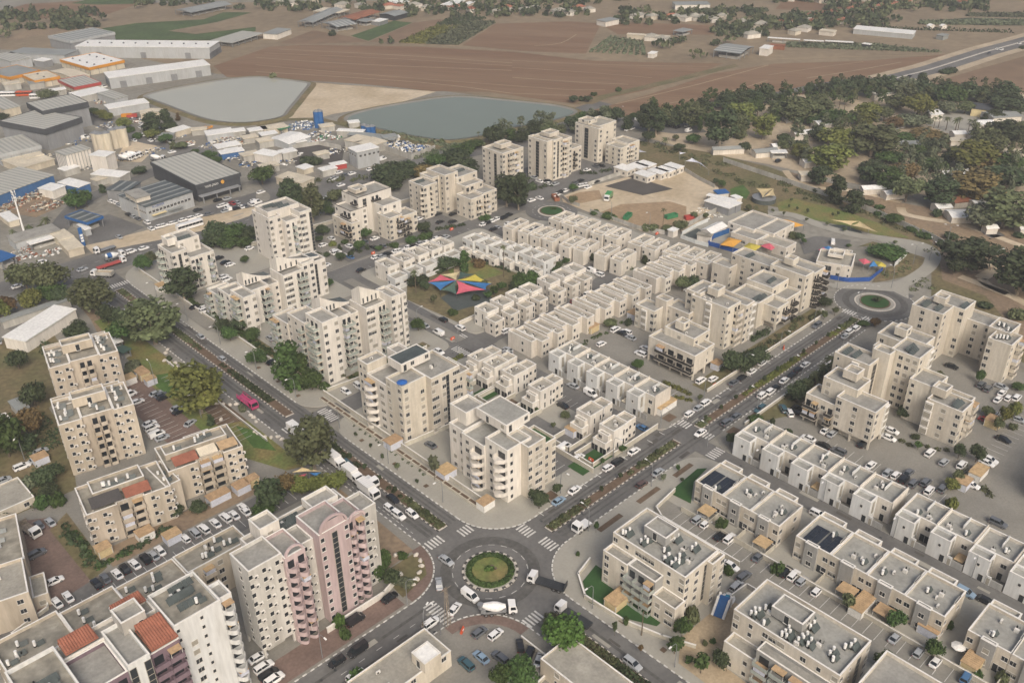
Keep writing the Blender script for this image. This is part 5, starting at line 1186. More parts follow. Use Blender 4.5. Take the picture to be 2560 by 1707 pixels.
sheet('park_lawn',[(-9,68),(-9,196),(-16,196),(-21,140),(-22,90),(-14,70)],0.171,'grass','strip park of dry lawn beside the avenue')
sheet('scrub_yard',[(-112,106),(-60,104),(-52,128),(-50,150),(-34,168),(-30,200),(-70,215),(-110,200)],0.175,'scrub','planted dusty ground behind the old slabs')
sheet('garden',[(-72,66),(-72,92),(-66,96),(-67,68)],0.179,'scrub','planted strip beside the nearest old slab')
sheet('garden',[(-66,67),(-22,67),(-22,73.5),(-66,74.5)],0.183,'soil','brown garden strip before the weathered slabs')
sheet('garden',[(16.6,100),(20,100),(20,172),(16.6,172)],0.187,'scrub','planted strip before the white towers')
sheet('garden',[(27,94.8),(60,94.8),(60,99),(27,99)],0.191,'scrub','planted strip below the nearest white tower')
sheet('garden',[(104,10.2),(178,10.2),(178,15.8),(104,15.8)],0.195,'scrub','planted strip before the balcony blocks')
sheet('garden',[(98,-9.4),(150,-9.4),(150,-17.5),(114,-17.5)],0.199,'scrub','planted strip before the pillared beige block')
sheet('park_bed',[(-9,100),(-9,120),(-15,118),(-17,104)],0.203,'bed','brown planting bed in the strip park')
sheet('lawn',[(-20,128),(-12,124),(-11,142),(-20,146)],0.207,'lawn','bright green lawn in the strip park')
sheet('lawn',[(-15,86),(-11,80),(-9.5,92),(-13,100)],0.211,'lawn','green lawn near the box truck')
sheet('vacant_lot',[(-20,18),(-9,19),(-8,52),(-19,55)],0.215,'soil','bare dark plot beside the pink tower')
sheet('vacant_lot',[(-21,8),(-12,10),(-9.5,14),(-10,18),(-20,18)],0.219,'scrub','dry planted corner beside the pink tower')
sheet('turf',[(9.5,-24),(13.5,-18.5),(20,-17),(20,-40),(15,-40),(11,-32)],0.223,'turf','curved strip of artificial lawn beside the four-storey block')
sheet('turf',[(55.2,-12.5),(69.3,-11.7),(71.5,-13.5),(63.9,-14.5),(55.7,-19.5)],0.227,'turf','artificial lawn beside the solar-roofed terrace')
sheet('turf',[(33,14),(37,14),(37,22),(33,22)],0.231,'turf','small artificial lawn behind the rounded block')
sheet('turf',[(48,56),(57,56),(57,62),(48,62)],0.235,'turf','artificial lawn of a courtyard house')
sheet('turf',[(48,39),(56,39),(56,46),(48,46)],0.239,'turf','artificial lawn of a white courtyard house')
sheet('turf',[(44,9),(57,9),(57,15),(44,15)],0.243,'turf','artificial lawn at the avenue corner')
sheet('soil_yard',[(48,48),(57,48),(57,55),(48,55)],0.247,'bed','bare orange-brown yard of a courtyard house')
sheet('square',[(16,-46),(34,-46.5),(34,-55),(16.5,-55.5),(16,-64),(9.5,-64),(10,-50)],0.251,'paver_tan','tan paved square between the two four-storey blocks')
sheet('playground',[(78,100),(112,100),(122,112),(118,140),(84,138),(76,128)],0.255,'scrub','dry planted ground around the shade sails')
sheet('playground',[(83,108),(98,104),(104,112),(98,122),(86,120)],0.259,'rubber','dark rubber ground under the shade sails')
sheet('grass',[(100,122),(118,118),(118,136),(104,138)],0.263,'grass','dry lawn behind the shade sails')
sheet('path',[(96,124),(100,122),(118,140),(116,146),(112,142)],0.267,'paver_tan','curved path through the playground')
sheet('parking_lot',[(68,90),(72,90),(72,158),(68,158)],0.271,'paver_lot','parking bays along the residential street')
sheet('parking_lot',[(28,112),(66,112),(66,146),(28,146)],0.275,'paver_lot','parking court between the white towers')
sheet('parking_lot',[(10,160),(60,160),(60,190),(10,190)],0.279,'paver_lot','parking court behind the white towers')
sheet('parking_lot',[(80,171),(140,171),(140,186),(80,186)],0.283,'asphalt','parking court of the stepped blocks')
sheet('vacant_lot',[(194.8,159.3),(213.6,158.8),(237,154),(266,139),(257.9,113.8),(239.3,96.5),(201.7,93.2),(189.7,105.4),(189.4,135.8),(190.4,153.8)],0.14,'sand_pale','pale sandy plot behind the narrow houses')
sheet('vacant_lot',[(192.2,133),(207.4,132.7),(226.2,118.6),(226.6,109.4),(217.1,102.3),(201.6,96.7),(191.4,103.7),(190.4,118.5)],0.15,'bare_tan','brown patch of the sandy plot')
sheet('vacant_lot',[(194.5,157.6),(205.2,156.9),(214,152.1),(206.5,143.4),(195.5,146.7),(192.2,152)],0.15,'bare_tan','brown corner of the sandy plot')
sheet('asphalt_pad',[(219.8,153.6),(240,151),(240.3,127.5),(223.2,132.5)],0.16,'asphalt_dark','dark asphalt pad on the sandy plot')
sheet('asphalt_pad',[(238,154),(263,151),(262,143),(237.2,141.2)],0.155,'asphalt_dark','dark asphalt lane between the white cabins')
sheet('scrub_land',[(286,187),(297,148),(300,113),(292.8,65.9),(280.8,23.6),(268.2,0.2),(237.2,-2.4),(265.8,35.3),(254.3,83.3),(258.2,113.4),(267,142),(246,161)],0.045,'scrub','dry scrub between the far towers and the concrete fence')
sheet('scrub_land',[(267,142),(277.5,98.1),(240.8,74.7),(239,96.9),(257.9,113.8)],0.06,'scrub','dry scrub behind the sandy plot')
sheet('scrub_land',[(287,104),(282.9,66),(273.5,24.1),(268.8,2.7),(259.4,-31.6),(228.3,-61.5),(190.3,-64.1),(206.3,-16.6),(237.2,-2.4),(265.8,35.3),(270.8,70.4),(266.2,90.9)],0.05,'scrub','dry scrub strip along the concrete fence')
sheet('bare_land',[(302.4,66.5),(296,29.8),(301.1,-13.8),(289.1,-61.5),(183,-91.6),(190.3,-64.1),(233.5,-25.3),(235.5,-7.6),(264.3,7.3),(278.2,26.3),(283.6,49.8)],0.055,'soil','bare brown land right of the concrete fence')
sheet('bare_land',[(301,103),(300.8,70.3),(300.9,39.9),(307.3,14.7),(307.2,-11.6),(296.4,-15.6),(287.7,30.9),(291.3,59.4),(286.2,91.4)],0.058,'soil','bare strip along the army-camp fence')
sheet('park_lawn',[(259.4,81.9),(270.5,80.6),(270.8,70.4),(272.9,55),(270.4,37.7),(264.6,19.8),(258,31.3),(255.5,52.7),(251.6,67.4),(252,76.1)],0.09,'grass','long green lawn beside the playground path')
sheet('park_lawn',[(259.5,108),(268.9,106.8),(262.6,98.6),(254.1,95.1),(251.5,101.8)],0.09,'lawn','green lawn disc behind the sandy plot')
sheet('path',strip(spline([(246.3,78.2),(252.0,68.8),(250.1,52.9),(251.5,38.0),(257.0,25.8),(261.3,13.4),(256.7,5.6),(243.3,1.3),(228.3,1.0),(218.4,2.8),(209.2,10.7),(201.8,19.5)],5),5.5),.15,'pavement','pale footpath looping round the school grounds')
sheet('plaza',[(252.7,28.6),(262.8,15.1),(260.9,7.6),(250.3,1.6),(241.4,0.4),(235.1,1.1),(250.1,6.3),(250.2,15.2)],0.14,'pavement','pale paved plaza at the bend of the footpath')
sheet('plaza',[(200.5,23.5),(210.1,11.2),(219.3,3.3),(229,1.7),(241.4,0.4),(234.4,-1),(220.8,-0.9),(210.4,-5.9),(212.3,1.1),(205.5,10.5),(198.7,18.7)],0.145,'pavement','pale pavement beyond the far roundabout')
sheet('parking_lot',[(229.5,51.9),(238.5,49.4),(244.9,36.5),(237,33.2),(226.4,36.2),(224.2,41.5),(218.1,43)],0.12,'asphalt','car park between the two school buildings')
sheet('school_yard',[(239.3,96.5),(241.9,75.4),(203.1,50.6),(199.7,63.1),(198.3,77),(195.4,89.6),(201.7,93.2)],0.1,'pavement','yard of the kindergarten')
sheet('sports_pad',[(197.9,90.4),(209.3,90.7),(208.5,79.7),(202.1,78)],0.13,'rubber','green rubber pad of the kindergarten')
sheet('scrub_land',[(240.6,31.2),(246.1,27.2),(247.6,14.9),(236.7,10.9),(227.9,14),(213.4,10.6),(219.6,7),(230.2,3.2),(245.4,3.6),(251.8,13.6),(250.3,29.3)],0.085,'scrub','weedy slope beside the school')
sheet('dirt_track',strip(spline([(301,103),(292,92),(292.1,77.0),(299.1,63.6),(301.1,41.6)],4),3.5),.10,'sand_pale','pale dirt track, along the camp fence')
sheet('dirt_track',strip(spline([(294.8,38.5),(288.7,33.5),(290.8,22.3),(294.9,9.4),(289.5,-18.2),(284.7,-43.1)],4),4),.10,'sand_pale','pale dirt track, past the white cabins')
sheet('dirt_track',strip(spline([(246.9,-17.7),(256.1,-18.6),(260.7,-21.9)],4),5),.10,'sand_pale','pale dirt track, bending round the lone tree')
sheet('dirt_track',strip(spline([(243.1,-11.2),(241.7,-21.9),(239.8,-32.9),(232.8,-49.0)],4),4),.10,'sand_pale','pale dirt track, crossing the bare land')
sheet('dirt_track',strip(spline([(260.8,-11.9),(262.4,-17.8),(263.4,-21.7)],4),4),.10,'sand_pale','pale dirt track, short spur on the bare land')
sheet('dirt_track',strip(spline([(247.2,-18.0),(243.3,-22.1),(241.1,-30.4)],4),4),.10,'sand_pale','pale dirt track, loop by the lone tree')
sheet('yard',[(-22,275.7),(93,614),(127,545),(146,492),(126,378),(161,354),(190,312),(204,264),(208,239),(157,242),(103.4,262.2),(74.2,244.9),(32.7,258.8),(-0.9,260.6)],0.03,'base_ground','grey working ground of the industrial area')
sheet('yard_soil',[(9.6,265.7),(33.7,262.9),(63,258.2),(85.2,252.7),(80.3,244.4),(53.9,244.3),(34.5,248.7),(8.6,255.6)],0.09,'sand_pale','sandy strip along the main road')
sheet('forecourt',[(20,290.8),(32.1,293.1),(37,266.5),(23.7,262.8),(11.4,265.5)],0.1,'asphalt','dark forecourt of the petrol station')
sheet('parking_lot',[(36.5,260.1),(38.2,272.4),(64,270.3),(94.9,268.9),(85.9,253.9),(63.6,259.4)],0.1,'asphalt','car park in front of the supermarket')
sheet('road',strip(spline([(6.9,290.0),(25.2,313.4),(43.2,323.3),(66,329),(101,353),(93,388),(89,437),(89,486)],5),9),.11,'asphalt','industrial road past the scrap yard')
sheet('road',strip(spline([(76.9,238.7),(90.6,247.2),(101.1,256.4),(106,274),(118,313),(95,367)],5),10),.115,'asphalt','curved road behind the supermarket')
sheet('scrap_ground',[(2.7,348.1),(16.3,350.7),(20.5,338.1),(20.1,318.6),(6.6,313.4),(1.7,323.9),(-2.3,333.6)],0.09,'soil','brown ground of the scrap yard')
sheet('gravel_yard',[(84,389),(94,387),(93,369),(75,351),(66,363)],0.09,'sand_pale','pale gravel yard beside the silos')
sheet('yard',[(138,313),(157,309),(161,289),(149,274),(129,285)],0.09,'asphalt_dark','dark empty yard beside the white office block')
sheet('yard',[(124,260),(141,266),(154,253),(144,242),(122.7,244.7)],0.09,'asphalt','vehicle yard behind the stepped blocks')
sheet('camp_yard',[(455,101),(469,87),(464,76),(496,59),(442,39),(415,67),(424,87)],0.07,'pavement','pale paved parade ground of the camp')
sheet('camp_ground',[(418,188),(465,178),(511,146),(541,76),(546,42),(384,-11),(344.9,-23.4),(323.8,16.7),(308.5,68.7),(303,115),(293,152),(294,190)],0.04,'dust','pale dusty earth of the wooded camp')
sheet('road',strip(spline([(424,182),(451,176),(486,164),(504,147)],4),8),.10,'asphalt','road at the edge of the wood')
sheet('road',strip(spline([(205,237),(236,228),(276,223),(310,215),(346,207),(424,182)],4),9),.10,'asphalt','road behind the far towers')
sheet('parking_lot',[(296,214),(321,213),(332,180),(325,168),(310,180),(303,198)],.11,'asphalt','car park in the wood')
dashes('dashed white centre line of the side street',[(-160,-.4),(-22,-.4)],1.6,3.2,.12)
dashes('white dashes on the main road',[(-60,239),(2,239)],2.2,3.5,.15)
dashes('white dashes on the main road beyond the junction',[(10,241),(200,241)],2.2,3.5,.15)
dashes('white dashes along the bus lane of the avenue',[(-5,24),(-5,80)],1.0,1.0,.15)
dashes('white dashes on the near edge of the main road',[(-80,246),(100,246)],2.2,3.5,.15)
dashes('white bay lines along the planted avenue',[(24,6.0),(150,6.0)],.25,5.5,2.0)
kerb_run('white painted kerb stones along both avenues',[[(22,6.4),(62,6.4)],[(80,6.4),(176,6.4)],[(22,-6),(68,-6)],[(90,-6),(178,-6)],[(7.2,20.5),(7.2,72)],[(7.2,98),(7.2,216)],[(-6.2,19.5),(-6.2,216)],[(7.4,-20),(7.4,-150)],[(-6,-20),(-6,-150)],[(-20,5.2),(-150,5.2)],[(-20,-5.8),(-150,-5.8)],circle(21.2,20.4,14,14,180,270),circle(21.4,-20,14,14,90,180),circle(-20.2,19.2,14,14,270,360),circle(-20,-19.8,14,14,0,90),circle(199,1.8,14.6,40,20,340)])
road_patches(5,[(-6,22,0,215,22),(4,22,7,215,14),(22,2.4,180,6,16),(22,-5.8,180,-1.4,16),(-120,-5.5,-20,5,22),(66,10,75,160,14),(8,81.5,64,88.5,8),(-5.8,-140,6,-20,12),(76.4,-110,81.8,-10,8),(-80,234,120,254,20)])
[sheet('tyre_track',[(x0,y0),(x1,y0),(x1,y1),(x0,y1)],.09,'asphalt_worn','dark tyre-worn band '+l) for x0,y0,x1,y1,l in ((-3.4,20,-2.4,225,'of the left avenue lane, outer'),(-1.9,20,-1.0,225,'of the left avenue lane, inner'),(4.4,20,5.0,225,'of the right avenue lane, inner'),(5.7,20,6.4,225,'of the right avenue lane, outer'),(22,2.8,182,3.5,'of the planted avenue, left inner'),(22,4.2,182,4.8,'of the planted avenue, left outer'),(22,-2.6,182,-1.9,'of the planted avenue, right inner'),(22,-4.2,182,-3.6,'of the planted avenue, right outer'),(-150,1.2,-20,2.0,'of the side street, far lane'),(-150,-3,-20,-2.2,'of the side street, near lane'),(3.2,-150,4.0,-20,'south of the roundabout, right'),(-4.2,-150,-3.4,-20,'south of the roundabout, left'))]
sheet('tyre_track',[(9.6,0),(9.5,1.0),(9.4,2.0),(9.1,3.0),(8.8,3.9),(8.3,4.8),(7.8,5.6),(7.1,6.4),(6.4,7.1),(5.6,7.8),(4.8,8.3),(3.9,8.8),(3.0,9.1),(2.0,9.4),(1.0,9.5),(0.0,9.6),(-1.0,9.5),(-2.0,9.4),(-3.0,9.1),(-3.9,8.8),(-4.8,8.3),(-5.6,7.8),(-6.4,7.1),(-7.1,6.4),(-7.8,5.6),(-8.3,4.8),(-8.8,3.9),(-9.1,3.0),(-9.4,2.0),(-9.5,1.0),(-9.6,0.0),(-9.5,-1.0),(-9.4,-2.0),(-9.1,-3.0),(-8.8,-3.9),(-8.3,-4.8),(-7.8,-5.6),(-7.1,-6.4),(-6.4,-7.1),(-5.7,-7.8),(-4.8,-8.3),(-3.9,-8.8),(-3.0,-9.1),(-2.0,-9.4),(-1.0,-9.5),(0.0,-9.6),(1.0,-9.5),(2.0,-9.4),(3.0,-9.1),(3.9,-8.8),(4.8,-8.3),(5.6,-7.8),(6.4,-7.1),(7.1,-6.4),(7.8,-5.7),(8.3,-4.8),(8.8,-3.9),(9.1,-3.0),(9.4,-2.0),(9.5,-1.0),(9.6,0.0),(12.4,0.0),(12.3,-1.3),(12.1,-2.6),(11.8,-3.9),(11.3,-5.1),(10.7,-6.2),(10.0,-7.3),(9.2,-8.3),(8.3,-9.2),(7.3,-10.0),(6.2,-10.7),(5.0,-11.3),(3.8,-11.8),(2.6,-12.1),(1.3,-12.3),(0.0,-12.4),(-1.3,-12.3),(-2.6,-12.1),(-3.8,-11.8),(-5.1,-11.3),(-6.2,-10.7),(-7.3,-10.0),(-8.3,-9.2),(-9.2,-8.3),(-10.0,-7.3),(-10.7,-6.2),(-11.3,-5.0),(-11.8,-3.8),(-12.1,-2.6),(-12.3,-1.3),(-12.4,0.0),(-12.3,1.3),(-12.1,2.6),(-11.8,3.8),(-11.3,5.1),(-10.7,6.2),(-10.0,7.3),(-9.2,8.3),(-8.3,9.2),(-7.3,10.0),(-6.2,10.7),(-5.0,11.3),(-3.8,11.8),(-2.6,12.1),(-1.3,12.3),(0.0,12.4),(1.3,12.3),(2.6,12.1),(3.8,11.8),(5.0,11.3),(6.2,10.7),(7.3,10.0),(8.3,9.2),(9.2,8.3),(10.0,7.3),(10.7,6.2),(11.3,5.0),(11.8,3.8),(12.1,2.6),(12.3,1.3),(12.4,0)],0.09,'asphalt_worn','dark tyre-worn ring round the near roundabout')
sheet('tyre_track',[(208.2,1.8),(208.1,3.0),(207.9,4.2),(207.5,5.3),(207.0,6.4),(206.3,7.4),(205.5,8.3),(204.6,9.1),(203.6,9.8),(202.5,10.3),(201.4,10.7),(200.2,10.9),(199.0,11.0),(197.8,10.9),(196.6,10.7),(195.5,10.3),(194.4,9.8),(193.4,9.1),(192.5,8.3),(191.7,7.4),(191.0,6.4),(190.5,5.3),(190.1,4.2),(189.9,3.0),(189.8,1.8),(189.9,0.6),(190.1,-0.6),(190.5,-1.7),(191.0,-2.8),(191.7,-3.8),(192.5,-4.7),(193.4,-5.5),(194.4,-6.2),(195.5,-6.7),(196.6,-7.1),(197.8,-7.3),(199.0,-7.4),(200.2,-7.3),(201.4,-7.1),(202.5,-6.7),(203.6,-6.2),(204.6,-5.5),(205.5,-4.7),(206.3,-3.8),(207.0,-2.8),(207.5,-1.7),(207.9,-0.6),(208.1,0.6),(208.2,1.8),(210.8,1.8),(210.7,0.2),(210.4,-1.3),(209.9,-2.7),(209.2,-4.1),(208.4,-5.4),(207.3,-6.6),(206.2,-7.6),(204.9,-8.4),(203.5,-9.1),(202.0,-9.6),(200.5,-9.9),(199.0,-10.0),(197.4,-9.9),(195.9,-9.6),(194.5,-9.1),(193.1,-8.4),(191.8,-7.6),(190.6,-6.5),(189.6,-5.4),(188.8,-4.1),(188.1,-2.7),(187.6,-1.2),(187.3,0.3),(187.2,1.8),(187.3,3.3),(187.6,4.9),(188.1,6.3),(188.8,7.7),(189.6,9.0),(190.7,10.1),(191.8,11.2),(193.1,12.0),(194.5,12.7),(196.0,13.2),(197.5,13.5),(199.0,13.6),(200.5,13.5),(202.1,13.2),(203.5,12.7),(204.9,12.0),(206.2,11.2),(207.3,10.1),(208.4,9.0),(209.2,7.7),(209.9,6.3),(210.4,4.9),(210.7,3.3),(210.8,1.8)],0.135,'asphalt_worn','dark tyre-worn ring round the far roundabout')
house_rows()
terraces()
building('apartment_block','cream six-storey corner block with white rooftop terrace and blue parasol','apartment block',None,'aptw',18.2,56,0.0,[(0,0,8.8,7.5,0,20,{'l':'w.w','f':'w.w','aw':0.5,'wall':'cream'}),(0,7.5,8.8,9.5,0,17.2,{'l':'CW','aw':0.6,'bd':2.8,'bw':5,'rail':'solid','wall':'white_wall','b0':1}),(8.8,-2.5,11,12.5,0,20,{'f':'ww.wg.ww','wall':'cream','ro':[(4,1)]}),(19.8,0,6,10,0,15,{'f':'.w.B','wall':'cream'}),(4.8,6,11,6.5,20,22.8,{'f':'dw.w','l':'.','wall':'white_wall','deck':'solar_old','par':0.15}),(0.4,17.1,7.4,4.9,0,20,{'l':'.n.w.','wall':'cream','ro':[(2,1)]}),(9.3,12.5,4.5,6.5,0,21.5,{}),(25.8,4,3,6,0,10,{'f':'.','wall':'cream'})],seed=101)
building('apartment_block','rounded white block with stacked curved balconies at the roundabout corner','apartment block',None,'aptw',21,15.5,0.0,[(0,0,9,8.5,0,17.5,{'l':'nC','f':'n.w','aw':0.5,'bd':2.8,'bw':6,'rail':'solid','wall':'white_wall','deck':'deck_cool'}),(-0.6,8.5,9.6,9,0,14.8,{'l':'wC','aw':0.6,'bd':2.6,'bw':6,'rail':'solid','wall':'white_wall','deck':'deck_cool','b0':1}),(5,-2.9,6.5,8.4,0,17.5,{'f':'w.ww.','wall':'cream'}),(12,-2,4.5,8.5,0,14.5,{'f':'w.w','deck':'deck_turf','wall':'cream'}),(5,5.5,9,12,17.5,20.3,{'f':'d.w','l':'.d.w','wall':'white_wall','deck':'deck_cool','par':0.2}),(0,17.5,9,6,0,15,{'l':'.w.w'}),(3,19.5,7,7,0,18.5,{'wall':'white_wall'})],seed=102)
building('apartment_block','four-storey cream block with curved balcony sweep and rows of white water heaters','apartment block',None,'apt',20.3,-42.8,0.0,[(0,0,12.7,21.2,0,13.6,{'l':'w.n.WWW..n.w','f':'w.w.g.w','deck':'deck_cool','ro':[(1,9),(0,5),(4,3)]}),(-3.8,-0.7,3.8,6.5,0,7,{'l':'wW','deck':'deck_pale'}),(-3.1,5.8,3.1,8,0,10.3,{'l':'BBB','wall':'panel_grey','rail':'glass','aw':0.7,'b0':1,'bd':2}),(-3.5,13.8,3.5,7.4,0,10.3,{'l':'w.n'}),(4.7,9.3,5,6.5,13.6,16.2,{'l':'.d.','f':'w','wall':'panel_grey','deck':'deck_cool'}),(8.2,-1.7,4.9,1.7,0,13.2,{'f':'w.w'})],seed=103)
building('apartment_block','four-storey cream block with grey stair box and scattered white water heaters at the bottom edge','apartment block',None,'apt',20.3,-80.7,0.0,[(0,0,12.9,25,0,13.4,{'l':'w.n.wWW..w.n.w','f':'w.s.g.w','deck':'deck_cool','ro':[(1,11),(0,6),(4,4)]}),(-3.7,16.7,3.7,7.5,0,7.2,{'l':'wn','deck':'deck_pale'}),(-3.3,0.7,3.3,16,0,10.3,{'l':'BBBB','wall':'panel_grey','rail':'glass','aw':0.6,'b0':1}),(4.2,11.2,5,7.5,13.4,16,{'l':'.d.','f':'w','wall':'panel_grey','deck':'deck_cool'}),(0,-25.3,12.9,22,0,13.4,{'l':'w.W.w'})],seed=104)
building('apartment_tower','pink and grey nine-storey tower with arched gables and stacked rounded balconies','apartment block',None,'pink',-54.3,14.8,0.0,[(0,0,8,7.7,0,26.4,{'f':'a.a.a','l':'.n.','stilt':2.6,'wall':'pale_grey'}),(8,-1,5.1,8.7,0,25.5,{'f':'CC','wall':'pink','rail':'solid','b0':1,'bd':1.9,'bw':2.4,'aw':0.12}),(13.1,1.2,3.4,6.5,0,24.5,{'f':'a'}),(16.5,-1.4,8,9.1,0,26.8,{'f':'n.g.n','wall':'pink'}),(24.5,0.4,4.8,7.3,0,25,{'f':'CC','wall':'pink','rail':'solid','b0':1,'bd':1.9,'bw':2.4,'aw':0.2}),(29.3,1.4,4.5,6.3,0,24.2,{'f':'.a.','wall':'pale_grey'}),(5.3,7.7,25,6,0,23.5,{'l':'.n','ro':[(3,2),(4,2)],'wall':'white_wall'}),(7.8,8.2,5,5,23.5,27.8,{'f':'.w.','l':'.','wall':'white_wall'}),(21.3,8.2,7,5,23.5,25.8,{'wall':'white_wall'})],seed=105)
arch_gable('apartment_tower',-43.8,13.7,25.5,2.3,'pink')
arch_gable('apartment_tower',-33.8,13.3,26.8,3.7,'pink')
arch_gable('apartment_tower',-27.4,13.7,25.0,2.3,'pink')
building('apartment_tower','white and purple tower with red-tiled roof terraces and solar collectors at the bottom edge','apartment tower',None,'pink',-72.4,11.7,0.0,[(0,0,10,11.3,0,26.5,{'f':'s.w.s...','wall':'cool_white','ro':[(3,5),(0,1),(4,2)],'deck':'deck_old'}),(10,0.8,2.8,5,0,26,{'f':'C','wall':'cool_white','b0':1,'bd':2.2,'bw':3}),(-6.2,-1.5,6.2,9.3,0,24.5,{'f':'BB','wall':'purple','b0':1,'rail':'solid','aw':0.1}),(-10.6,-2.5,4.4,11.8,0,26,{'f':'g.g','wall':'cool_white'}),(-18.6,-2.1,8,10.4,0,24.5,{'f':'BCB','wall':'purple','b0':1}),(-27.6,-3.3,9,15.1,0,26.5,{'f':'.w.','l':'w.w','wall':'cool_white','ro':[(3,5),(0,1),(4,2)],'deck':'deck_old'}),(-18.6,8.3,18.6,4.5,0,25,{'wall':'white_wall'}),(-7.6,5.8,5,5,24.5,28.5,{'f':'.n','l':'.','wall':'pale_grey'})],seed=106)
tile_roof(-77.8,10.4,-72.6,17.3,25.2)
tile_roof(-79,23.0,-73,25.8,25.9)
tile_roof(-90,20.2,-84,24,25.9)
building('apartment_block','long low beige block with ribbed roof and small water heaters behind the purple tower','apartment block',None,'old',-98,36.5,0.0,[(0,0,14,13.5,0,11,{'f':'w.w.w','l':'w.w','ro':[(0,4),(4,1)]}),(14,1,12,10.7,0,11.4,{'f':'w.w','ro':[(0,4)]}),(26,2.3,14,8.6,0,11,{'f':'w.w.w','ro':[(0,5)]}),(40,3,16,7.5,0,11.6,{'f':'wBw.w','ro':[(0,6),(4,2)]})],seed=107)
building('apartment_block','old beige seven-storey slab with awnings and air conditioners, farthest of the three tall old slabs','apartment block',None,'old',-48.2,143.5,-0.227,[(0,0,6,14,0,17,{'f':'.a.a','l':'.n..','ro':[(0,6)]}),(6,0.8,8.5,13.2,0,17,{'f':'.BB.','wall':'old_beige','b0':1,'aw':0.2,'bw':2.8,'ro':[(0,5)]}),(14.5,0,5.5,14,0,17,{'f':'a.a.','ro':[(0,6),(4,2)]}),(5,6.5,9,4.5,17,20,{'f':'.d.','l':'.','wall':'old_beige'}),(0,11,19,5.5,0,16.5,{'l':'n.n','ro':[(0,3)]})],seed=108)
building('apartment_block','old beige seven-storey slab with awnings and air conditioners, middle old slab with many roof tanks','apartment block',None,'old',-58.2,110.5,-0.227,[(0,0,6,14,0,17.5,{'f':'.a.a','l':'.n..','ro':[(0,6)]}),(6,0.8,8.5,13.2,0,17.5,{'f':'.BB.','wall':'old_beige','b0':1,'aw':0.2,'bw':2.8,'ro':[(0,5)]}),(14.5,0,5.5,14,0,17.5,{'f':'a.a.','ro':[(0,6),(4,2)]}),(5,6.5,9,4.5,17.5,20.5,{'f':'.d.','l':'.','wall':'old_beige'}),(0,11,19,5.5,0,17.0,{'l':'n.n','ro':[(0,3)]})],seed=109)
building('apartment_block','weathered beige slab with red roof canopy beside the parking strip','apartment block',None,'old',-43.4,78.6,-0.175,[(0,0,8,13,0,11,{'f':'a.a','l':'.n.'}),(8,0.8,7,12.2,0,11.4,{'f':'BB','b0':1,'aw':0.3}),(15,0,5.5,13,0,11,{'f':'.a.a','ro':[(0,2)]}),(1,5,17,5,11,13,{'ro':[(0,5)],'wall':'old_grey'})],seed=110)
building('apartment_block','weathered beige slab with dark and red roof canopies, nearest of the old slabs','apartment block',None,'old',-66.2,76.5,-0.175,[(0,0,7.5,13,0,11.2,{'f':'a.a.','l':'.n.a.'}),(7.5,0.8,6.5,12.2,0,11.2,{'f':'BB','b0':1,'aw':0.4}),(14,0,7,13,0,11,{'f':'.a.a'}),(3,5,13,6,11,13.2,{'ro':[(0,5)],'wall':'old_grey'})],seed=111)
canopy_sheet('apartment_block',-64.6,76.0,7.5,4.2,12.3,-10,'roof_dark')
canopy_sheet('apartment_block',-56.6,74.6,6.5,3.6,12.2,-10,'tile_red')
canopy_sheet('apartment_block',-41.5,78.0,6.5,3.6,12.1,-10,'tile_red')
canopy_sheet('apartment_block',-34.8,76.8,5,3.4,12.4,-10,'awning_cream')
canopy_sheet('apartment_block',-29.3,76.0,5,3.2,12.2,-10,'awning_tan')
building('apartment_block','beige low block at the left edge beside the red brick court','apartment block',None,'old',-98.6,65.1,-0.244,[(0,0,13,13,0,9.5,{'f':'w.w','l':'w','ro':[(4,2),(2,3)],'deck':'deck_pale'}),(1,13,12.4,19,0,9,{'l':'w','ro':[(0,6),(2,3)]}),(13,4,3.4,8,0,4,{'f':'w','deck':'deck_pale'})],seed=112)
building('old_house','flat concrete-roofed yard building at the left edge behind the brick court','house',None,'plain',-84,105,0.0,[(0,0,13.5,12,0,3,{'f':'w.w','l':'w','deck':'deck_pale','wall':'sand'})],seed=113)
building('apartment_block','stair link joining the two weathered slabs','apartment block',None,'old',-46.4,74.4,0.0,[(0,0,4.2,11.6,0,10.2,{'f':'a.','ro':[(0,2)]})],seed=114)
building('old_house','low house with red tiled roof at the left edge','house',None,'plain',-74,140,0.0,[(0,0,12,10,0,4.5,{'f':'w.w','l':'w.'})],seed=115)
tile_roof(-74,140.2,-65,149,4.7)
building('small_building','flat-roofed shop with white roof hut beside the small car park','shop',None,'plain',-47,-15.5,0.0,[(0,0,21,9,0,5,{'f':'w.w.w','l':'w.w','ro':[(2,3)],'deck':'deck_pale','wall':'sand'}),(13,-1,4.5,4.5,5,8.0,{'l':'d','wall':'sand','deck':'metal_white','par':0.1})],seed=116)
building('small_building','pale flat-roofed building cut by the bottom edge','building',None,'plain',-14,-60,0.0,[(0,0,9.2,29,0,5.5,{'l':'w.w','deck':'deck_pale','wall':'sand'})],seed=117)
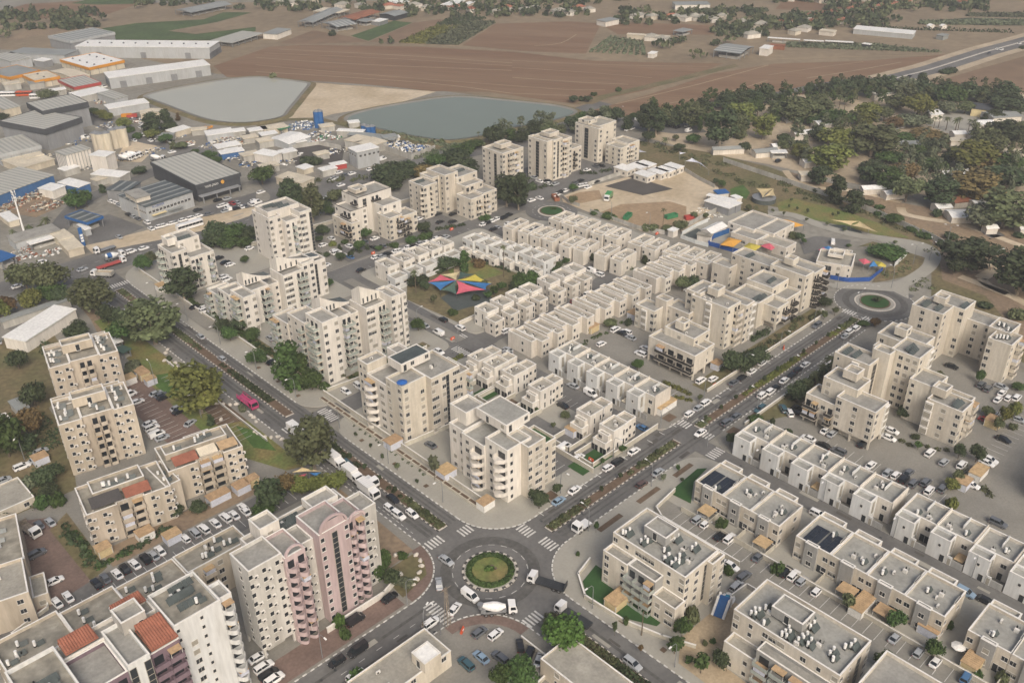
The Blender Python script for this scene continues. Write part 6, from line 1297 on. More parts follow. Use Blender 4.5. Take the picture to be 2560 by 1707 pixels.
building('apartment_tower','white stepped tower with curved crest roof, nearest of the white towers','apartment tower',None,'aptw',20.5,98.6,0.0,[(0,0,6.2,9.4,0,23.3,{'f':'w.w','l':'nBB.','aw':0.4,'bd':2.0,'wall':'white_wall'}),(-1,9.4,7.5,10,0,20,{'l':'w.n.B','aw':0.3,'wall':'cream2'}),(-1.5,19.4,8,9,0,16,{'l':'BB.n','aw':0.5,'wall':'cream2','b0':1}),(6.2,4.6,7.8,10.8,0,20,{'f':'W.BB','aw':0.35,'bd':2.3,'b0':1}),(14,8.4,5.5,9,0,17,{'f':'w.n'}),(19.5,4,8.2,9.4,0,19.5,{'f':'wW.BB','aw':0.3,'bd':2.2,'b0':1}),(27.7,0.6,3.8,8.8,0,22,{'f':'w.w'}),(31.5,1.8,3.4,8.6,0,21,{'f':'g.w'})],seed=118)
crest('apartment_tower',27,109,11,5.5,19.9,25.5,3)
crest('apartment_tower',40.5,106,14,5,19.4,25.6,3)
building('apartment_tower','white stepped tower with curved crest roof, behind the nearest one','apartment tower',None,'aptw',19.4,147,0.0,[(0,0,5,9,0,14.8,{'f':'w.w','l':'nBB.','aw':0.4,'bd':2,'wall':'white_wall'}),(-0.9,9,7.5,8,0,13,{'l':'BB.w','aw':0.4,'b0':1}),(-1.4,17,8,8,0,10.2,{'l':'BB.n','aw':0.6,'b0':1}),(5,4,7.6,9,0,14.2,{'f':'W.BB','bd':2.2,'aw':0.4,'b0':1}),(12.6,7.5,6,8.5,0,12,{'f':'w.n'}),(18.6,3.6,9,9.4,0,15.6,{'f':'wW.BB','bd':2.2,'aw':0.3,'b0':1}),(27.6,5,5.5,9,0,17,{'f':'ww'}),(33.1,6.5,5.8,8.5,0,15.4,{'f':'g.w'})],seed=119)
crest('apartment_tower',25,156,11,5,14.1,19,3)
crest('apartment_tower',38.5,155,18,5,15.5,20.6,3)
building('apartment_tower','white tower with stacked glass balconies behind the dark eucalyptus at the far junction','apartment tower',None,'aptw',17,194.5,0.0,[(0,0,6,11.5,0,17.2,{'f':'w.g.w','l':'CCw.w','bd':2,'aw':0.2}),(6,-2,10,10.5,0,14,{'f':'wBw.Bw','aw':0.5,'bd':1.8}),(5,4.5,9,10,0,19,{'f':'w.w','ro':[(3,1)]}),(2,6.5,4,5,17.2,20.2,{'f':'.','l':'.'})],seed=120)
building('apartment_tower','white ten-storey tower with rooftop grille beside the shrubs','apartment tower',None,'aptw',58.5,193,0.0,[(0,0,5.5,13,0,19.5,{'f':'w.w','l':'w..w'}),(5.5,-3.5,6.5,13.5,0,17.5,{'f':'w.B.w','l':'w','aw':0.3,'bd':2,'b0':1}),(12,-4,5.7,13,0,19.8,{'f':'ww.g'}),(1.5,3,15,10,0,20.8,{'ro':[(3,3)]})],seed=121)
building('apartment_block','stepped white and cream block with dark-edged terraces and two wings','apartment block',None,'apt',92.2,185,0.0,[(0,0,4.3,14,0,9.5,{'f':'w.n','l':'w.BB','rail':'dark','aw':0.6}),(2.3,3,8.5,12,0,13.5,{'f':'w.w','l':'w.BB','rail':'dark','wall':'white_wall','cop':'coping_dark','aw':0.3}),(12.8,-9.8,7,8.8,0,11,{'f':'w.BB','l':'w.n','rail':'dark','aw':0.5}),(19.8,-9.2,8.5,8.2,0,9.5,{'f':'BB.w','rail':'dark','aw':0.5,'b0':1}),(14.8,-3,10,11,0,14,{'f':'w.w.','l':'w.w','rail':'dark','wall':'white_wall'}),(7.8,5,18,12,0,17.5,{'f':'.g.BB.g.','l':'w.B','wall':'white_wall','rail':'dark','cop':'coping_dark'}),(9.8,9,6,6,17.5,19.5,{'f':'w'})],seed=122)
building('apartment_block','cream block with round stair tower and glazed bay column, two wings','apartment block',None,'apt',131,183.5,0.0,[(0,0,8,10.5,0,16,{'f':'w.c.w','l':'w.n.c','ro':[(3,1)]}),(8,3.5,5,9,0,17,{'f':'.g.'}),(12,-0.5,8,13,0,18.2,{'f':'w.n','l':'n.n'}),(14.2,-15.3,7.8,9.8,0,10.2,{'f':'w.BB.','l':'w.n.w','rail':'solid','aw':0.2}),(22,-15,8.6,9.5,0,10.8,{'f':'BB.ww','rail':'solid','b0':1}),(18,-7.5,11,10,0,13.2,{'f':'BB.w','l':'w.w'}),(18,-1.5,13,13,0,15.8,{'f':'w.w','ro':[(3,1)]})],seed=123)
building('apartment_tower','cream eight-storey tower standing alone beside the dark trees','apartment tower',None,'far',176.3,180,0.0,[(0,0,7.7,14,0,21,{'f':'w.BBw','l':'w.n.g.w'}),(7.7,2,8,11,0,20,{'f':'BB.w'}),(3.7,5,7,5,21,23.2,{})],seed=124)
building('apartment_tower','tall cream tower with glazed stair strips, left of the joined pair','apartment tower',None,'far',204.3,178,0.0,[(0,0,3.7,13,0,20.6,{'f':'.','l':'w.g.w'}),(3.3,-1.2,6.4,13.2,0,20.8,{'f':'w.g.w'}),(9.7,-1,7,11,0,19.6,{'f':'BB.w','b0':1}),(17.2,0.5,8.5,9.5,0,12.5,{'f':'.B.w','l':'w','rail':'dark'}),(4.7,3,7,6,20.8,22.8,{})],seed=125)
building('apartment_tower','tall cream L-shaped tower with lower front block, right of the joined pair','apartment tower',None,'far',242,178,0.0,[(0,0,4,16,0,18.5,{'f':'w','l':'w.g.w'}),(4,5,16,12,0,17.5,{'f':'w.g.w..w'}),(4,-12,7,10,0,10.2,{'f':'w.w','l':'w.n.w'}),(11,-11.5,8.8,11.5,0,10.8,{'f':'BB.w.'}),(1,8,7,7,18.5,20.6,{'f':'w.w','l':'w'})],seed=126)
building('apartment_block','cream stepped block on pillars with rooftop stair boxes beside the paved court','apartment block',None,'apt',106.2,17.2,0.0,[(0,0,6.8,18.8,0,9.4,{'l':'.BBBB','stilt':2.6,'rail':'dark','aw':0.15,'b0':1,'bw':4}),(6.8,0.6,5,12.2,0,9.0,{'f':'w.w','stilt':2.6}),(5.8,4.8,9,12,0,11.5,{'f':'w.w','l':'.w.','ro':[(2,2)]}),(7.3,10.3,3.5,3.5,11.5,14.5,{'f':'w'}),(15,28.3,6.3,8.5,0,9.2,{'f':'w..w','l':'w.j.w'}),(19.8,26.8,4,5,0,12,{}),(20.8,17.8,7,10,0,10,{'f':'w.','l':'w.w.w'}),(23.3,4.3,8,15,0,16.3,{'f':'w.BB','l':'w..j..s','b0':1,'ro':[(4,2),(2,3)]}),(31.3,2.1,5.3,13.7,0,15.2,{'f':'w.wj'}),(27.3,11.3,4.5,4.5,16.3,19.2,{'l':'.'}),(24.8,16.8,10,6,0,16.8,{'l':'w.'})],seed=127)
building('apartment_block','cream stepped block with curved balcony stack near the far roundabout','apartment block',None,'apt',153.8,16.5,0.0,[(0,0,7.2,10.5,0,9,{'f':'w.BB','l':'w..w','stilt':2.5,'rail':'dark','b0':1}),(7.2,1,10,8.5,0,9.5,{'f':'w.BB.w','rail':'dark','b0':1,'aw':0.2}),(-3.8,5.5,10,12,0,10.5,{'l':'w.w','ro':[(3,2)]}),(6.2,6.5,11,11,0,12.5,{'f':'w.w','l':'w','ro':[(3,1)]}),(15.2,30.5,6.5,8,0,9.2,{'f':'w..w','l':'w.'}),(20.2,16.5,8,17,0,13,{'l':'w.w.w.ww','ro':[(3,1)]}),(18.2,0.7,6,14.8,0,15,{'f':'w.','l':'w..w','ro':[(3,1)]}),(24.2,0.5,8,13,0,14.2,{'f':'CC.B','b0':1,'bd':2.4,'rail':'dark'}),(22.2,8.5,4,4,15,17.6,{})],seed=128)
building('apartment_block','beige stepped block on pillars with brown awnings beside the white terrace','apartment block',None,'apt',111.6,-41.2,0.0,[(0,0,7.9,12.2,0,13.2,{'f':'w.j','l':'w.w.w','stilt':2.6}),(0.2,12.2,7.2,9.5,0,9.9,{'l':'BBwB','stilt':2.6,'rail':'dark','aw':0.8,'b0':1,'bw':4.2}),(4.4,8.2,8,11,0,15,{'f':'w.','l':'w.w'}),(7.9,10.7,4.5,4.5,15,17.8,{}),(16.4,11.2,8,11.5,0,17,{'f':'.gg','l':'s.j.','ro':[(3,2)]}),(22.4,8.2,4.5,5.5,0,19.5,{'f':'..'}),(25.9,0.7,10,9,0,19.8,{'f':'w.j','l':'wwww','ro':[(3,2)]}),(19,-16.8,7.9,10.5,0,12.4,{'f':'w.B.w','l':'j.w.w','ro':[(3,2)]}),(26.9,-15.8,4,9,0,11.5,{'f':'BB','aw':0.8,'b0':1}),(22.4,-6.8,9,8,0,14.5,{'l':'n.n'}),(21.9,-10.3,4.5,4.5,12.4,15.2,{})],seed=129)
building('apartment_block','beige stepped block with deep courtyard at the right edge below the far roundabout','apartment block',None,'apt',156,-33.5,0.0,[(0,0,10.5,14.5,0,12.6,{'f':'w.j.w','l':'w.w.','ro':[(3,1)]}),(-4,3.5,5,10,0,10,{'l':'w.w'}),(3,6.5,4,4,12.6,15.4,{'f':'w','l':'w'}),(15.5,1,8.5,10.5,0,18.6,{'f':'w.','l':'.w.n','ro':[(3,3)]}),(24,-2.5,9,12,0,18.4,{'l':'w.w.w.w','ro':[(3,1)]}),(28.5,-12.5,8.5,12,0,13.5,{'l':'w.w.ww'}),(19,-20.5,9,7.5,0,14.4,{'f':'w.BB','l':'w...','aw':0.5,'b0':1,'ro':[(0,4)]}),(25,-17.5,9,7,0,15.2,{'ro':[(0,3)]}),(22,3.5,4,4,18.6,21,{})],seed=130)
building('apartment_block','beige block with brown balcony awnings cut by the right edge','apartment block',None,'apt',122,-106,0.0,[(0,0,12,22,0,10.5,{'l':'BBwBB','aw':0.8,'b0':1,'bw':4.2}),(12,2,8,20,0,12.5,{})],seed=131)
building('kindergarten','low cream kindergarten with grey inset roofs behind the orange shade sails','kindergarten',None,'house',215,66,0.0,[(0,0,19,13,0,5,{'l':'w.w','deck':'deck'}),(2,-8.5,16.5,8.5,0,5.2,{'f':'w.w.w','l':'w.','deck':'deck'}),(-7,-6,9,12.5,0,4.4,{'l':'W.W.W','deck':'deck'}),(-5,-19,8,13,0,4.4,{'f':'w.w','l':'W..w','deck':'deck_pale'})],seed=132)
building('school_building','cream two-storey school with boxed roof yard behind a blue fence','school',None,'house',209.3,17.8,0.384,[(0,0,13,13.5,0,6,{'f':'w.w.w','l':'W.D.w.s','deck':'deck_pale'}),(13,1.5,6,7.5,0,4.6,{'f':'w.w'}),(6,4,5.5,6,6,7.4,{'ro':[(2,3)]})],seed=133)
shed('large grey warehouse with dark roof grid at the top of the industrial park',151.2,628.5,0.15,37.2,30.4,8,wall='mid_cladding',rm='shed_strips_dark',band='light_cladding')
shed('long white-roofed logistics hall with loading docks',214.6,532.6,0.72,21.0,102.2,8,rm='metal_white',wall='light_cladding',doors=14,dome=1)
shed('cream hall with broad orange fascia and white roof',132.1,550.0,0.12,26.3,38.8,5,rm='metal_white',wall='shed_cream',band='metal_orange',cols=6,dome=1)
shed('long white hall with dark grey doors beside the pale reservoir',126.7,504.8,-0.24,66.4,18.0,7,rm='metal_white',wall='light_cladding',doors=4)
shed('small hall with orange fascia, front one',92.2,541.3,0.0,15.6,22.0,5,rm='metal_cream',wall='shed_cream',band='metal_orange',cols=5,dome=1)
shed('small hall with orange fascia at the left edge',83.4,562.7,0.21,21.6,27.4,5.2,rm='metal_grey',wall='shed_cream',band='metal_orange',cols=5)
shed('strip-roofed hall with red fascia',105.0,509.1,0.0,16.9,26.3,4.2,rm='shed_strips',wall='shed_cream',band='metal_red')
shed('cream gabled shed between the orange hall and the white hall',116.7,539.8,0.12,11.3,32.7,2.6,rm='metal_cream',wall='shed_cream',roof='gx',rise=1)
shed('grey box warehouse with dark band, front one',48.5,405.7,0.33,24.2,35.4,11.5,rm='shed_strips',wall='mid_cladding',band='dark_cladding',bh=3)
shed('grey box warehouse with dark band and white lettering, rear one',58.9,434.2,0.0,25.3,23.6,13.5,rm='shed_strips',wall='mid_cladding',band='dark_cladding',bh=3)
shed('grey hall with panelled side at the left edge',21.0,397.2,0.0,20.5,26.5,6,rm='shed_strips',wall='light_cladding',cols=5,band='light_cladding')
shed('white-roofed shed in front of the red-fascia hall',99.0,485.0,0.12,19.5,14.0,4,rm='metal_white',wall='concrete_wall')
shed('shed with white sheet roof and small windows near the pale reservoir',110.9,462.3,0.08,8.9,21.6,4.5,rm='shed_strips',wall='light_cladding')
shed('long white shed beside the reservoir corner',99.3,443.8,-0.17,23.7,11.1,4.5,rm='metal_white',wall='light_cladding')
shed('grey factory with low white roofs behind the orange hall',133.2,595.9,0.6,16.9,45.5,6,rm='metal_grey',wall='light_cladding')
shed('pale factory at the left edge behind the orange halls',98.7,603.9,0.12,14.7,30.9,6,rm='shed_strips',wall='light_cladding')
shed('small white block with open floors in front of the grey factory',105.4,605.2,0.38,5.9,10.2,4,rm='metal_white',wall='concrete_wall')
shed('small grey block with open floors beside the orange hall',117.7,594.9,0.34,7.4,10.1,4.5,rm='metal_white',wall='mid_cladding')
shed('white ribbed mill building beside the silos',41.7,362.5,0.12,13.9,9.8,9,name='mill_building',cat='mill',rm='shed_strips',wall='white_wall',cols=1.6)
shed('white smooth mill block beside the mixer trucks',56.2,347.4,0.53,7.5,9.6,8.5,name='mill_building',cat='mill',rm='metal_white',wall='white_wall')
shed('cream-roofed low sheds below the ribbed mill',24.0,376.9,0.15,17.4,19.8,3.2,rm='metal_cream',wall='shed_cream')
shed('cream gabled shed beside the dark conifers',109.6,423.6,-0.43,12.4,7.6,3.5,rm='metal_cream',wall='shed_cream',roof='gy',rise=1)
shed('white-roofed shed below the dark conifers',106.7,376.7,0.12,11.4,7.1,3.2,rm='metal_white',wall='shed_cream')
shed('white shed with open front beside the cement yard',117.0,356.9,-0.33,14.4,8.7,3.5,rm='metal_white',wall='light_cladding')
shed('white workshop with blue side wall',106.9,323.2,-0.26,12.2,6.1,3.2,rm='metal_white',wall='blue_cladding')
shed('white roofed yard sheds beside the blue workshop',110.4,333.1,-0.18,12.7,7.9,3,rm='metal_white',wall='concrete_wall')
shed('sheds with pale roofs at the left edge behind the grey boxes',52.4,483.1,0.0,9.3,28.8,6,rm='shed_strips',wall='shed_cream')
shed('dark grey supermarket with strip skylights and big sign',69.0,276.9,0.0,22.9,46.0,8.2,name='supermarket',cat='supermarket',rm='shed_strips',wall='dark_cladding',band='dark_cladding',rise=0.5)
_s=[o for o in COL.objects if o.name.startswith('supermarket')][-1]; sign_text('sign_lettering','white lettering on the dark supermarket wall','רטנס קוטס',_s,(7.4,-.6,6.7),0,1.5,'tank')
_b=MB(); _b.cyl(0,0,0,.2,.9,n=20); _o=obj('sign_disc',_b.mesh('sign_disc',['canvas_orange']),_s,(13.2,-.56,6.9)); _o.rotation_euler=(math.pi/2,0,0)
_b=MB(); _b.box(0,-3.2,3.1,21,-.05,3.4,0,True); [_b.box(q,-3.0,0,q+.4,-2.6,3.1) for q in (1,8,15,20)]; obj('entrance_canopy',_b.mesh('entrance_canopy',['mid_cladding']),_s)
shed('pale shopping block with ribbon windows and rooftop solar rows',41.0,271.1,0.1,24.2,23.3,7.2,name='shopping_block',cat='shop',rm='solar_strips',wall='light_cladding')
_s=[o for o in COL.objects if o.name.startswith('shopping_block')][-1]; sign_text('sign_lettering','R CENTER in dark blue letters','R CENTER',_s,(6.2,-.03,6.2),0,1.3,'fence_blue')
for k in range(12): obj('window',win_mesh('w'),_s,(1.6+k*1.85,0,3.6),0)
for k in range(6): obj('window',win_mesh('w'),_s,(0,1.5+k*1.7,3.6),-math.pi/2)
_b=MB(); _b.box(2,-1.6,2.6,9,0,2.75,0,True); _b.box(10,-2.2,2.6,17,0,2.75,1,True); obj('shop_awning',_b.mesh('shop_awning',['canvas_cream','metal_grey']),_s)
shed('cream stair block on the shopping block',40.2,277.7,0.0,6.5,11.6,9.5,name='stair_block',cat='building',rm='deck',wall='cream')
shed('grey workshop hall beside the shopping block',46.1,301.9,0.61,11.8,10.9,5,rm='solar_strips',wall='mid_cladding')
shed('petrol station canopy with grey panel roof and blue edge',16.8,278.2,0.26,7.8,14.2,4.6,name='petrol_canopy',cat='canopy',rm='solar_strips',wall='steel',open_=True,band='metal_blue',bh=0.9)
shed('small white petrol station shop under a sign',14.3,275.3,0.0,2.4,8.2,3,name='petrol_shop',cat='shop',rm='metal_white',wall='light_cladding')
_p=obj('price_totem',None,loc=(9.2,266.0,0)); tag(_p,'tall blue price totem of the petrol station','sign'); _b=MB(); _b.box(-.8,-.15,0,.8,.15,8.5); obj('panel',_b.mesh('panel',['metal_blue']),_p); _b=MB(); [_b.box(-.6,-.2,2+q*1.3,.6,-.15,2.9+q*1.3) for q in range(3)]; obj('price_field',_b.mesh('price_field',['tank']),_p)
shed('flat grey depot at the foot of the mast',-13.1,280.4,0.0,18.7,9.5,4,rm='deck',wall='light_cladding')
shed('white canopy sheds beside the depot, upper',1.7,270.9,0.0,5.8,10.4,3.4,rm='metal_cream',wall='shed_cream')
shed('white canopy shed beside the depot, lower',0.1,258.2,-0.08,6.2,12.4,3.2,rm='metal_cream',wall='shed_cream')
shed('low yard canopy in front of the depot',-8.5,276.7,0.0,11.3,3.5,2.8,rm='metal_white',wall='steel',open_=True)
shed('long blue-sided hall with strip roof at the left edge',-2.6,336.6,0.31,33.1,25.6,6,rm='shed_strips',wall='blue_cladding')
shed('white workshop with two windows beside the scrap yard',21.8,330.6,0.38,7.6,9.3,4,rm='metal_white',wall='white_wall')
shed('blue workshop with white roof behind the scrap yard',32.4,325.9,0.3,6.6,14.6,4.2,rm='metal_white',wall='blue_cladding')
shed('open-fronted white depot beside the parked trucks',52.9,325.8,0.52,7.7,16.6,4,rm='metal_white',wall='concrete_wall')
shed('white cabin beside the scrap heap',-6.0,309.4,0.0,4.3,12.7,2.8,rm='metal_white',wall='shed_cream')
shed('blue open canopy at the left edge by the main road',-24.1,265.1,0.26,6.3,9.5,4,rm='metal_blue',wall='steel',open_=True)
shed('white gabled shed in the middle of the yards',141.1,311.7,0.16,15.7,16.2,3.6,rm='metal_white',wall='light_cladding',roof='gx',rise=0.9)
shed('pale flat shed beside the scrap pile, left',167.0,284.4,0.26,10.8,8.8,4.4,rm='metal_cream',wall='concrete_wall')
shed('pale flat shed beside the scrap pile, right',167.8,273.7,0.09,11.8,11.3,4.4,rm='metal_cream',wall='concrete_wall')
shed('square white-grey office block with dark windows',149.7,260.4,-0.14,12.7,8.8,8.8,name='office_block',cat='office',rm='metal_white',wall='light_cladding')
_s=LAST_SHED[0]; [obj('window',win_mesh('w'),_s,(2+k*2.6,0,6),0) for k in range(5)]; [obj('window',win_mesh('w'),_s,(0,2+k*2.8,6),-math.pi/2) for k in range(4)]
shed('white low building at the corner of the dark yard',122.2,297.2,0.34,7.5,12.2,4.5,rm='metal_white',wall='white_wall')
shed('cream canopy shed behind the blue tanks',145.2,342.9,-0.24,13.4,8.3,3.2,rm='metal_cream',wall='shed_cream')
shed('long grey canopy between the two tank groups',173.8,303.2,-1.14,28.6,6.5,3,rm='metal_grey',wall='steel',open_=True)
shed('white canopy at the end of the tank yard',172.9,312.2,-0.93,15.3,4.1,3.4,rm='metal_white',wall='concrete_wall')
shed('white sheds beside the reservoir bank, upper',185.0,282.0,-0.45,7.3,3.5,3,rm='metal_white',wall='shed_cream')
shed('green-roofed shelter in the yard',152.9,338.3,0.18,6.4,9.1,2.8,rm='metal_green',wall='steel',open_=True)
shed('cream vaulted market shed behind the curved road',112.3,254.8,0.24,8.6,17.2,3.6,rm='metal_cream',wall='shed_cream')
shed('red-striped white kiosk sheds',138.9,267.6,-0.23,7.8,4.2,2.6,rm='metal_white',wall='metal_red')
shed('white low sheds at the edge of the brush',125.2,272.7,0.08,5.9,6.3,2.8,rm='metal_white',wall='shed_cream')
shed('pale shed at the corner of the green field',283.3,552.3,0.45,21.2,12.8,4,rm='metal_grey',wall='white_wall')
shed('long farm greenhouse with white ribs at the field edge',243.9,552.7,0.35,37.8,21.3,3.5,rm='shed_strips',wall='concrete_wall',open_=True)
shed('grey cattle shed with open sides at the top edge',278.9,685.3,0.19,46.4,21.8,4,rm='metal_grey',wall='steel',open_=True,roof='gx',rise=1.5)
shed('small white-roofed yard shed, first of the small industrial sheds',129.0,354.0,-0.35,9,6,3,name='yard_shed',cat='shed',rm='metal_white',wall='concrete_wall',roof='flat')
shed('small cream-roofed yard shed, second of the small industrial sheds',129.0,338.0,-0.26,8,6,3,name='yard_shed',cat='shed',rm='metal_cream',wall='concrete_wall',roof='flat')
shed('small white-roofed yard shed, third of the small industrial sheds',138.0,347.0,-0.31,10,6,3.2,name='yard_shed',cat='shed',rm='metal_white',wall='concrete_wall',roof='flat')
shed('small cream-roofed yard shed, fourth of the small industrial sheds',116.0,373.0,-0.52,8,5,3,name='yard_shed',cat='shed',rm='metal_cream',wall='concrete_wall',roof='flat')
shed('small grey-roofed yard shed, fifth of the small industrial sheds',99.0,377.0,-0.7,7,5,3,name='yard_shed',cat='shed',rm='metal_grey',wall='concrete_wall',roof='flat')
shed('small white-roofed yard shed, sixth of the small industrial sheds',111.0,324.0,-0.26,7,6,3,name='yard_shed',cat='shed',rm='metal_white',wall='concrete_wall',roof='flat')
shed('small cream-roofed yard shed, seventh of the small industrial sheds',113.0,311.0,-0.17,9,6,3.4,name='yard_shed',cat='shed',rm='metal_cream',wall='concrete_wall',roof='flat')
shed('small white-roofed yard shed, eighth of the small industrial sheds',139.0,336.0,-0.26,9,6,3,name='yard_shed',cat='shed',rm='metal_white',wall='concrete_wall',roof='flat')
shed('small cream-roofed yard shed, ninth of the small industrial sheds',131.0,325.0,-0.21,8,7,3.5,name='yard_shed',cat='shed',rm='metal_cream',wall='concrete_wall',roof='flat')
shed('small white-roofed yard shed, tenth of the small industrial sheds',146.0,312.0,-0.17,6,4,2.8,name='yard_shed',cat='shed',rm='metal_white',wall='concrete_wall',roof='flat')
shed('small cream-roofed yard shed, eleventh of the small industrial sheds',171.0,325.0,-0.35,8,6,3,name='yard_shed',cat='shed',rm='metal_cream',wall='concrete_wall',roof='flat')
shed('small white-roofed yard shed, twelfth of the small industrial sheds',187.0,320.0,-0.44,6,5,3,name='yard_shed',cat='shed',rm='metal_white',wall='concrete_wall',roof='flat')
shed('small grey-roofed yard shed, 13th of the small industrial sheds',183.0,282.0,-0.35,8,6,3.5,name='yard_shed',cat='shed',rm='metal_grey',wall='concrete_wall',roof='flat')
shed('small white-roofed yard shed, 14th of the small industrial sheds',130.0,300.0,-0.17,8,6,3.5,name='yard_shed',cat='shed',rm='metal_white',wall='concrete_wall',roof='flat')
shed('small cream-roofed yard shed, 15th of the small industrial sheds',142.0,286.0,-0.17,7,5,3,name='yard_shed',cat='shed',rm='metal_cream',wall='concrete_wall',roof='flat')
shed('small cream-roofed yard shed, 16th of the small industrial sheds',111.0,289.0,-0.17,9,6,3,name='yard_shed',cat='shed',rm='metal_cream',wall='concrete_wall',roof='flat')
shed('small white-roofed yard shed, 17th of the small industrial sheds',130.0,263.0,-0.14,8,5,3.2,name='yard_shed',cat='shed',rm='metal_white',wall='concrete_wall',roof='flat')
shed('small cream-roofed yard shed, 18th of the small industrial sheds',31.0,390.0,0.0,9,6,3.5,name='yard_shed',cat='shed',rm='metal_cream',wall='concrete_wall',roof='flat')
shed('small grey-roofed yard shed, 19th of the small industrial sheds',47.0,368.0,-0.09,8,6,3.4,name='yard_shed',cat='shed',rm='metal_grey',wall='concrete_wall',roof='flat')
shed('small white-roofed yard shed, 20th of the small industrial sheds',38.0,357.0,0.17,8,6,3.2,name='yard_shed',cat='shed',rm='metal_white',wall='concrete_wall',roof='flat')
shed('small cream-roofed yard shed, 21st of the small industrial sheds',43.5,331.6,0.17,6,5,3,name='yard_shed',cat='shed',rm='metal_cream',wall='concrete_wall',roof='flat')
shed('small white-roofed yard shed, 22nd of the small industrial sheds',109.0,451.0,-0.35,8,5,3,name='yard_shed',cat='shed',rm='metal_white',wall='concrete_wall',roof='flat')
shed('small white-roofed yard shed, 23rd of the small industrial sheds',91.0,512.0,-0.17,9,6,4,name='yard_shed',cat='shed',rm='metal_white',wall='concrete_wall',roof='flat')
shed('small cream-roofed yard shed, 24th of the small industrial sheds',75.0,550.0,-0.17,10,7,4,name='yard_shed',cat='shed',rm='metal_cream',wall='concrete_wall',roof='flat')
shed('small grey-roofed yard shed, 25th of the small industrial sheds',88.0,541.0,-0.17,9,6,4,name='yard_shed',cat='shed',rm='metal_grey',wall='concrete_wall',roof='flat')
silos('silo','cream cement silo of the silo group',[(67,385),(68,382),(71,381),(76,384),(79,384),(81,383)],2.4,10.5,'shed_cream','cream cement silos','silo')
silos('storage_tank','tall blue storage tank beside the pipe yard',[(175,335),(177,335),(177,334)],1.7,9.6,'metal_blue','tall blue tanks','tank')
silos('storage_tank','short blue storage tank near the reservoir',[(188,307),(188,303),(190,302)],1.9,4.8,'metal_blue','short blue tanks','tank')
scrap('scrap_heap','rusty scrap metal heaps beside the mast',[(6.1,340.7,9,7,2.5,260),(15.4,341.2,8,6,2.5,220),(15.0,323.8,8,6,2,260),(0.9,334.2,7,5,1.5,120)],1,['metal_rust','bark','metal_grey','metal_cream','bark_pale'],sz=0.9)
scrap('scrap_heap','pale scrap pile with blue bits beside the reservoir fence',[(188,274,7,6,2.5,260),(190,265,7,5,2.0,200),(194,261,5,4,2.0,160),(186,280,5,4,1.5,90)],2,['metal_white','concrete_wall','metal_blue','metal_cream','dark_steel'],sz=0.9)
scrap('scrap_heap','jumble of dark and pale car parts beside the dark yard',[(138,310,6,4,1.5,150),(138,303,5,3,1.2,120)],3,['metal_white','dark_steel','metal_grey'],sz=0.9)
scrap('scrap_heap','pipework and crates beside the tall blue tanks',[(169,345,10,5,2.5,240),(172,339,6,4,2.2,120)],4,['metal_grey','metal_blue','metal_white'],sz=0.9)
scrap('scrap_heap','white sacks and machinery in the depot yard',[(-8.2,279.6,8,3,1.0,90),(-4.5,268.8,6,3,1.2,60),(-14.3,272.6,6,3,1,80)],5,['metal_grey','metal_white','concrete_wall','metal_rust'],sz=0.9)
scrap('scrap_heap','building rubble beside the white cabins of the sandy plot',[(230.8,101.4,7,3,0.8,70),(226.4,92.9,6,3,0.8,50)],6,['concrete_wall','metal_white','sand_pale'],sz=0.6)
scrap('scrap_heap','clutter along the industrial road',[(124,353,8,4,1.5,140),(124,340,8,4,1.5,120),(106,362,6,3,1,60),(110,477,6,3,1.2,60),(109,422,6,4,1.2,60)],7,['metal_white','metal_grey','metal_rust','metal_cream'],sz=0.9)
scrap('scrap_heap','yellow steel frames beside the pale reservoir',[(126,381,7,3,1.0,60)],8,['metal_orange'],sz=0.8)
scrap('scrap_heap','loose goods, pallets and machines scattered over the industrial yards',[(131,347,14,5,1.2,110),(119,350,12,5,1.2,90),(105,379,10,6,1,60),(98,427,14,6,1.2,80),(70,409,12,6,1.3,90),(85,364,10,5,1.2,70),(58,364,12,5,1.2,80),(36,397,12,5,1.2,80),(95,519,14,6,1.2,70),(116,485,10,5,1.2,60),(116,322,12,5,1.3,100),(118,308,10,5,1.3,80),(152,325,12,5,1.3,100),(167,324,10,5,1.3,80),(156,292,12,5,1.2,80),(127,296,8,4,1,50)],17,['metal_white','metal_grey','metal_cream','concrete_wall','metal_blue','dark_steel'],sz=0.8)
scrap('scrap_heap','stored goods along the yards near the curved road',[(160,314,5,3,1,60),(168,317,4,3,1.5,40),(171,311,4,3,1.2,50),(123,310,4,3,1,50)],9,['metal_white','metal_green','metal_grey','metal_rust'],sz=0.9)
village([(358,675,0),(368,664,0),(386,660,0),(394,621,0),(404,607,0),(418,589,1),(426,576,1),(436,573,0),(440,554,0),(456,537,1),(461,521,1),(467,494,0),(487,501,1),(489,485,0),(504,482,0),(506,459,0),(513,445,0),(530,455,1),(532,445,0),(540,393,0),(545,384,0),(484,332,0),(485,323,0),(554,374,1),(559,366,0),(560,359,0),(571,360,0),(569,349,0),(571,340,0),(590,340,0),(580,315,0),(541,285,0),(581,308,0),(550,287,0),(555,285,0),(580,299,0),(603,291,1),(700,341,0),(577,265,0),(617,280,0),(594,264,0),(708,328,1),(644,286,1),(620,273,1),(709,320,1),(713,311,1),(665,281,1),(721,303,1),(641,257,1),(687,277,1),(735,303,0),(744,294,1),(688,260,1),(720,264,1),(752,273,1),(736,257,1),(756,258,1),(775,245,1),(774,239,0),(785,231,0),(785,224,1)])
shed('cattle barn with orange roof',356.8,550.0,0.32,38.3,16.8,5,name='barn',cat='barn',rm='metal_rust',wall='steel',roof='gx',rise=1.5,open_=True)
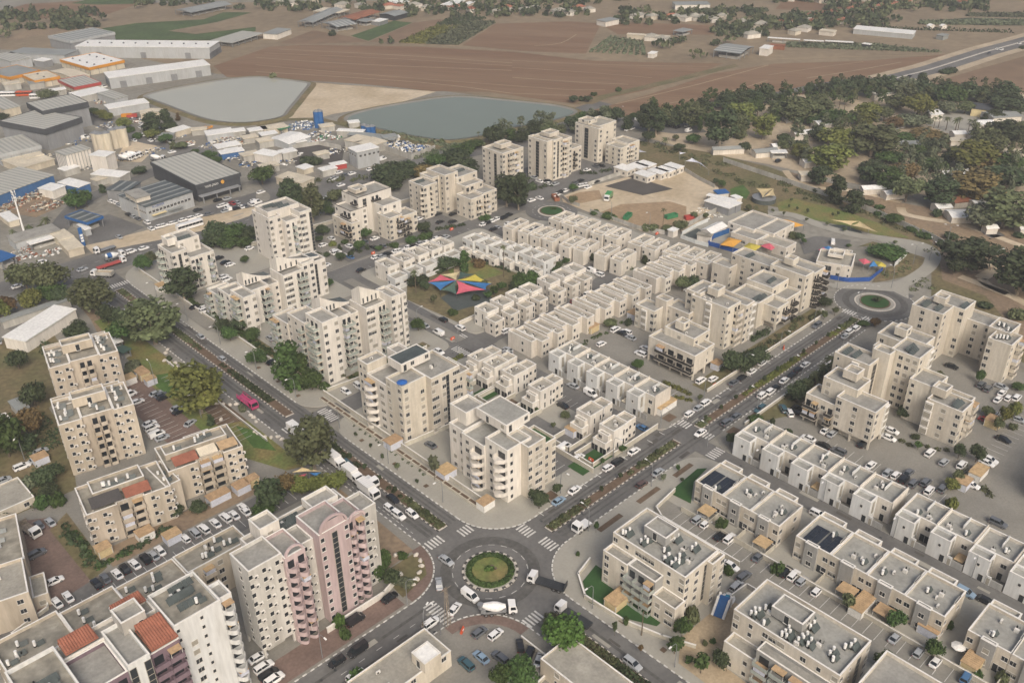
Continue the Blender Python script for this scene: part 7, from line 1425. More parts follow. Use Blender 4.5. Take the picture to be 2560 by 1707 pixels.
shed('long brown-grey cattle barn beside the orange one',327.8,568.2,0.52,59.7,13.9,4.5,name='barn',cat='barn',rm='metal_grey',wall='steel',roof='gx',rise=1.5,open_=True)
shed('barn with striped roof in front of the cattle barns',331.6,539.3,-0.05,19.6,23.6,4.5,name='barn',cat='barn',rm='shed_strips_dark',wall='steel',roof='gx',rise=1.4,open_=True)
shed('low grey barn right of the orange roof',362.5,541.2,0.15,10.6,11.6,3.6,name='barn',cat='barn',rm='metal_grey',wall='steel',open_=True)
shed('low white barn right of the orange roof',371.3,534.9,0.29,12.5,8.4,3.2,name='barn',cat='barn',rm='metal_white',wall='steel')
shed('dark barn behind the orange roof',393.1,542.0,0.22,19.2,16.6,4,name='barn',cat='barn',rm='metal_grey',wall='dark_steel',roof='gx',rise=1.2)
shed('brown barn roofs left of the orange barn',367.0,586.8,0.38,17.4,26.1,4,name='barn',cat='barn',rm='metal_cream',wall='steel',open_=True)
shed('white barn near the top edge',457.5,540.8,0.36,25.3,11.6,4,name='barn',cat='barn',rm='metal_white',wall='shed_cream')
shed('white barn beside it near the top edge',471.0,533.9,0.4,13.9,5.7,4,name='barn',cat='barn',rm='metal_white',wall='shed_cream')
shed('pale barn at the very top edge',429.6,585.6,-0.12,13.9,17.3,4,name='barn',cat='barn',rm='metal_white',wall='shed_cream')
shed('long white poultry barn near the top edge',595.8,397.2,-0.74,31.2,14.6,4,name='barn',cat='barn',rm='metal_grey',wall='white_wall')
shed('white and black barn behind the curved-plough field',498.4,394.6,-0.06,16.1,10.4,4,name='barn',cat='barn',rm='metal_grey',wall='white_wall')
shed('long pale and red poultry house beside the orchard',491.8,324.3,0.46,4.9,33.2,3.2,name='barn',cat='barn',rm='metal_cream',wall='shed_cream')
shed('grey barn beside the poultry house',512.7,326.4,0.06,13.2,9.0,3.4,name='barn',cat='barn',rm='metal_grey',wall='dark_steel',open_=True)
shed('big barn with white and grey roof sheets at the field edge',478.3,249.7,0.22,25.8,20.5,5,name='barn',cat='barn',rm='shed_strips_dark',wall='dark_steel',open_=True,roof='gy',rise=1.5)
shed('white box barn behind it',503.2,243.1,0.24,12.0,6.3,5,name='barn',cat='barn',rm='metal_white',wall='white_wall')
shed('small white shed beside the orchard rows',440.9,298.8,0.29,7.5,4.4,3,name='barn',cat='barn',rm='metal_white',wall='white_wall')
shed('long white greenhouse hall beyond the stubble field',627.5,192.8,0.3,14.6,44.6,3.6,name='greenhouse',cat='greenhouse',rm='metal_white',wall='light_cladding')
shed('long low white farm roof, first of the row',553.5,247.1,0.44,2.2,23.7,3,name='barn',cat='barn',rm='metal_white',wall='dark_steel',open_=True)
shed('long low white farm roof, second of the row',561.1,231.2,0.5,2.2,14.3,3,name='barn',cat='barn',rm='metal_white',wall='dark_steel',open_=True)
shed('long low white farm roof, third of the row',572.9,213.4,0.52,3.0,19.7,3,name='barn',cat='barn',rm='metal_white',wall='dark_steel',open_=True)
shed('small white farm roof at the end of the row',574.7,201.2,0.06,3.9,5.5,3,name='barn',cat='barn',rm='metal_white',wall='dark_steel')
shed('pale cottages beside the greenhouse hall',594.4,241.8,0.2,7.9,11.3,3.2,name='barn',cat='barn',rm='metal_cream',wall='cream2')
shed('dark red barn roofs in the village',651.3,289.1,-0.15,11.5,5.5,3,name='barn',cat='barn',rm='metal_rust',wall='shed_cream')
shed('two white tunnels on the far field, left one',672.2,199.3,-0.15,6.8,3.1,2.6,name='greenhouse',cat='greenhouse',rm='metal_white',wall='white_wall',roof='gy',rise=1)
shed('two white tunnels on the far field, right one',678.7,192.4,-0.23,6.1,2.4,2.6,name='greenhouse',cat='greenhouse',rm='metal_white',wall='white_wall',roof='gy',rise=1)
shed('brown-walled barn with dark door beside the highway field',639.8,174.2,-0.06,8.4,5.4,3.2,name='barn',cat='barn',rm='metal_grey',wall='metal_grey')
shed('orange-walled shed in front of the farm roofs',528.2,244.7,0.41,3.9,10.4,3,name='barn',cat='barn',rm='metal_rust',wall='metal_rust')
shed('white-roofed open hall among the trees',370.0,145.0,-0.52,10,9,4.5,name='barrack',cat='hut',rm='metal_white',wall='cream2',roof='flat',rise=1.0,open_=True)
shed('white gabled hall beside the pine',369.4,124.0,-0.52,12,9,4,name='barrack',cat='hut',rm='metal_white',wall='cream2',roof='gx',rise=1.0,open_=False)
shed('long grey-roofed barrack under the eucalyptus',366.0,82.0,-0.79,20,8,3,name='barrack',cat='hut',rm='metal_grey',wall='cream2',roof='gx',rise=1.0,open_=False)
shed('grey barrack end near the red-leaved tree',376.2,76.0,-0.59,6,6,3,name='barrack',cat='hut',rm='metal_grey',wall='cream2',roof='gx',rise=1.0,open_=False)
shed('small white hut beside the red-leaved tree',408.9,64.0,-0.66,7,6,3,name='barrack',cat='hut',rm='metal_white',wall='cream2',roof='gx',rise=1.0,open_=False)
shed('white hut right of the small white one',412.6,56.0,-0.52,8,6,3,name='barrack',cat='hut',rm='metal_white',wall='cream2',roof='gx',rise=1.0,open_=False)
shed('pale flat hut in front of the palms',395.3,60.0,-0.79,9,6,3,name='barrack',cat='hut',rm='metal_cream',wall='cream2',roof='flat',rise=1.0,open_=False)
shed('grey-roofed hall at the right edge of the parade ground',450.6,60.0,-0.59,18,12,4,name='barrack',cat='hut',rm='metal_grey',wall='cream2',roof='gx',rise=1.0,open_=False)
shed('white tent roof beside the parade ground',436.0,62.0,-0.66,10,8,3,name='barrack',cat='hut',rm='metal_white',wall='cream2',roof='gx',rise=1.0,open_=False)
shed('white gabled hut behind the palms',431.6,88.0,-0.52,8,10,4,name='barrack',cat='hut',rm='metal_white',wall='cream2',roof='gx',rise=1.0,open_=False)
shed('white barrack under the tree line',432.6,155.0,-0.79,8,6,3,name='barrack',cat='hut',rm='metal_white',wall='cream2',roof='gx',rise=1.0,open_=False)
shed('striped-roof hall under the tree line',449.1,132.0,-0.59,13,9,4,name='barrack',cat='hut',rm='shed_strips',wall='cream2',roof='gx',rise=1.0,open_=False)
shed('white arcaded building at the edge of the camp',345.8,125.0,-0.66,14,7,4,name='barrack',cat='hut',rm='metal_white',wall='cream2',roof='gx',rise=1.0,open_=False)
shed('long white prefab by the camp road',321.2,123.0,-0.52,16,5,3,name='barrack',cat='hut',rm='metal_white',wall='cream2',roof='gx',rise=1.0,open_=False)
shed('white gate canopy by the camp road',311.6,118.0,-0.79,8,5,3,name='barrack',cat='hut',rm='metal_white',wall='cream2',roof='flat',rise=1.0,open_=True)
shed('long white-roofed prefab beside the yellow tree',310.6,98.0,-0.59,18,6,3,name='barrack',cat='hut',rm='metal_white',wall='cream2',roof='gx',rise=1.0,open_=False)
shed('white prefab with small windows, left of two',296.8,58.5,-0.66,11,5,3,name='barrack',cat='hut',rm='metal_white',wall='cream2',roof='gx',rise=1.0,open_=False)
shed('white prefab with small windows, right of two',298.1,47.5,-0.52,10,5,3,name='barrack',cat='hut',rm='metal_white',wall='cream2',roof='gx',rise=1.0,open_=False)
shed('white barrack with skylights and brown chimney',292.6,14.2,-0.79,15,9,3,name='barrack',cat='hut',rm='metal_white',wall='cream2',roof='gx',rise=1.0,open_=False)
shed('white hut beside the barrack with skylights',298.5,23.2,-0.59,7,6,3,name='barrack',cat='hut',rm='metal_white',wall='cream2',roof='gx',rise=1.0,open_=False)
shed('lone white kiosk beside the grey pad',290.9,-1.7,-0.66,5,4,3,name='barrack',cat='hut',rm='metal_white',wall='cream2',roof='gx',rise=1.0,open_=False)
shed('brown-roofed cottage behind the skylight barrack',310.6,20.7,-0.52,12,7,3,name='barrack',cat='hut',rm='metal_rust',wall='sand',roof='gx',rise=1.0,open_=False)
shed('pale cabin behind the camp fence',292.3,89.0,-0.79,9,6,3,name='barrack',cat='hut',rm='metal_cream',wall='cream2',roof='flat',rise=1.0,open_=False)
shed('white barrack at the back of the camp',342.8,40.0,-0.59,14,6,3,name='barrack',cat='hut',rm='metal_white',wall='cream2',roof='gx',rise=1.0,open_=False)
shed('pale barrack behind the brown-roofed cottage',323.8,26.2,-0.66,14,6,3,name='barrack',cat='hut',rm='metal_white',wall='cream2',roof='gx',rise=1.0,open_=False)
shed('white barrack right of the skylight barrack',314.6,12.9,-0.52,12,6,3,name='barrack',cat='hut',rm='metal_white',wall='cream2',roof='gx',rise=1.0,open_=False)
shed('pale flat roof at the right edge of the camp',392.8,29.0,-0.79,14,9,3,name='barrack',cat='hut',rm='metal_cream',wall='cream2',roof='flat',rise=1.0,open_=False)
shed('brown and white hut near the right edge',398.3,36.0,-0.59,9,7,3,name='barrack',cat='hut',rm='metal_cream',wall='cream2',roof='flat',rise=1.0,open_=False)
shed('corrugated shed along the camp fence',294.9,143.0,-0.66,17,4,3,name='barrack',cat='hut',rm='metal_grey',wall='cream2',roof='gx',rise=1.0,open_=False)
shed('low corrugated shed right of the long one',306.1,124.0,-0.52,13,6,3,name='barrack',cat='hut',rm='metal_grey',wall='cream2',roof='gx',rise=1.0,open_=False)
shed('pale hut at the right edge',300.2,-12.3,-0.79,9,6,3,name='barrack',cat='hut',rm='metal_white',wall='cream2',roof='gx',rise=1.0,open_=False)
shed('yellow stage building with blue screen in the camp',462.0,65.6,0.29,12.6,11.1,4.5,name='stage',cat='stage',rm='dark_cladding',wall='canvas_cream')
_b=MB(); _b.box(5,-.15,.8,10,-.02,3.4,0,True); obj('blue_screen',_b.mesh('blue_screen',['fence_blue']),LAST_SHED[0])
cars('parked along the left kerb of the planted avenue','30.8 5.9 0 ke2;37.3 6.0 2 we2;51.4 6.0 -2 wh2;55.3 5.9 1 bu2;62.5 5.8 -1 we2;89.4 6.0 3 wh2;94.1 5.9 0 se2;97.9 6.0 2 wu2;114.0 6.5 -2 ge2;118.3 6.4 1 be2;124.0 6.4 -1 we2;131.0 6.8 3 wh2')
cars('parked along the right kerb of the planted avenue','52.4 -5.4 0 nh2;59.7 -5.2 2 se2;93.7 -4.8 -2 gu2;98.3 -4.9 1 ge2;106.8 -7.9 179 tu2;117.9 -4.7 3 wu2;121.0 -4.6 0 be2;126.6 -4.2 2 we2;131.4 -4.3 -2 be2;135.8 -3.9 1 bh2;140.2 -3.9 -1 we2;167.1 -3.6 3 se2;171.0 -3.1 0 wu2;174.8 -3.6 2 wu2')
cars('driving on the planted avenue','83.6 -2.3 178 we2;114.2 -4.1 1 wu2;166.7 7.3 179 gu2')
cars('parked along the residential street','67.2 106.9 93 se2;67.5 99.3 90 wv2;74.9 105.6 92 bh2;75.3 96.5 88 wu2;85.4 83.1 1 wu2;76.7 73.4 89 se2;75.5 62.1 93 se2;65.1 36.6 90 be2;75.7 42.0 92 se2;76.3 35.0 268 wv2;75.5 19.5 91 ge2;73.3 11.5 89 Be2')
cars('in the walled parking court behind the rounded block','22.5 49.9 93 ge2;49.6 21.5 0 wv2;49.0 15.1 2 wh2')
cars('in the paved court beside the balcony block','102.4 53.2 -2 wh2;113.7 56.4 1 wu2;113.1 53.1 89 be2;114.8 52.5 93 wu2;113.0 48.8 90 se2;106.8 39.4 92 wu2;110.9 40.5 88 we2;107.5 14.8 1 wu2;111.1 12.6 -1 wh2')
cars('in the lanes between the cream houses','141.3 103.3 3 we2;119.5 81.4 0 rh2;127.5 81.7 2 wu2;143.4 94.8 88 wv2;143.2 90.0 91 wu2;149.5 76.8 89 wh2;156.6 56.3 93 wh2')
cars('around the small turning circle','159.1 152.3 0 be2;173.6 164.5 2 be1;180.7 165.1 -2 we1;185.2 164.5 91 we1;194.1 161.5 -1 we1;196.3 162.3 3 be1;198.8 162.8 0 be1;201.4 162.3 2 we1;211.3 161.7 -2 we1;212.7 161.3 1 we1;214.4 160.6 -1 we1;218.7 160.5 3 be1;220.8 159.9 0 be1')
cars('in the court below the far towers','203.3 186.1 92 se1;201.4 180.4 88 we1;204.5 177.8 91 be1;201.9 174.9 89 we1;204.3 172.0 3 se1;212.0 166.3 0 ge1;216.3 166.3 2 be1;230.0 174.2 -2 we1;212.2 157.6 1 we1;237.4 174.9 89 ge1;240.1 175.7 93 be1;240.0 173.4 90 be1')
cars('at the corner of the cross street','21.7 91.2 272 wh2;26.4 90.6 268 wu2;52.5 89.1 271 ge2;54.9 89.4 269 se2;56.8 89.4 273 be2;59.2 89.3 270 we2;75.3 72.0 92 se2')
cars('in the fenced court of the nearest white tower','22.8 138.5 88 se2;14.7 123.8 1 be2;25.5 139.6 89 we2;15.1 119.4 3 we2;14.3 116.8 0 gu2;28.4 138.4 92 we2')
cars('queueing on the avenue beside the trucks','-0.3 59.0 268 tu2;-3.6 35.5 271 wh2;-0.5 38.2 269 be2;-3.6 31.8 273 wu2;-0.7 29.6 270 wh2')
cars('driving along the far half of the avenue','-46.8 204.5 92 se2;5.9 157.1 88 se2;3.6 138.0 91 sh2')
cars('circling the near roundabout','-12.2 5.1 55 se2;-5.7 10.0 273 se2;-14.9 -3.7 18 we2;-9.5 -3.2 272 wv2')
cars('on the side street below the pink tower','-43.6 2.8 178 bh2;-42.9 -3.3 1 wu2;-38.4 2.2 179 bv2;-35.4 -6.1 3 wh2;-30.5 -5.8 0 we2;-21.6 -3.2 2 wu2')
cars('in the red-paved bays of the pink tower','-55.4 16.1 -2 we2;-55.9 12.8 1 wu2;-56.2 10.2 -1 bu2;-56.0 8.3 3 wu2;-33.5 9.9 0 bv2;-23.5 9.9 2 be2')
cars('in the small car park by the red footpath','-23.7 -17.7 88 tu2;-15.5 -13.1 1 gh2;-20.1 -18.6 89 ke2;-13.3 -16.1 3 wh2;-17.2 -21.7 90 gu2;-11.6 -22.3 52 bh2;-11.9 -25.5 28 bu2;-11.3 -28.0 29 se2')
cars('driving south of the near roundabout','2.3 -43.3 269 su2')
cars('in the parking strip before the long low block','-80.9 64.2 93 we2;-78.2 64.2 90 we2;-71.5 63.8 92 be2;-69.2 64.0 88 ge2;-66.5 63.3 91 we2;-64.3 63.8 89 be2;-61.9 63.6 93 we2;-59.1 63.5 90 bu2;-57.1 63.2 92 se2;-55.1 63.7 88 we2;-48.4 63.4 91 wh2;-45.6 63.5 89 su2;-43.2 63.3 93 wu2;-39.9 63.3 90 we2;-36.9 63.3 92 wu2;-34.7 62.7 88 we2;-31.4 63.7 91 we2;-31.8 62.0 89 we2')
cars('in the red brick court at the left edge','-77.9 84.6 3 gu2;-73.3 95.4 90 ge2;-70.8 94.5 92 se2;-78.5 71.8 -2 we2')
cars('on the lane behind the old slabs','-73.4 121.8 1 se2;-67.3 124.4 -1 wu2;-63.1 125.0 3 se2;-60.7 128.1 0 se2')
cars('in the red-brown court beside the strip park','-28.8 138.8 2 wv2;-28.8 133.0 -2 we2;-31.5 118.9 1 we2;-32.0 116.2 -1 wu2;-22.4 133.3 3 se2;-32.5 111.9 0 wv2;-21.7 131.3 2 ge2;-32.1 109.2 -2 se2;-21.7 129.5 1 be2;-21.5 120.7 -1 se2;-22.0 118.6 3 be2;-22.5 110.3 20 se2')
cars('in the court between the white towers','15.4 179.0 2 be2;17.6 176.1 -2 we2;16.8 173.9 1 wu2;43.6 212.1 -1 be2;36.1 195.0 3 we2;43.4 206.3 0 be2;35.7 191.8 2 wu2;43.6 203.1 -2 we2;57.7 211.7 1 we2')
cars('in the court of the stepped blocks','87.9 205.9 -1 se2;81.7 192.3 3 we2;71.1 174.7 0 we2;88.2 195.6 92 we2;81.6 183.7 -2 we2;81.3 181.7 1 wu2;81.4 177.8 -1 we2;88.8 183.6 93 we2;82.8 174.1 90 Be2;96.4 182.3 92 ge2;95.5 175.3 88 be2;101.5 182.1 1 we2;99.1 173.2 89 ge2;129.0 185.4 3 we2;138.7 183.8 0 be1;133.2 175.8 2 be2;137.5 172.3 -2 be2;143.6 178.8 1 be1')
cars('along the street before the stepped blocks','78.6 160.7 -1 be2;90.3 166.5 3 we2;92.3 165.3 0 se2;95.7 165.7 2 be2;100.1 165.1 -2 we2;101.4 164.6 1 we2;106.1 164.6 -1 we2;108.1 164.1 3 be2;112.2 164.0 0 se2;114.9 162.9 2 we2;116.6 162.8 -2 be2;120.5 163.0 1 we2;122.5 162.6 -1 be2;124.2 161.7 3 se2;145.2 160.1 0 we2;147.9 160.0 2 be2;150.5 160.0 -2 we2;144.6 152.9 1 be2;153.8 160.3 -1 we2;147.0 153.1 3 se2;156.8 159.1 0 be2;160.6 159.8 2 be1;153.5 152.6 -2 we2')
cars('on the main road by the petrol station','-25.8 244.8 1 we2;-10.0 260.8 -1 wh1;-1.3 241.8 3 se2;23.6 263.2 90 se1;20.6 244.5 2 wu2;25.9 243.9 -2 we1')
cars('outside the shopping block','39.1 306.7 91 we1;39.7 304.0 89 we1;39.9 301.9 93 we1;39.7 299.2 90 se1;40.0 296.9 92 we1;40.1 292.4 88 we1;37.8 285.0 91 be1;38.3 281.1 89 se1;38.7 277.0 93 ge1;39.7 269.8 90 wu1;37.7 261.8 92 we1;41.6 261.3 -2 we1;43.5 261.1 1 we1;47.2 260.6 -1 we1;48.8 260.7 3 se1;52.6 260.8 0 we1;56.3 259.8 2 wu1;59.8 260.3 -2 we1;64.2 258.7 1 ge1')
cars('in the supermarket car park','63.1 266.9 -1 be1;75.9 271.4 3 be1;73.4 263.7 0 we1;75.1 263.9 2 we1;71.7 256.7 -2 se1;80.1 270.1 1 se1;73.9 258.2 89 wv1;78.7 263.1 93 re1;80.9 262.4 90 se1;77.1 255.9 2 be1;79.5 256.0 88 we1;81.1 255.9 91 ge1;84.5 255.7 89 wu1;87.6 258.5 93 we1;87.6 255.5 0 wv1;96.0 266.1 2 we1')
cars('in the yards behind the stepped blocks','114.8 236.8 -2 we1;130.0 256.1 1 we1;132.6 256.9 -1 se1;138.7 261.9 3 we1;129.0 246.3 0 we1;138.7 256.2 2 ge1;142.5 255.8 -2 we1')
cars('in the school car park','236.4 40.3 31 wv2')
cars('under and beside the pillared beige block','112.1 -12.8 49 tu2;111.6 -15.3 48 wu2;114.7 -15.4 0 bu2;114.6 -17.0 2 be2;111.0 -28.0 -2 we2;110.9 -30.2 1 se2;112.7 -39.0 -1 be2;120.9 -42.9 273 we2;124.9 -41.8 270 we2')
cars('in the long court behind the white terrace','103.9 -26.4 92 we2;103.9 -31.3 88 be2;104.4 -35.9 91 gu2;105.0 -45.6 -1 we2;105.0 -50.5 3 se2;105.6 -52.7 0 wh2;105.6 -55.1 2 bu2;109.3 -54.7 -2 ge2;105.6 -57.8 1 gu2;108.5 -60.0 -1 gu2;105.7 -62.2 3 wu2;122.3 -54.8 0 wu2;109.2 -64.4 2 gu2;120.9 -59.5 -2 sh2;123.2 -63.6 1 wu2;116.4 -69.2 269 we2')
cars('in the far court at the right edge','173.4 -38.5 273 be2;169.0 -50.2 0 gu2;150.1 -59.3 272 re2;129.2 -68.1 268 we2;168.2 -52.6 1 gu2;131.0 -68.2 269 wu2;154.9 -60.0 3 se2;164.1 -57.3 0 we2;105.5 -80.7 272 gu2;172.4 -55.0 268 se2;168.8 -56.7 1 we2;143.9 -66.9 269 be2;167.3 -59.2 3 wh2;169.2 -61.1 0 wu2;157.4 -66.1 272 se2')
cars('in the paved lane behind the grey-bay terrace','51.5 -25.1 -2 su2;51.4 -27.5 1 wh2;50.3 -32.8 -1 be2;51.1 -35.1 3 wu2;43.1 -40.9 270 we2;38.1 -45.9 2 su2;42.2 -45.3 -2 gu2;50.6 -44.0 1 ge2;50.8 -51.5 -1 bu2;51.1 -53.6 3 wu2;50.9 -56.0 0 sh2;50.4 -60.3 2 wh2;50.2 -80.1 -2 se2;49.9 -85.7 1 sh2;50.1 -89.5 -1 we2;50.7 -95.9 3 Bu2')
cars('parked in the lane between the terraces','64.1 -32.4 270 be2;75.4 -46.1 272 wu2;75.2 -85.2 268 ku2;75.9 -89.7 271 be2')
cars('on the highway in the top corner','518.6 142.4 -1 be1;620.0 130.8 3 ge1;637.8 132.0 0 we1;638.2 129.0 2 we1;667.1 127.1 -2 we1')
cars('parked under the trees of the camp','296.0 202.6 1 we1;299.3 202.1 -1 we1;315.6 211.0 3 wv1;319.2 184.7 0 be1;325.6 182.6 2 we1;318.6 176.6 -2 wv1;309.5 112.5 1 bu1;404.0 94.8 -1 se1;409.4 93.6 3 we1')
cars('in the industrial streets','100.5 520.3 90 bv1;71.0 413.1 2 wv1;77.1 415.5 -2 we1;77.1 409.7 1 be1;124.3 511.1 -1 wv1;89.0 422.3 273 we1;88.1 387.3 90 we1;101.6 407.9 92 we1;105.0 415.1 88 we1;96.0 393.2 271 we1;94.5 380.7 89 we1;100.3 383.2 93 se1;110.1 399.2 90 we1;101.4 370.9 272 wv1;93.8 353.4 -2 we1;99.9 359.0 1 be1;106.8 357.3 -1 we1;122.0 360.9 3 we1;136.0 349.4 0 be1;124.2 321.1 2 we1;156.3 312.0 88 we1;161.9 311.7 1 we1;152.8 254.1 -1 we1;166.9 262.5 3 wv1')
truck('box_truck','white box truck half hidden by the tree at the zebra crossing',-2.4,82.3,-1.57,'box',L=7.5)
truck('box_truck','white box truck with red flank, first of three in the queue',-2.4,62.1,-1.57,'box',L=6.8)
truck('box_truck','white box truck in the middle of the queue',-2.7,53.7,-1.57,'box',L=6.8)
truck('box_truck','white box truck at the head of the queue',-3.5,45.0,-1.57,'box',L=7.6)
truck('pickup_truck','white pickup beside the queueing box trucks',-0.6,48.1,-1.57,'flat',L=5.2,load='paint_white')
truck('concrete_mixer','white concrete mixer entering the near roundabout',-7.9,-11.4,-0.66,'mixer',L=8.5)
truck('tow_truck','grey flatbed tow truck rounding the near roundabout',6.3,-13.3,1.95,'ramp',L=9.5,load='dark_steel')
truck('flatbed_trailer','long low trailer behind the grey tow truck',3.0,-25.0,1.66,'flat',L=9.5,load='dark_steel')
truck('pickup_truck','white pickup waiting at the zebra crossing of the planted avenue',27.4,-5.5,3.14,'flat',L=5.4,load='paint_white')
truck('car_transporter','magenta car transporter on the avenue beside the strip park',-4.2,107.7,-1.57,'carrier',col='magenta',L=9.5)
truck('tow_truck','beige tow truck in the red brick court',-75.8,94.2,-1.4,'ramp',L=7,load='bark_pale')
truck('coach','white coach on the sandy verge of the main road',50.8,250.9,0.0,'coach',L=12)
truck('flatbed_truck','white-cabbed flatbed truck on the verge',13.3,253.9,3.14,'flat',L=9)
truck('flatbed_truck','red flatbed truck turning at the far junction',9.0,237.6,0.0,'flat',L=12,load='metal_red')
truck('concrete_mixer','concrete mixer with blue-striped drum at the far junction',13.0,243.4,0.0,'mixer',L=8.5,load='metal_blue')
truck('tipper_truck','grey tipper truck turning into the avenue',2.3,230.6,2.27,'tipper',L=9)
truck('garbage_truck','green garbage truck on the sandy plot',208.1,141.1,3.58,'garbage',L=8)
truck('coach','white minibus stopped behind the big eucalyptus',-5.0,187.6,-1.57,'coach',L=7.5,col='white')
truck('concrete_mixer','white concrete mixer parked beside the silos, first from the left',70.7,359.3,-0.87,'mixer',L=8)
truck('concrete_mixer','white concrete mixer parked beside the silos, second from the left',73.5,360.2,-0.87,'mixer',L=8)
truck('concrete_mixer','white concrete mixer parked beside the silos, third from the left',76.3,361.1,-0.87,'mixer',L=8)
truck('concrete_mixer','white concrete mixer parked beside the silos, fourth from the left',82.7,347.0,-0.87,'mixer',L=8)
truck('coach','orange and white coach behind the grey box warehouses',79.8,529.1,-0.7,'coach',L=10,col='orange')
truck('coach','white coach behind the round tree in the industrial park',83.6,516.0,-0.7,'coach',L=10)
truck('coach','white coach at the left edge of the industrial park',71.6,535.8,-0.7,'coach',L=10)
trees('beside the avenue near the far junction','-40.3 218.6 2y 0.98 1.35;-36.4 224.2 2b 1.25 1.04;-24.5 237.4 2o 1.74 1.80;-29.1 220.5 2y 1.24 1.24;-20.7 223.3 2g 1.51 1.06;-17.6 229.2 2o 1.91 1.80;-19.0 219.1 2d 1.24 0.93;-26.9 189.4 3d 0.69 0.70;-24.4 187.9 3d 1.07 0.86;-11.9 203.3 0o 2.10 1.18;-12.7 191.0 3d 0.96 0.93;-9.8 188.1 3d 1.02 0.83;-15.7 171.7 2g 1.29 1.43;16.2 222.7 2g 0.96 1.04;21.2 226.3 2o 0.72 0.91;-7.4 164.5 0o 2.48 1.47;15.4 187.1 0d 1.73 1.19;24.8 184.1 4g 1.32 2.22')
trees('in the strip park','-21.3 151.0 4q 2.09 2.46;-9.0 150.7 4d 0.66 1.14;-17.1 113.5 0y 2.17 1.52;-17.9 105.9 6d 0.96 0.42;-18.6 95.5 4d 1.03 1.68;-7.3 105.4 4q 0.83 1.51')
trees('between the old slabs','-68.0 132.5 2g 1.62 2.09;-48.0 180.6 2d 0.95 0.98;-63.1 132.2 3d 1.07 0.72;-68.9 113.8 4q 1.61 2.21;-59.3 137.6 2b 1.30 1.47;-52.6 153.9 2d 1.04 1.28;-69.8 102.9 4g 1.34 1.98;-65.5 111.8 2d 0.93 0.76;-66.5 106.1 3d 0.79 0.51;-61.8 113.6 2d 0.75 0.61;-66.3 100.7 4g 1.22 2.38;-45.2 73.5 3d 0.51 0.46;-40.5 70.9 3d 0.69 0.49')
trees('beside the avenue crossing','11.2 106.4 1g 1.82 1.48;13.8 102.9 1g 0.97 1.17;15.2 100.6 2g 0.98 0.95;-8.1 64.5 0o 1.74 1.47')
trees('around the small shade sails','-28.8 57.3 3g 0.90 0.46;-25.4 60.2 3d 1.18 1.14;-19.7 61.0 2b 0.84 0.97;-16.7 58.0 2y 0.76 0.81;-12.3 55.0 2y 1.01 0.65;-8.4 52.4 2y 0.80 0.81')
trees('along the avenue pavement','9.6 69.1 5d 0.47 0.59;9.1 61.1 5d 0.46 0.70;8.4 54.5 5d 0.46 0.69;8.6 47.9 5o 0.75 0.68;8.6 39.0 5d 0.51 0.56;13.3 37.0 5q 1.33 2.57')
trees('on the dry corner by the pink tower','-37.1 11.4 4l 0.98 2.21;-38.1 7.4 4g 0.79 2.01;-43.6 -5.9 4l 1.68 2.33;-39.5 -6.6 4g 1.18 1.44;-21.8 16.3 3g 0.45 0.82;-19.1 17.8 2g 0.60 1.02;-20.3 12.7 2d 0.56 0.76;-12.2 19.1 4g 0.94 0.77;-18.9 9.4 2q 0.52 0.61;-22.8 -27.9 2g 0.67 1.15')
trees('south of the near roundabout','-19.3 -30.6 2g 1.01 1.20;-1.5 -22.3 4q 1.14 1.84;-5.2 -29.5 2l 1.29 1.31;19.3 -11.5 4g 0.38 0.96;29.0 -9.1 5g 0.62 1.08;6.1 -34.9 5d 0.56 1.22;10.8 -34.5 4g 0.53 1.29;6.2 -42.4 5b 0.49 0.81;11.5 -47.7 5g 1.73 1.41;16.5 -46.0 2g 0.53 0.84;22.3 -44.8 4o 1.16 2.38;42.2 -31.1 4g 0.38 0.86;11.2 -55.0 5g 1.58 1.60;15.8 -56.9 2d 0.63 0.63;52.2 -31.6 2g 0.44 0.63;40.8 -41.9 4g 0.85 1.70')
trees('in the lane behind the grey-bay terrace','49.5 -50.0 4g 1.05 2.07;50.5 -68.0 5o 1.47 1.34;39.9 -82.4 2g 0.65 0.73;53.4 -78.3 2g 0.57 0.69;51.2 -88.1 2g 0.60 0.73;62.1 -86.9 4g 0.67 1.28;52.6 -97.3 4g 0.73 1.26;55.2 -101.6 4o 1.02 1.43')
trees('in the courts behind the white terrace','103.3 -14.6 4d 0.57 1.27;102.2 -20.6 4d 0.91 1.25;118.9 -13.4 2d 0.87 1.10;122.8 -13.8 2o 0.54 0.99;132.0 -12.2 7d 0.93 0.75;135.5 -13.0 7d 1.09 0.98;139.4 -13.1 7o 1.26 1.27;134.3 -40.6 2d 0.54 0.57;126.9 -48.3 4d 0.82 0.83;122.2 -51.2 5g 0.99 0.80;165.0 -38.6 4o 1.04 1.32;103.7 -69.0 4y 1.19 1.96;111.1 -66.0 2y 0.54 0.49;125.9 -61.4 2d 0.47 0.72;115.6 -65.8 2o 0.50 0.54;127.9 -65.5 2d 0.61 0.88;170.4 -48.7 2g 0.43 0.71;153.2 -58.5 2o 0.51 0.52;147.3 -63.8 2o 0.40 0.73;152.6 -63.6 2y 0.55 0.91;152.2 -66.4 4o 0.87 1.26;158.2 -64.3 2y 0.56 0.80;174.7 -59.3 2g 0.53 0.41')
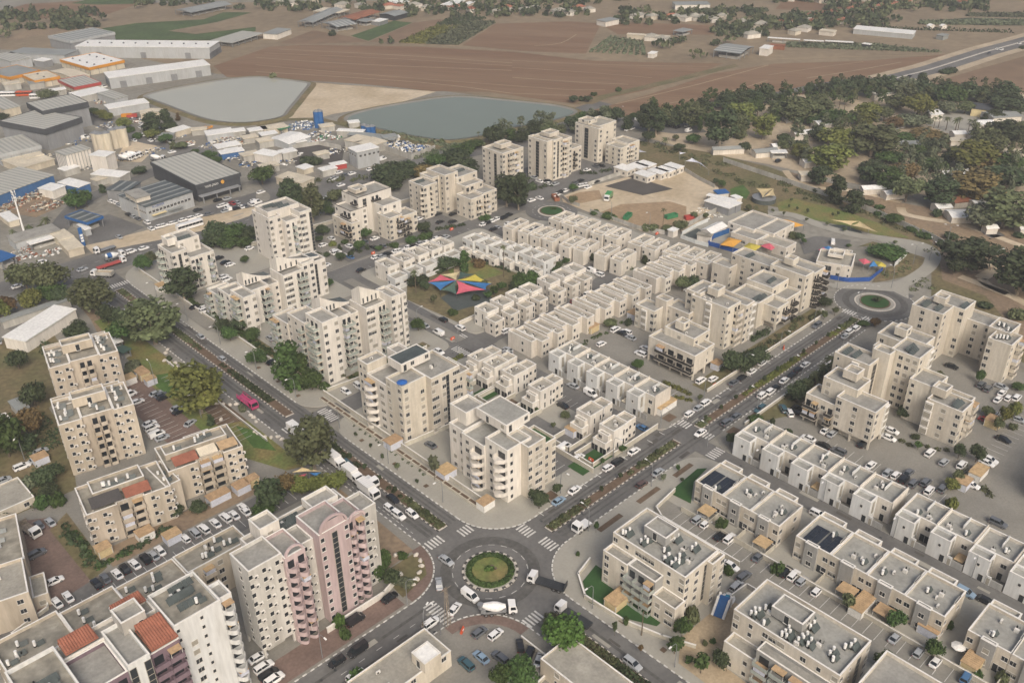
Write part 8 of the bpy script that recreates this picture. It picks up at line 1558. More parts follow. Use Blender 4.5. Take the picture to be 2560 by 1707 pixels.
trees('along the planted avenue','56.9 39.8 5g 0.64 0.60;25.4 8.0 2d 0.76 0.85;54.6 30.6 5o 0.79 0.71;32.7 8.4 5d 1.15 1.11;61.0 31.6 2o 0.41 0.40;51.4 8.2 5g 0.60 0.80;59.7 7.9 5g 1.07 0.92;98.2 33.7 2g 0.57 0.66;57.8 -8.5 5q 0.74 0.79;64.2 -8.7 5g 0.60 0.79;61.5 -12.2 5d 0.44 0.45;97.4 8.0 5o 0.75 0.96;85.0 -11.9 2d 0.45 0.67;119.5 10.5 2d 1.15 1.14;122.6 8.4 2d 0.80 0.72;101.1 -9.9 4g 1.49 1.27;128.1 7.8 2d 1.12 0.91')
trees('beside the balcony block near the far roundabout','110.0 103.8 3d 0.74 0.63;112.8 103.6 3g 1.06 0.91;115.7 100.6 3g 1.12 1.08;132.1 103.3 4g 1.31 2.03;134.1 104.0 2g 0.48 0.69;140.9 105.9 2g 0.42 0.49;152.4 101.6 4d 1.06 1.81;114.8 59.9 2o 0.64 0.45;119.9 56.0 4d 0.92 1.42;165.1 84.4 6d 1.23 0.41;168.6 83.8 2d 0.37 0.49;155.3 58.3 2o 0.87 0.93;158.7 56.2 2d 0.69 0.93')
trees('around the turning circle and sandy plot','169.0 162.1 0d 1.54 1.54;192.1 176.4 4d 1.97 1.76;191.6 148.7 2o 0.56 0.62;203.5 159.6 2g 0.65 0.59;189.8 133.5 4g 1.35 1.26;190.1 125.9 4g 1.83 1.53;191.3 123.0 4g 1.16 1.11;192.1 105.5 4o 1.46 1.50;193.6 103.1 4o 1.79 1.90;196.2 99.7 7o 0.61 1.70;198.0 98.7 4o 1.46 1.36;201.2 93.7 2o 0.92 0.73;217.4 98.3 2o 0.48 0.45;221.0 94.7 2o 0.41 0.41;260.8 117.2 2d 0.38 0.40;257.9 111.6 2g 0.52 0.56;242.3 86.0 2o 0.42 0.46;243.6 82.8 7o 0.65 0.44')
trees('around the playground sails','85.3 135.2 3d 0.82 0.58;81.1 128.8 7o 0.79 1.67;63.9 106.3 2g 0.74 0.64;89.8 134.7 3d 0.76 0.46;85.3 128.6 2d 0.52 0.67;80.7 117.9 5o 1.18 1.22;100.4 137.9 3d 0.84 0.35;103.5 136.2 2d 1.08 0.83;80.8 106.8 4g 1.35 1.44;108.1 137.4 3g 0.79 0.54;107.8 130.5 1g 0.93 0.83;94.4 109.1 4d 0.97 1.47;115.3 130.2 4b 1.78 2.05;103.5 114.2 5o 1.21 1.11;98.2 106.6 5g 1.58 0.96;123.2 129.5 7o 0.66 1.02;101.8 106.8 5g 1.59 1.23;106.4 107.4 5g 1.61 1.11;115.4 115.8 7d 0.72 2.23')
trees('in the courts of the stepped blocks','82.7 196.8 2d 0.59 0.44;88.0 201.3 2d 0.86 0.73;76.8 182.3 3d 0.41 0.30;61.4 159.2 2g 0.65 0.41;84.7 189.9 4y 1.27 1.33;84.4 183.9 6d 0.86 0.31;78.5 174.6 2d 0.62 0.56;89.3 186.9 2g 0.45 0.36;83.2 174.3 2d 0.37 0.43;89.6 177.1 2g 0.70 0.71;98.4 184.3 2g 0.71 0.80;95.5 171.2 2g 0.44 0.36;102.8 170.1 4g 1.25 1.33;110.5 168.7 4g 1.74 1.61;122.0 173.8 2d 0.98 0.59;118.1 167.6 4g 2.07 1.35;122.4 144.1 4d 2.15 1.58;150.1 164.6 4g 1.66 1.39')
trees('behind the stepped blocks along the bypass','102.7 275.7 2g 1.68 1.21;106.1 257.5 3d 1.22 0.95;97.5 240.2 0d 1.61 1.01;94.5 230.0 3d 1.37 1.42;94.0 217.8 0o 1.31 1.48;103.0 221.4 3d 0.91 0.78;102.9 217.8 2g 0.62 0.68;115.5 231.7 2o 1.08 0.78;147.1 234.9 3d 2.12 1.17;143.3 223.8 3d 1.52 1.02;149.8 227.8 3d 1.62 1.10;161.2 231.7 3d 1.65 0.98;167.9 168.9 0d 1.71 1.30')
trees('on the brush beside the white tower','48.2 225.2 3d 1.44 0.86;51.8 228.0 2d 1.54 1.30;52.1 221.2 3g 1.65 0.68;57.4 224.0 2g 1.74 1.09;58.3 218.2 3g 1.44 0.56;49.3 201.0 2g 0.51 0.49;62.3 220.6 2d 1.33 0.87')
trees('below the white towers','11.6 128.0 2g 1.04 0.55;18.6 98.1 4g 1.44 1.32;26.1 99.0 5o 0.87 0.62;29.4 95.7 5o 1.04 0.75;51.1 94.7 4g 1.75 1.82')
trees('in front of the white towers','14.1 155.1 2d 0.94 0.64;12.5 147.8 2g 0.92 0.76;19.2 151.0 2d 1.05 0.77;17.7 141.7 2g 0.86 0.74')
trees('in the industrial park','49.7 482.8 2d 1.23 0.66;86.7 506.9 2o 1.72 0.95;93.3 454.1 2g 1.01 0.67;94.6 446.2 2y 1.09 0.67;94.5 436.8 2y 1.18 0.66;94.4 412.6 2y 1.23 1.01;93.9 407.2 4g 2.55 1.69;92.0 392.0 4g 2.03 1.99;66.7 334.1 3d 1.07 0.57;101.8 396.2 6d 3.43 1.19;98.1 385.7 2y 1.09 0.72;102.7 392.4 1d 1.45 1.09;99.2 370.7 2g 1.07 0.80;110.8 392.8 1d 1.45 1.10;111.6 389.0 3d 1.11 1.01;124.4 406.1 6b 1.29 0.55;100.7 355.8 2o 0.96 0.53;100.5 340.6 2g 0.68 0.52;101.5 327.1 2g 1.17 0.77;101.7 319.5 2g 0.99 0.59')
trees('between the depot and the petrol station','-8.3 298.5 7o 0.80 0.43;-1.3 298.3 7o 1.03 0.44;3.1 297.3 7o 0.91 0.36;5.5 294.9 7o 1.25 0.87;23.6 309.3 3g 1.33 1.25;30.1 316.3 7o 0.84 0.99;28.9 309.7 2g 0.92 1.09;42.2 322.3 6d 1.60 0.47')
trees('at the foot of the reservoir','114.3 285.6 7o 1.33 0.72;137.7 285.2 4d 4.36 2.18;322.3 532.8 4d 1.88 2.69;153.4 236.8 3d 1.81 1.04;161.2 233.4 3d 2.15 0.98;165.0 225.1 3b 1.64 0.97;177.0 231.0 2g 1.54 1.24;206.4 261.1 4o 1.23 1.63;188.5 228.7 3d 2.21 1.07;195.7 231.0 2g 1.74 1.27;184.5 214.2 3d 1.49 1.12;214.0 242.7 2g 1.64 0.61;217.2 242.1 7d 0.51 1.40;223.7 240.8 2d 0.91 1.31;227.9 239.1 3d 1.54 1.42;236.0 236.3 3g 1.18 1.05')
trees('behind the far towers','238.9 230.6 3d 1.45 0.98;253.6 235.0 3d 1.39 1.11;257.7 227.9 3o 1.66 0.91;263.0 225.3 3o 1.48 0.77;273.0 223.6 3d 1.59 1.30;316.0 263.2 2d 0.86 0.63;322.5 261.8 4d 1.18 1.81;286.5 227.4 3g 1.44 0.94;323.6 257.2 2d 0.76 0.59;337.0 264.6 4g 1.44 1.47;294.1 225.7 3d 1.74 0.87;300.1 222.5 2d 1.16 1.38;304.6 218.0 3d 1.46 1.02;355.7 260.0 4g 1.47 1.67;296.0 202.9 1d 1.24 0.76;315.0 213.4 2g 0.81 0.56;301.3 191.8 0d 1.84 1.44;287.6 180.8 2d 1.01 0.88;301.2 186.2 0d 1.54 1.21;315.8 191.4 3o 1.53 1.54;289.8 170.5 7o 1.15 0.68;319.3 187.8 3d 1.54 1.39;299.5 171.3 2o 0.51 0.53;287.5 159.9 2d 0.90 0.60;343.5 196.7 3o 1.30 1.12;324.6 179.5 0o 1.98 1.28;303.2 162.1 2g 1.09 0.79;344.0 186.7 3d 1.69 1.50;305.5 146.6 0d 2.42 1.84;370.6 188.3 3d 1.85 1.46;328.6 149.7 1o 1.84 1.22;380.5 184.8 3d 1.87 1.46;349.8 162.5 0y 2.22 1.14;310.4 133.9 2d 0.99 0.77;386.1 179.1 3d 1.88 1.54;369.1 164.1 2g 1.11 1.48;394.7 176.9 3d 1.69 1.71;336.2 139.2 0y 1.74 1.24')
trees('in the tree line of the camp','434.2 167.9 3d 1.27 1.01;434.2 157.1 3d 2.01 1.33;437.9 153.2 3d 2.14 1.50;442.7 148.4 3d 2.15 1.49;451.9 145.9 3d 2.43 1.50;454.4 139.8 3d 2.17 1.50;459.1 134.9 3d 2.31 1.66;463.8 130.1 3d 2.19 1.58;466.2 120.5 2q 2.36 1.84;470.0 113.1 3d 2.18 1.48;505.6 127.8 1d 1.42 0.67;473.2 106.3 3d 2.19 1.48;544.4 129.9 4d 3.24 1.74;486.8 102.7 3d 2.09 1.33;548.9 127.4 4d 2.93 1.93;488.1 91.0 3d 2.47 1.56;490.8 84.7 3d 2.21 1.39;503.3 75.2 3d 2.64 1.47;486.7 65.4 3d 2.82 1.52;653.9 119.6 4d 1.84 1.25')
trees('among the huts of the camp','375.2 154.7 0o 1.91 0.89;401.7 169.7 3d 1.70 0.98;335.6 126.3 2d 1.08 0.87;326.5 120.0 2o 0.96 0.86;374.4 143.2 0o 2.13 1.29;331.7 114.6 2d 1.45 0.86;320.3 106.4 0y 1.48 0.72;380.5 136.9 0o 2.02 1.19;377.6 131.0 2g 1.36 0.91;409.6 148.2 2o 1.67 1.33;354.2 115.3 3d 1.74 1.12;394.9 137.5 0o 1.94 0.89;317.5 87.9 0y 2.90 1.16;384.0 121.5 2g 2.63 1.44;345.9 100.2 2y 2.83 1.70;418.7 138.8 7d 1.03 1.29;418.9 135.3 7d 1.03 1.19;443.6 147.4 6d 1.57 0.50;399.0 112.0 0y 1.79 0.67;405.7 114.2 2y 2.05 1.55;350.7 82.7 0o 3.59 1.42;328.1 70.3 3d 2.02 0.90;412.7 107.0 2o 1.52 1.28;349.4 71.8 2g 2.02 0.83;400.7 95.6 2b 1.38 1.07;440.2 113.3 3o 2.34 1.29;353.7 67.4 7o 1.19 0.81;383.4 80.1 2g 1.84 0.87;411.5 93.2 2q 2.15 1.08;368.2 67.3 2g 1.48 0.76;434.0 97.4 2y 2.67 1.84;414.7 87.0 2q 1.83 0.99;394.8 73.8 2b 2.90 0.96;364.0 59.4 3d 1.70 0.64;431.3 90.9 6d 1.49 0.60;350.5 49.8 2g 1.80 0.90;380.0 62.8 2d 1.91 0.77;420.7 80.8 7o 0.83 1.05;397.1 68.8 2g 1.86 0.70;422.5 79.1 7o 0.83 1.14;421.5 74.2 7o 1.00 1.22;454.9 88.5 2q 1.71 0.94;368.5 50.0 3d 1.38 0.71;469.1 93.5 2g 2.22 1.80;419.1 68.2 7o 1.15 1.38;385.0 52.7 3d 1.42 0.58;426.2 69.4 7o 0.83 1.22;459.9 80.2 2o 1.37 1.12;424.1 63.0 7o 0.83 1.29;367.4 37.2 0y 3.04 1.20;426.2 60.9 7o 0.83 1.29;423.6 58.0 7o 0.99 1.20;368.8 31.2 2b 2.51 1.46;452.8 65.8 6d 1.89 0.60;399.7 42.7 2o 2.46 1.77;459.3 62.1 3d 1.73 0.94;474.1 62.4 3d 2.90 1.42;427.2 43.4 3d 3.37 1.34;373.9 21.4 2g 2.52 1.45')
trees('in the camp beside the concrete fence','229.9 54.8 4o 1.51 1.60;230.2 52.9 2d 0.69 0.43;285.3 76.6 4d 1.28 1.31;294.9 80.4 0d 1.58 0.86;173.3 8.3 5o 1.14 1.06;182.6 13.2 2d 0.73 0.52;277.9 63.2 1d 1.68 1.19;179.0 7.2 5o 1.16 1.06;251.4 43.1 5d 1.11 0.60;238.0 33.7 2g 0.30 0.21;274.2 51.8 1d 1.65 0.91;178.8 -4.1 2g 0.58 0.32;313.3 63.8 0d 1.61 0.81;288.3 50.7 4d 1.68 1.13;181.8 -7.1 2b 0.52 0.51;199.5 1.2 5d 1.44 0.68;278.9 41.6 4g 1.64 1.39;286.5 45.0 4g 1.46 1.12;310.6 54.0 0g 1.89 0.98;241.1 18.3 3g 2.14 0.60;275.4 32.6 2g 1.15 0.52;326.3 52.8 2b 2.00 1.35;302.5 40.2 2o 1.90 1.75;273.7 22.2 4g 2.20 1.08;270.3 15.7 4g 2.17 1.34;295.9 22.6 4d 1.46 1.93;308.3 26.7 0d 2.23 1.12;267.3 5.8 4d 2.14 1.58;277.0 7.3 4d 2.19 1.60;243.2 -8.5 2d 0.89 1.02;250.5 -10.2 0d 2.71 1.12;326.5 17.8 0b 3.30 1.17;297.9 2.9 2q 2.34 1.46;224.4 -28.6 4d 1.91 1.20;280.6 -6.0 4d 0.99 0.79;273.4 -11.2 4d 1.76 1.04;277.0 -13.3 4d 1.77 1.30;304.2 -3.4 0o 3.12 1.40;353.6 14.5 0d 2.62 0.89;242.5 -33.1 0d 2.62 1.51;223.1 -40.5 4o 2.06 2.12;298.7 -12.9 4d 1.64 1.07')
trees('young, on the long lawn','247.7 76.8 5o 0.69 0.63;247.8 71.2 5o 0.59 0.78;257.5 74.4 5d 0.50 0.63;265.3 78.0 5d 0.56 0.56;257.8 70.3 5d 0.60 0.63;226.7 48.4 5g 1.04 0.89;249.4 60.6 5o 0.73 0.61;257.6 64.9 5d 0.65 0.78;251.5 51.5 5o 0.83 0.61;262.7 55.2 5d 0.55 0.62;265.0 53.8 5d 0.65 0.78;253.6 21.2 5o 0.81 0.59')
trees('in the median of the avenue',';'.join('1.7 %d 5d .6 .8'%y for y in range(26,82,7)))
trees('in the planted avenue median',';'.join('%d .4 5d .55 .75'%x for x in list(range(26,74,8))+list(range(90,180,8))))
trees('in the tan square between the four-storey blocks','19.4 -37.3 4g 0.36 0.56;17.0 -43.8 4g 0.53 1.28;11.3 -51.7 5g 0.86 0.71;18.4 -51.0 4o 0.44 1.00;20.1 -51.8 4g 0.44 0.91')
mass('hedge','clipped yellow-green hedge along the cross street','leaf_yellow',hline([(50.9,81.9),(63.7,82.0)],1.0,1.0,0.9,0.3),1,-60,0.3,'hedge')
mass('hedge','clipped hedge behind the white-fronted terrace','leaf_yellow',hline([(98.7,22.8),(98.5,12.2)],1.0,0.9,1.3,0.3)+hline([(94.1,14.8),(96.9,10.2)],1.0,0.9,1.0,0.3),2,-60,0.3,'hedge')
mass('hedge','row of planters along the avenue pavement','leaf_dark',hline([(12.5,74.1),(12.7,56.1),(13.0,38.6)],2.5,0.5,0.4,0.3),3,-18,0.3,'hedge')
mass('hedge','dark hedge around the playground','leaf_dark',hline([(112.3,108.0),(126.4,107.5),(138.1,107.2)],1.3,1.2,2.0,0.3)+hline([(120.1,138.7),(120.1,122.4),(120.4,116.4)],1.3,0.9,1.4,0.3),4,-60,0.35,'hedge')
mass('shrubbery','bushes along the avenue front of the balcony block','leaf_dark',hline([(117.9,15.0),(127.7,13.1),(141.7,11.4)],1.6,1.5,2.0,0.3)+hline([(142.1,18.2),(151.4,17.6)],1.5,1.4,1.8,0.3),5,-80,0.4,'hedge')
mass('shrubbery','bushes and young palms in front of the beige pillared block','leaf_dark',hline([(119.6,-10.6),(132.4,-10.8),(149.5,-10.6)],1.7,1.6,2.1,0.3),6,-80,0.45,'hedge')
mass('hedge','clipped hedge beside the old beige slab','leaf_green',hline([(-69.3,69.6),(-60.3,69.5)],0.9,0.9,1.0,0.3)+hline([(-67.6,86.4),(-68.6,72.6)],1.1,0.8,0.7,0.3),7,-50,0.3,'hedge')
mass('shrubbery','dense reeds and bushes below the grey-green reservoir','leaf_grey',hline([(196,299),(202,274),(208,254),(223,244)],2.5,2.2,1.6,1.0)+hline([(183,251),(204,253),(220,245)],2.5,2.4,1.8,1.2),8,-60,0.55,'hedge')
mass('shrubbery','dense brush behind the stepped blocks','leaf_dark',hline([(92.4,235.9),(102.5,233.2),(110.7,232.7),(122.2,234.9)],2.5,2.4,2.6,1.2)+hline([(155,252),(173,240),(195,226)],2.8,2.6,2.8,1.4),9,-60,0.6,'hedge')
mass('shrubbery','low scrub along the concrete fence','leaf_olive',hline([(286,100),(279.6,81.4),(279.1,63.9),(277.5,46.6),(272.5,28.6),(271.1,13.2)],2.4,1.7,1.0,1.5)+hline([(281.2,94.4),(275.7,73.3),(274.1,55.6)],3,1.4,0.8,1.8),10,-30,0.45,'hedge')
mass('shrubbery','weedy growth on the slope beside the school','leaf_olive',hline([(241.2,10.8),(228.5,9.2),(219.0,9.0)],2.2,1.8,0.6,1.5)+hline([(220.2,-2.9),(230.6,-5.4)],2,2.0,0.7,1.4)+hline([(260.3,8.2),(253.1,-4.2)],2.2,1.8,0.7,1.8),11,-30,0.4,'hedge')
mass('shrubbery','undergrowth along the camp edge','leaf_olive',hline([(286,185),(284,166),(286,147),(285,126)],2.6,2.2,1.2,2.2)+hline([(275,125),(272.6,107.4),(271.1,94.1)],2.6,2.0,1.2,2),12,-34,0.5,'hedge')
mass('shrubbery','shrubs along the avenue front of the white towers','leaf_green',hline([(18,100),(18,128),(17.5,150),(17.5,190)],1.7,1.2,1.5,0.5)+hline([(28,96.5),(58,96.5)],1.6,1.1,1.3,0.4),13,-60,0.35,'hedge')
mass('shrubbery','shrubs around the old beige slabs','leaf_dark',hline([(-69,70),(-69,92)],1.8,1.3,1.4,0.6)+hline([(-62,70),(-48,70)],2,1.3,1.6,0.6)+hline([(-104,108),(-70,104),(-60,125),(-52,150)],3,1.9,2.4,1.6)+hline([(-40,165),(-34,195)],3,1.9,2.2,1.5),14,-60,0.4,'hedge')
mass('shrubbery','shrubs along the front of the balcony blocks','leaf_olive',hline([(120,12.5),(150,12.5),(178,13)],2.2,1.3,1.5,0.9),15,-60,0.4,'hedge')
mass('hedge','low hedges between the cream houses','leaf_green',hline([(92,58),(140,58)],2.2,0.8,1.0,0.6)+hline([(151,76),(165,76)],2.4,0.8,1,0.5)+hline([(157,82),(157,140)],2.6,0.9,1.1,0.5),16,-40,0.3,'hedge')
mass('hedge','low shrubs along the walls of the white terrace courts','leaf_olive',hline([(96.5,-16),(96.5,-108)],2.4,0.9,1.0,0.5)+hline([(122,-46),(128,-60)],2.2,1,1,0.5)+hline([(144,-30),(154,-36)],2.4,1.1,1.2,0.6)+hline([(116,-75),(124,-62)],2.0,1.2,1.4,0.6),17,-46,0.33,'hedge')
mass('shrubbery','shrubs in the courts of the stepped blocks','leaf_dark',hline([(88,178),(104,172)],2.2,1.3,1.5,0.8)+hline([(122,172),(142,166)],2.2,1.2,1.4,0.7)+hline([(60,186),(78,186)],2.2,1.3,1.5,0.7)+hline([(180,176),(204,174)],2.4,1.4,1.6,0.8)+hline([(224,172),(244,164)],2.4,1.4,1.7,0.8),18,-50,0.4,'hedge')
mass('shrubbery','shrubs behind the industrial yards','leaf_olive',hline([(120,262),(150,240),(180,222)],3,1.8,2.0,1.4)+hline([(60,300),(100,320)],3,1.3,1.5,1.4)+hline([(96,360),(112,400)],3.2,1.5,1.7,1.6),19,-46,0.5,'hedge')
mass('orchard','dark orchard block with straight rows behind the big field','leaf_grey',orch([(356,455),(371,434),(448,474),(437,499)],9,40,2.0,2.0),20,-9,0.9,'orchard')
mass('orchard','yellowing orchard block beside the dark one','leaf_yellow',orch([(344,474),(356,455),(413,480),(403,499)],6,26,1.9,1.7),21,-9,0.9,'orchard')
mass('orchard','orchard of separated rows on bare soil in front of the village','leaf_grey',orch([(421,346),(444,307),(477,337),(473,368)],9,20,1.5,1.4),22,-9,0.9,'orchard')
mass('orchard','olive rows in front of the long farm roofs','leaf_grey',orch([(537,248),(550,255),(589,203),(602,154)],5,60,1.8,1.7),23,-9,0.9,'orchard')
mass('orchard','dark grove beside the yellowing orchard','leaf_dark',orch([(404,501),(420,484),(455,492),(447,522)],6,18,2.2,2.4),24,-9,0.9,'orchard')
mass('orchard','row of fruit trees near the highway','leaf_dark',orch([(646,232),(644,230),(702,145),(706,147)],1,45,1.7,2.2),25,-9,0.9,'orchard')
mass('orchard','far orchard strip on the top field','leaf_grey',orch([(613,381),(606,374),(644,332),(655,340)],3,45,1.6,1.5),26,-9,0.9,'orchard')
mass('orchard','far right orchard strip','leaf_grey',orch([(693,218),(683,213),(737,150),(759,158)],4,60,2,1.8),27,-9,0.9,'orchard')
mass('orchard','upper far right orchard strip','leaf_grey',orch([(751,202),(742,199),(770,162),(789,170)],3,40,2,1.8),28,-9,0.9,'orchard')
_w=woods([([(332,666),(490,497),(522,531),(357,707)],90),([(405,553),(473,480),(501,508),(429,584)],40),([(473,480),(519,432),(555,465),(508,515)],40),([(515,523),(590,442),(611,460),(534,542)],40),([(511,394),(598,303),(649,335),(557,433)],80),([(526,307),(556,276),(598,303),(567,335)],40),([(576,289),(606,257),(660,289),(629,322)],60),([(617,264),(653,226),(749,274),(709,316)],90),([(710,264),(774,196),(829,219),(762,291)],90),([(680,355),(747,283),(777,299),(708,373)],60),([(141,754),(198,693),(234,777),(171,844)],90),([(268,771),(321,715),(340,750),(285,808)],30)])+[(488,471,3,5,5,4),(512,474,4,6,6,5),(503,449,2,4,4,2),(526,452,2,5,5,3),(522,402,2,4,4,3),(531,392,3,7,7,4),(470,317,3,5,5,4),(472,310,3,5,5,3),(491,317,2,5,5,2),(497,315,2,4,4,2),(566,362,3,3,3,4),(462,276,3,8,8,3),(506,290,2,4,4,3),(516,285,4,5,5,4),(550,293,3,6,6,4),(590,292,4,6,6,5),(625,293,3,5,5,4),(625,274,3,6,6,4),(703,307,3,5,5,3),(629,257,3,5,5,4),(635,251,4,5,5,5),(637,243,5,6,6,6),(665,251,6,7,7,7),(680,248,6,7,7,7),(682,233,2,5,5,3),(732,240,3,6,6,4),(343,675,3,5,5,3),(217,451,1,2,2,2),(360,635,3,7,7,4),(369,626,3,6,6,4),(397,589,3,5,5,3),(333,482,1,1,1,2),(337,475,2,2,2,3),(427,536,4,6,6,5),(457,525,4,6,6,5),(472,509,4,7,7,5),(477,497,4,6,6,5),(133,720,3,6,6,4),(164,781,4,7,7,5),(169,769,5,8,8,6),(172,753,5,8,8,6),(181,749,6,8,8,7),(188,722,5,7,7,6),(198,706,4,6,6,5),(217,725,4,3,3,4),(265,758,3,4,4,4),(327,686,2,5,5,3)]
mass('treeline','dark far-off trees filling the gaps between the village houses','leaf_dark',_w[::2],30,-30,1.5,'trees')
mass('treeline','olive far-off trees filling the gaps between the village houses','leaf_olive',_w[1::2],31,-30,1.5,'trees')
_g=grove([([(302,197),(324,174),(355,197),(332,221)],20),([(314,171),(343,140),(410,183),(376,217)],40),([(355,148),(377,126),(433,158),(410,183)],26),([(410,148),(446,111),(493,133),(454,174)],34),([(450,113),(489,73),(529,89),(488,131)],26),([(328,91),(351,67),(423,103),(396,130)],26),([(365,39),(386,18),(452,43),(429,67)],30),([(304,102),(323,82),(382,115),(360,137)],20),([(337,66),(360,43),(396,59),(372,84)],18),([(291.8,43.4),(335.5,-0.9),(385,18),(337,66)],34),([(233,250),(280,202),(297,217),(248,266)],26)],9.5,3); _n=len(_g)//18*6
mass('wood','dark green eucalyptus crowns massed in the wooded camp','leaf_green',_g[:_n],41,-34,0.5,'trees')
mass('wood','olive eucalyptus crowns massed in the wooded camp','leaf_olive',_g[_n:2*_n],42,-34,0.5,'trees')
mass('wood','grey-green eucalyptus crowns massed in the wooded camp','leaf_grey',_g[2*_n:],43,-34,0.5,'trees')
sail('shade_sail','large many-coloured shade sail over the playground',[(((88.1,130.1,2.6),(94.0,129.1,4.2),(94.5,120.3,4.6)),'canvas_pink'),(((94.0,129.1,4.2),(102.9,128.0,2.8),(94.5,120.3,4.6)),'canvas_cream'),(((102.9,128.0,2.8),(103.6,119.7,4.2),(94.5,120.3,4.6)),'canvas_green'),(((103.6,119.7,4.2),(105.1,111.7,2.6),(94.5,120.3,4.6)),'canvas_yellow'),(((105.1,111.7,2.6),(97.8,107.2,4.0),(94.5,120.3,4.6)),'canvas_blue'),(((97.8,107.2,4.0),(89.6,114.8,2.4),(94.5,120.3,4.6)),'canvas_pink'),(((89.6,114.8,2.4),(86.6,120.8,3.0),(94.5,120.3,4.6)),'canvas_green'),(((86.6,120.8,3.0),(88.1,130.1,2.6),(94.5,120.3,4.6)),'canvas_blue')],1,None)
sail('shade_sail','small shade sails in pink, blue and beige beside the avenue',[(((-16.0,63.7,4),(-12.8,63.0,4.5),(-9.6,58.3,4)),'canvas_beige'),(((-15.0,63.2,3),(-12.5,61.4,3),(-15.9,58.6,3)),'canvas_pink'),(((-11.8,61.3,3),(-9.0,58.9,3),(-11.8,57.3,3)),'canvas_blue')],1,None)
sail('shade_sail','long beige shade sail over the dark playground by the lawn',[(((250.4,49.6,4),(257.7,40.1,4),(253.2,41.5,3)),'canvas_beige'),(((253.2,41.5,3),(257.7,40.1,4),(252.0,28.5,4)),'canvas_beige'),(((257.7,40.1,4),(257.1,35.0,3),(252.0,28.5,4)),'canvas_beige')],1,None)
sheet('playground',[(253.3,51.5),(258,46.7),(256.4,38.1),(252.6,33.5),(250.8,38.7),(249.8,46.4)],0.12,'rubber','dark playground under the long beige sail')
sail('shade_sail','white tensile canopies beside the far tower',[(((265.7,170.2,4),(264.8,163.6,4),(264.3,168.3,3)),'tarp_white'),(((277.2,152.2,4),(278.4,148.5,4),(276.3,151.1,3)),'tarp_white'),(((270.1,142.9,3),(272.9,141.0,4.5),(273.0,135.2,3)),'tarp_white'),(((272.9,141.0,4.5),(270.8,133.3,4),(267.9,126.5,3)),'tarp_white')],1,None)
sail('shade_sail','round tan canopy over the fenced pit behind the sandy plot',[(((260.3,94.3,4),(266.0,88.4,4),(252.2,85.5,4)),'canvas_beige'),(((266.0,88.4,4),(258.2,82.4,4),(252.2,85.5,4)),'canvas_beige')],1,None)
silo('fenced_pit','round fenced pit below the tan canopy',257.5,87.8,5.5,2.2,'rubber',None,'enclosure')
sail('sunshade','orange peaked sunshade, left one of the kindergarten yard',[(((196.5,69.9,2.8),(198.5,64.8,2.8),(206.7,66.0,2.8),(205.6,71.9,2.8)),'canvas_orange')],1,'kindergarten sunshades')
sail('sunshade','yellow peaked sunshade in the middle of the kindergarten yard',[(((198.6,61.7,2.8),(198.4,55.8,2.8),(207.7,57.1,2.8),(207.0,62.5,2.8)),'canvas_yellow')],1,'kindergarten sunshades')
sail('sunshade','pink peaked sunshade at the right of the kindergarten yard',[(((207.4,57.4,2.8),(206.8,51.9,2.8),(212.5,52.3,2.8),(212.1,57.3,2.8)),'canvas_pink')],1,'kindergarten sunshades')
sail('sunshade','yellow and pink sunshades behind the kindergarten',[(((236.6,71.4,3),(237.8,62.2,3),(238.9,55.9,3),(233.9,57.7,3)),'canvas_orange'),(((233.4,81.7,3),(237.3,79.7,3),(237.1,76.2,3),(231.7,77.2,3)),'canvas_orange')],1,'kindergarten sunshades')
sail('sunshade','pink, blue and yellow sunshade beside the school',[(((223.3,22.0,3),(225.5,20.8,3),(224.6,17.0,3),(220.6,18.2,3)),'canvas_pink'),(((223.3,16.8,3),(226.6,17.1,3),(223.1,13.5,3),(220.2,15.7,3)),'canvas_blue'),(((226.6,17.1,3),(226.3,11.7,3),(224.3,10.9,3),(223.1,13.5,3)),'canvas_yellow')],1,None)
sail('sunshade','pink and blue sunshade behind the school roof',[(((220.4,38.3,3),(222.6,38.1,3),(222.6,34.6,3),(220.0,35.6,3)),'canvas_pink'),(((223.4,38.3,3),(225.8,37.4,3),(225.6,33.8,3),(222.6,34.6,3)),'canvas_blue')],1,None)
wall_line('concrete_fence','long pale concrete panel fence along the camp',[(290,133),(287,104),(284.6,81.4),(282.7,60.3),(279.2,42.2),(272.2,19.5)],2.4,0.2,'concrete_wall','fence',4)
wall_line('concrete_fence','short pale concrete fence piece at the end of the camp fence',[(272.1,18.0),(269.3,11.0),(265.6,3.6)],2.6,0.2,'concrete_wall','fence',4)
wall_line('concrete_fence','grey panel fence along the street side of the sandy plot',[(194.4,158.7),(191.2,151.1),(191.3,144.2)],1.8,0.2,'concrete_wall','fence',4)
wall_line('concrete_fence','grey panel fence behind the narrow houses',[(189.4,135.8),(189.9,124.4),(189.9,108.6),(194.0,96.8)],2.0,0.2,'concrete_wall','fence',4)
wall_line('concrete_fence','grey panel fence beside the kindergarten lane',[(203.2,94.3),(220.2,95.6),(237.3,95.7)],2.2,0.2,'concrete_wall','fence',4)
wall_line('concrete_fence','grey panel fence behind the sandy plot',[(214.7,159.8),(228,159),(240,158)],2.0,0.2,'concrete_wall','fence',4)
wall_line('concrete_fence','grey panel fence from the cabins to the lawn',[(264,138),(259,126),(255.5,114.1)],2.0,0.2,'concrete_wall','fence',4)
wall_line('blue_fence','blue panel fence of the kindergarten',[(205.1,79.0),(197.9,76.6),(199.0,69.2),(199.9,62.2)],2.0,0.1,'fence_blue','fence',3)
wall_line('blue_fence','blue fence between the rubber pad and the kindergarten',[(205.1,79.0),(216.3,77.7)],2.4,0.1,'metal_blue','fence',3)
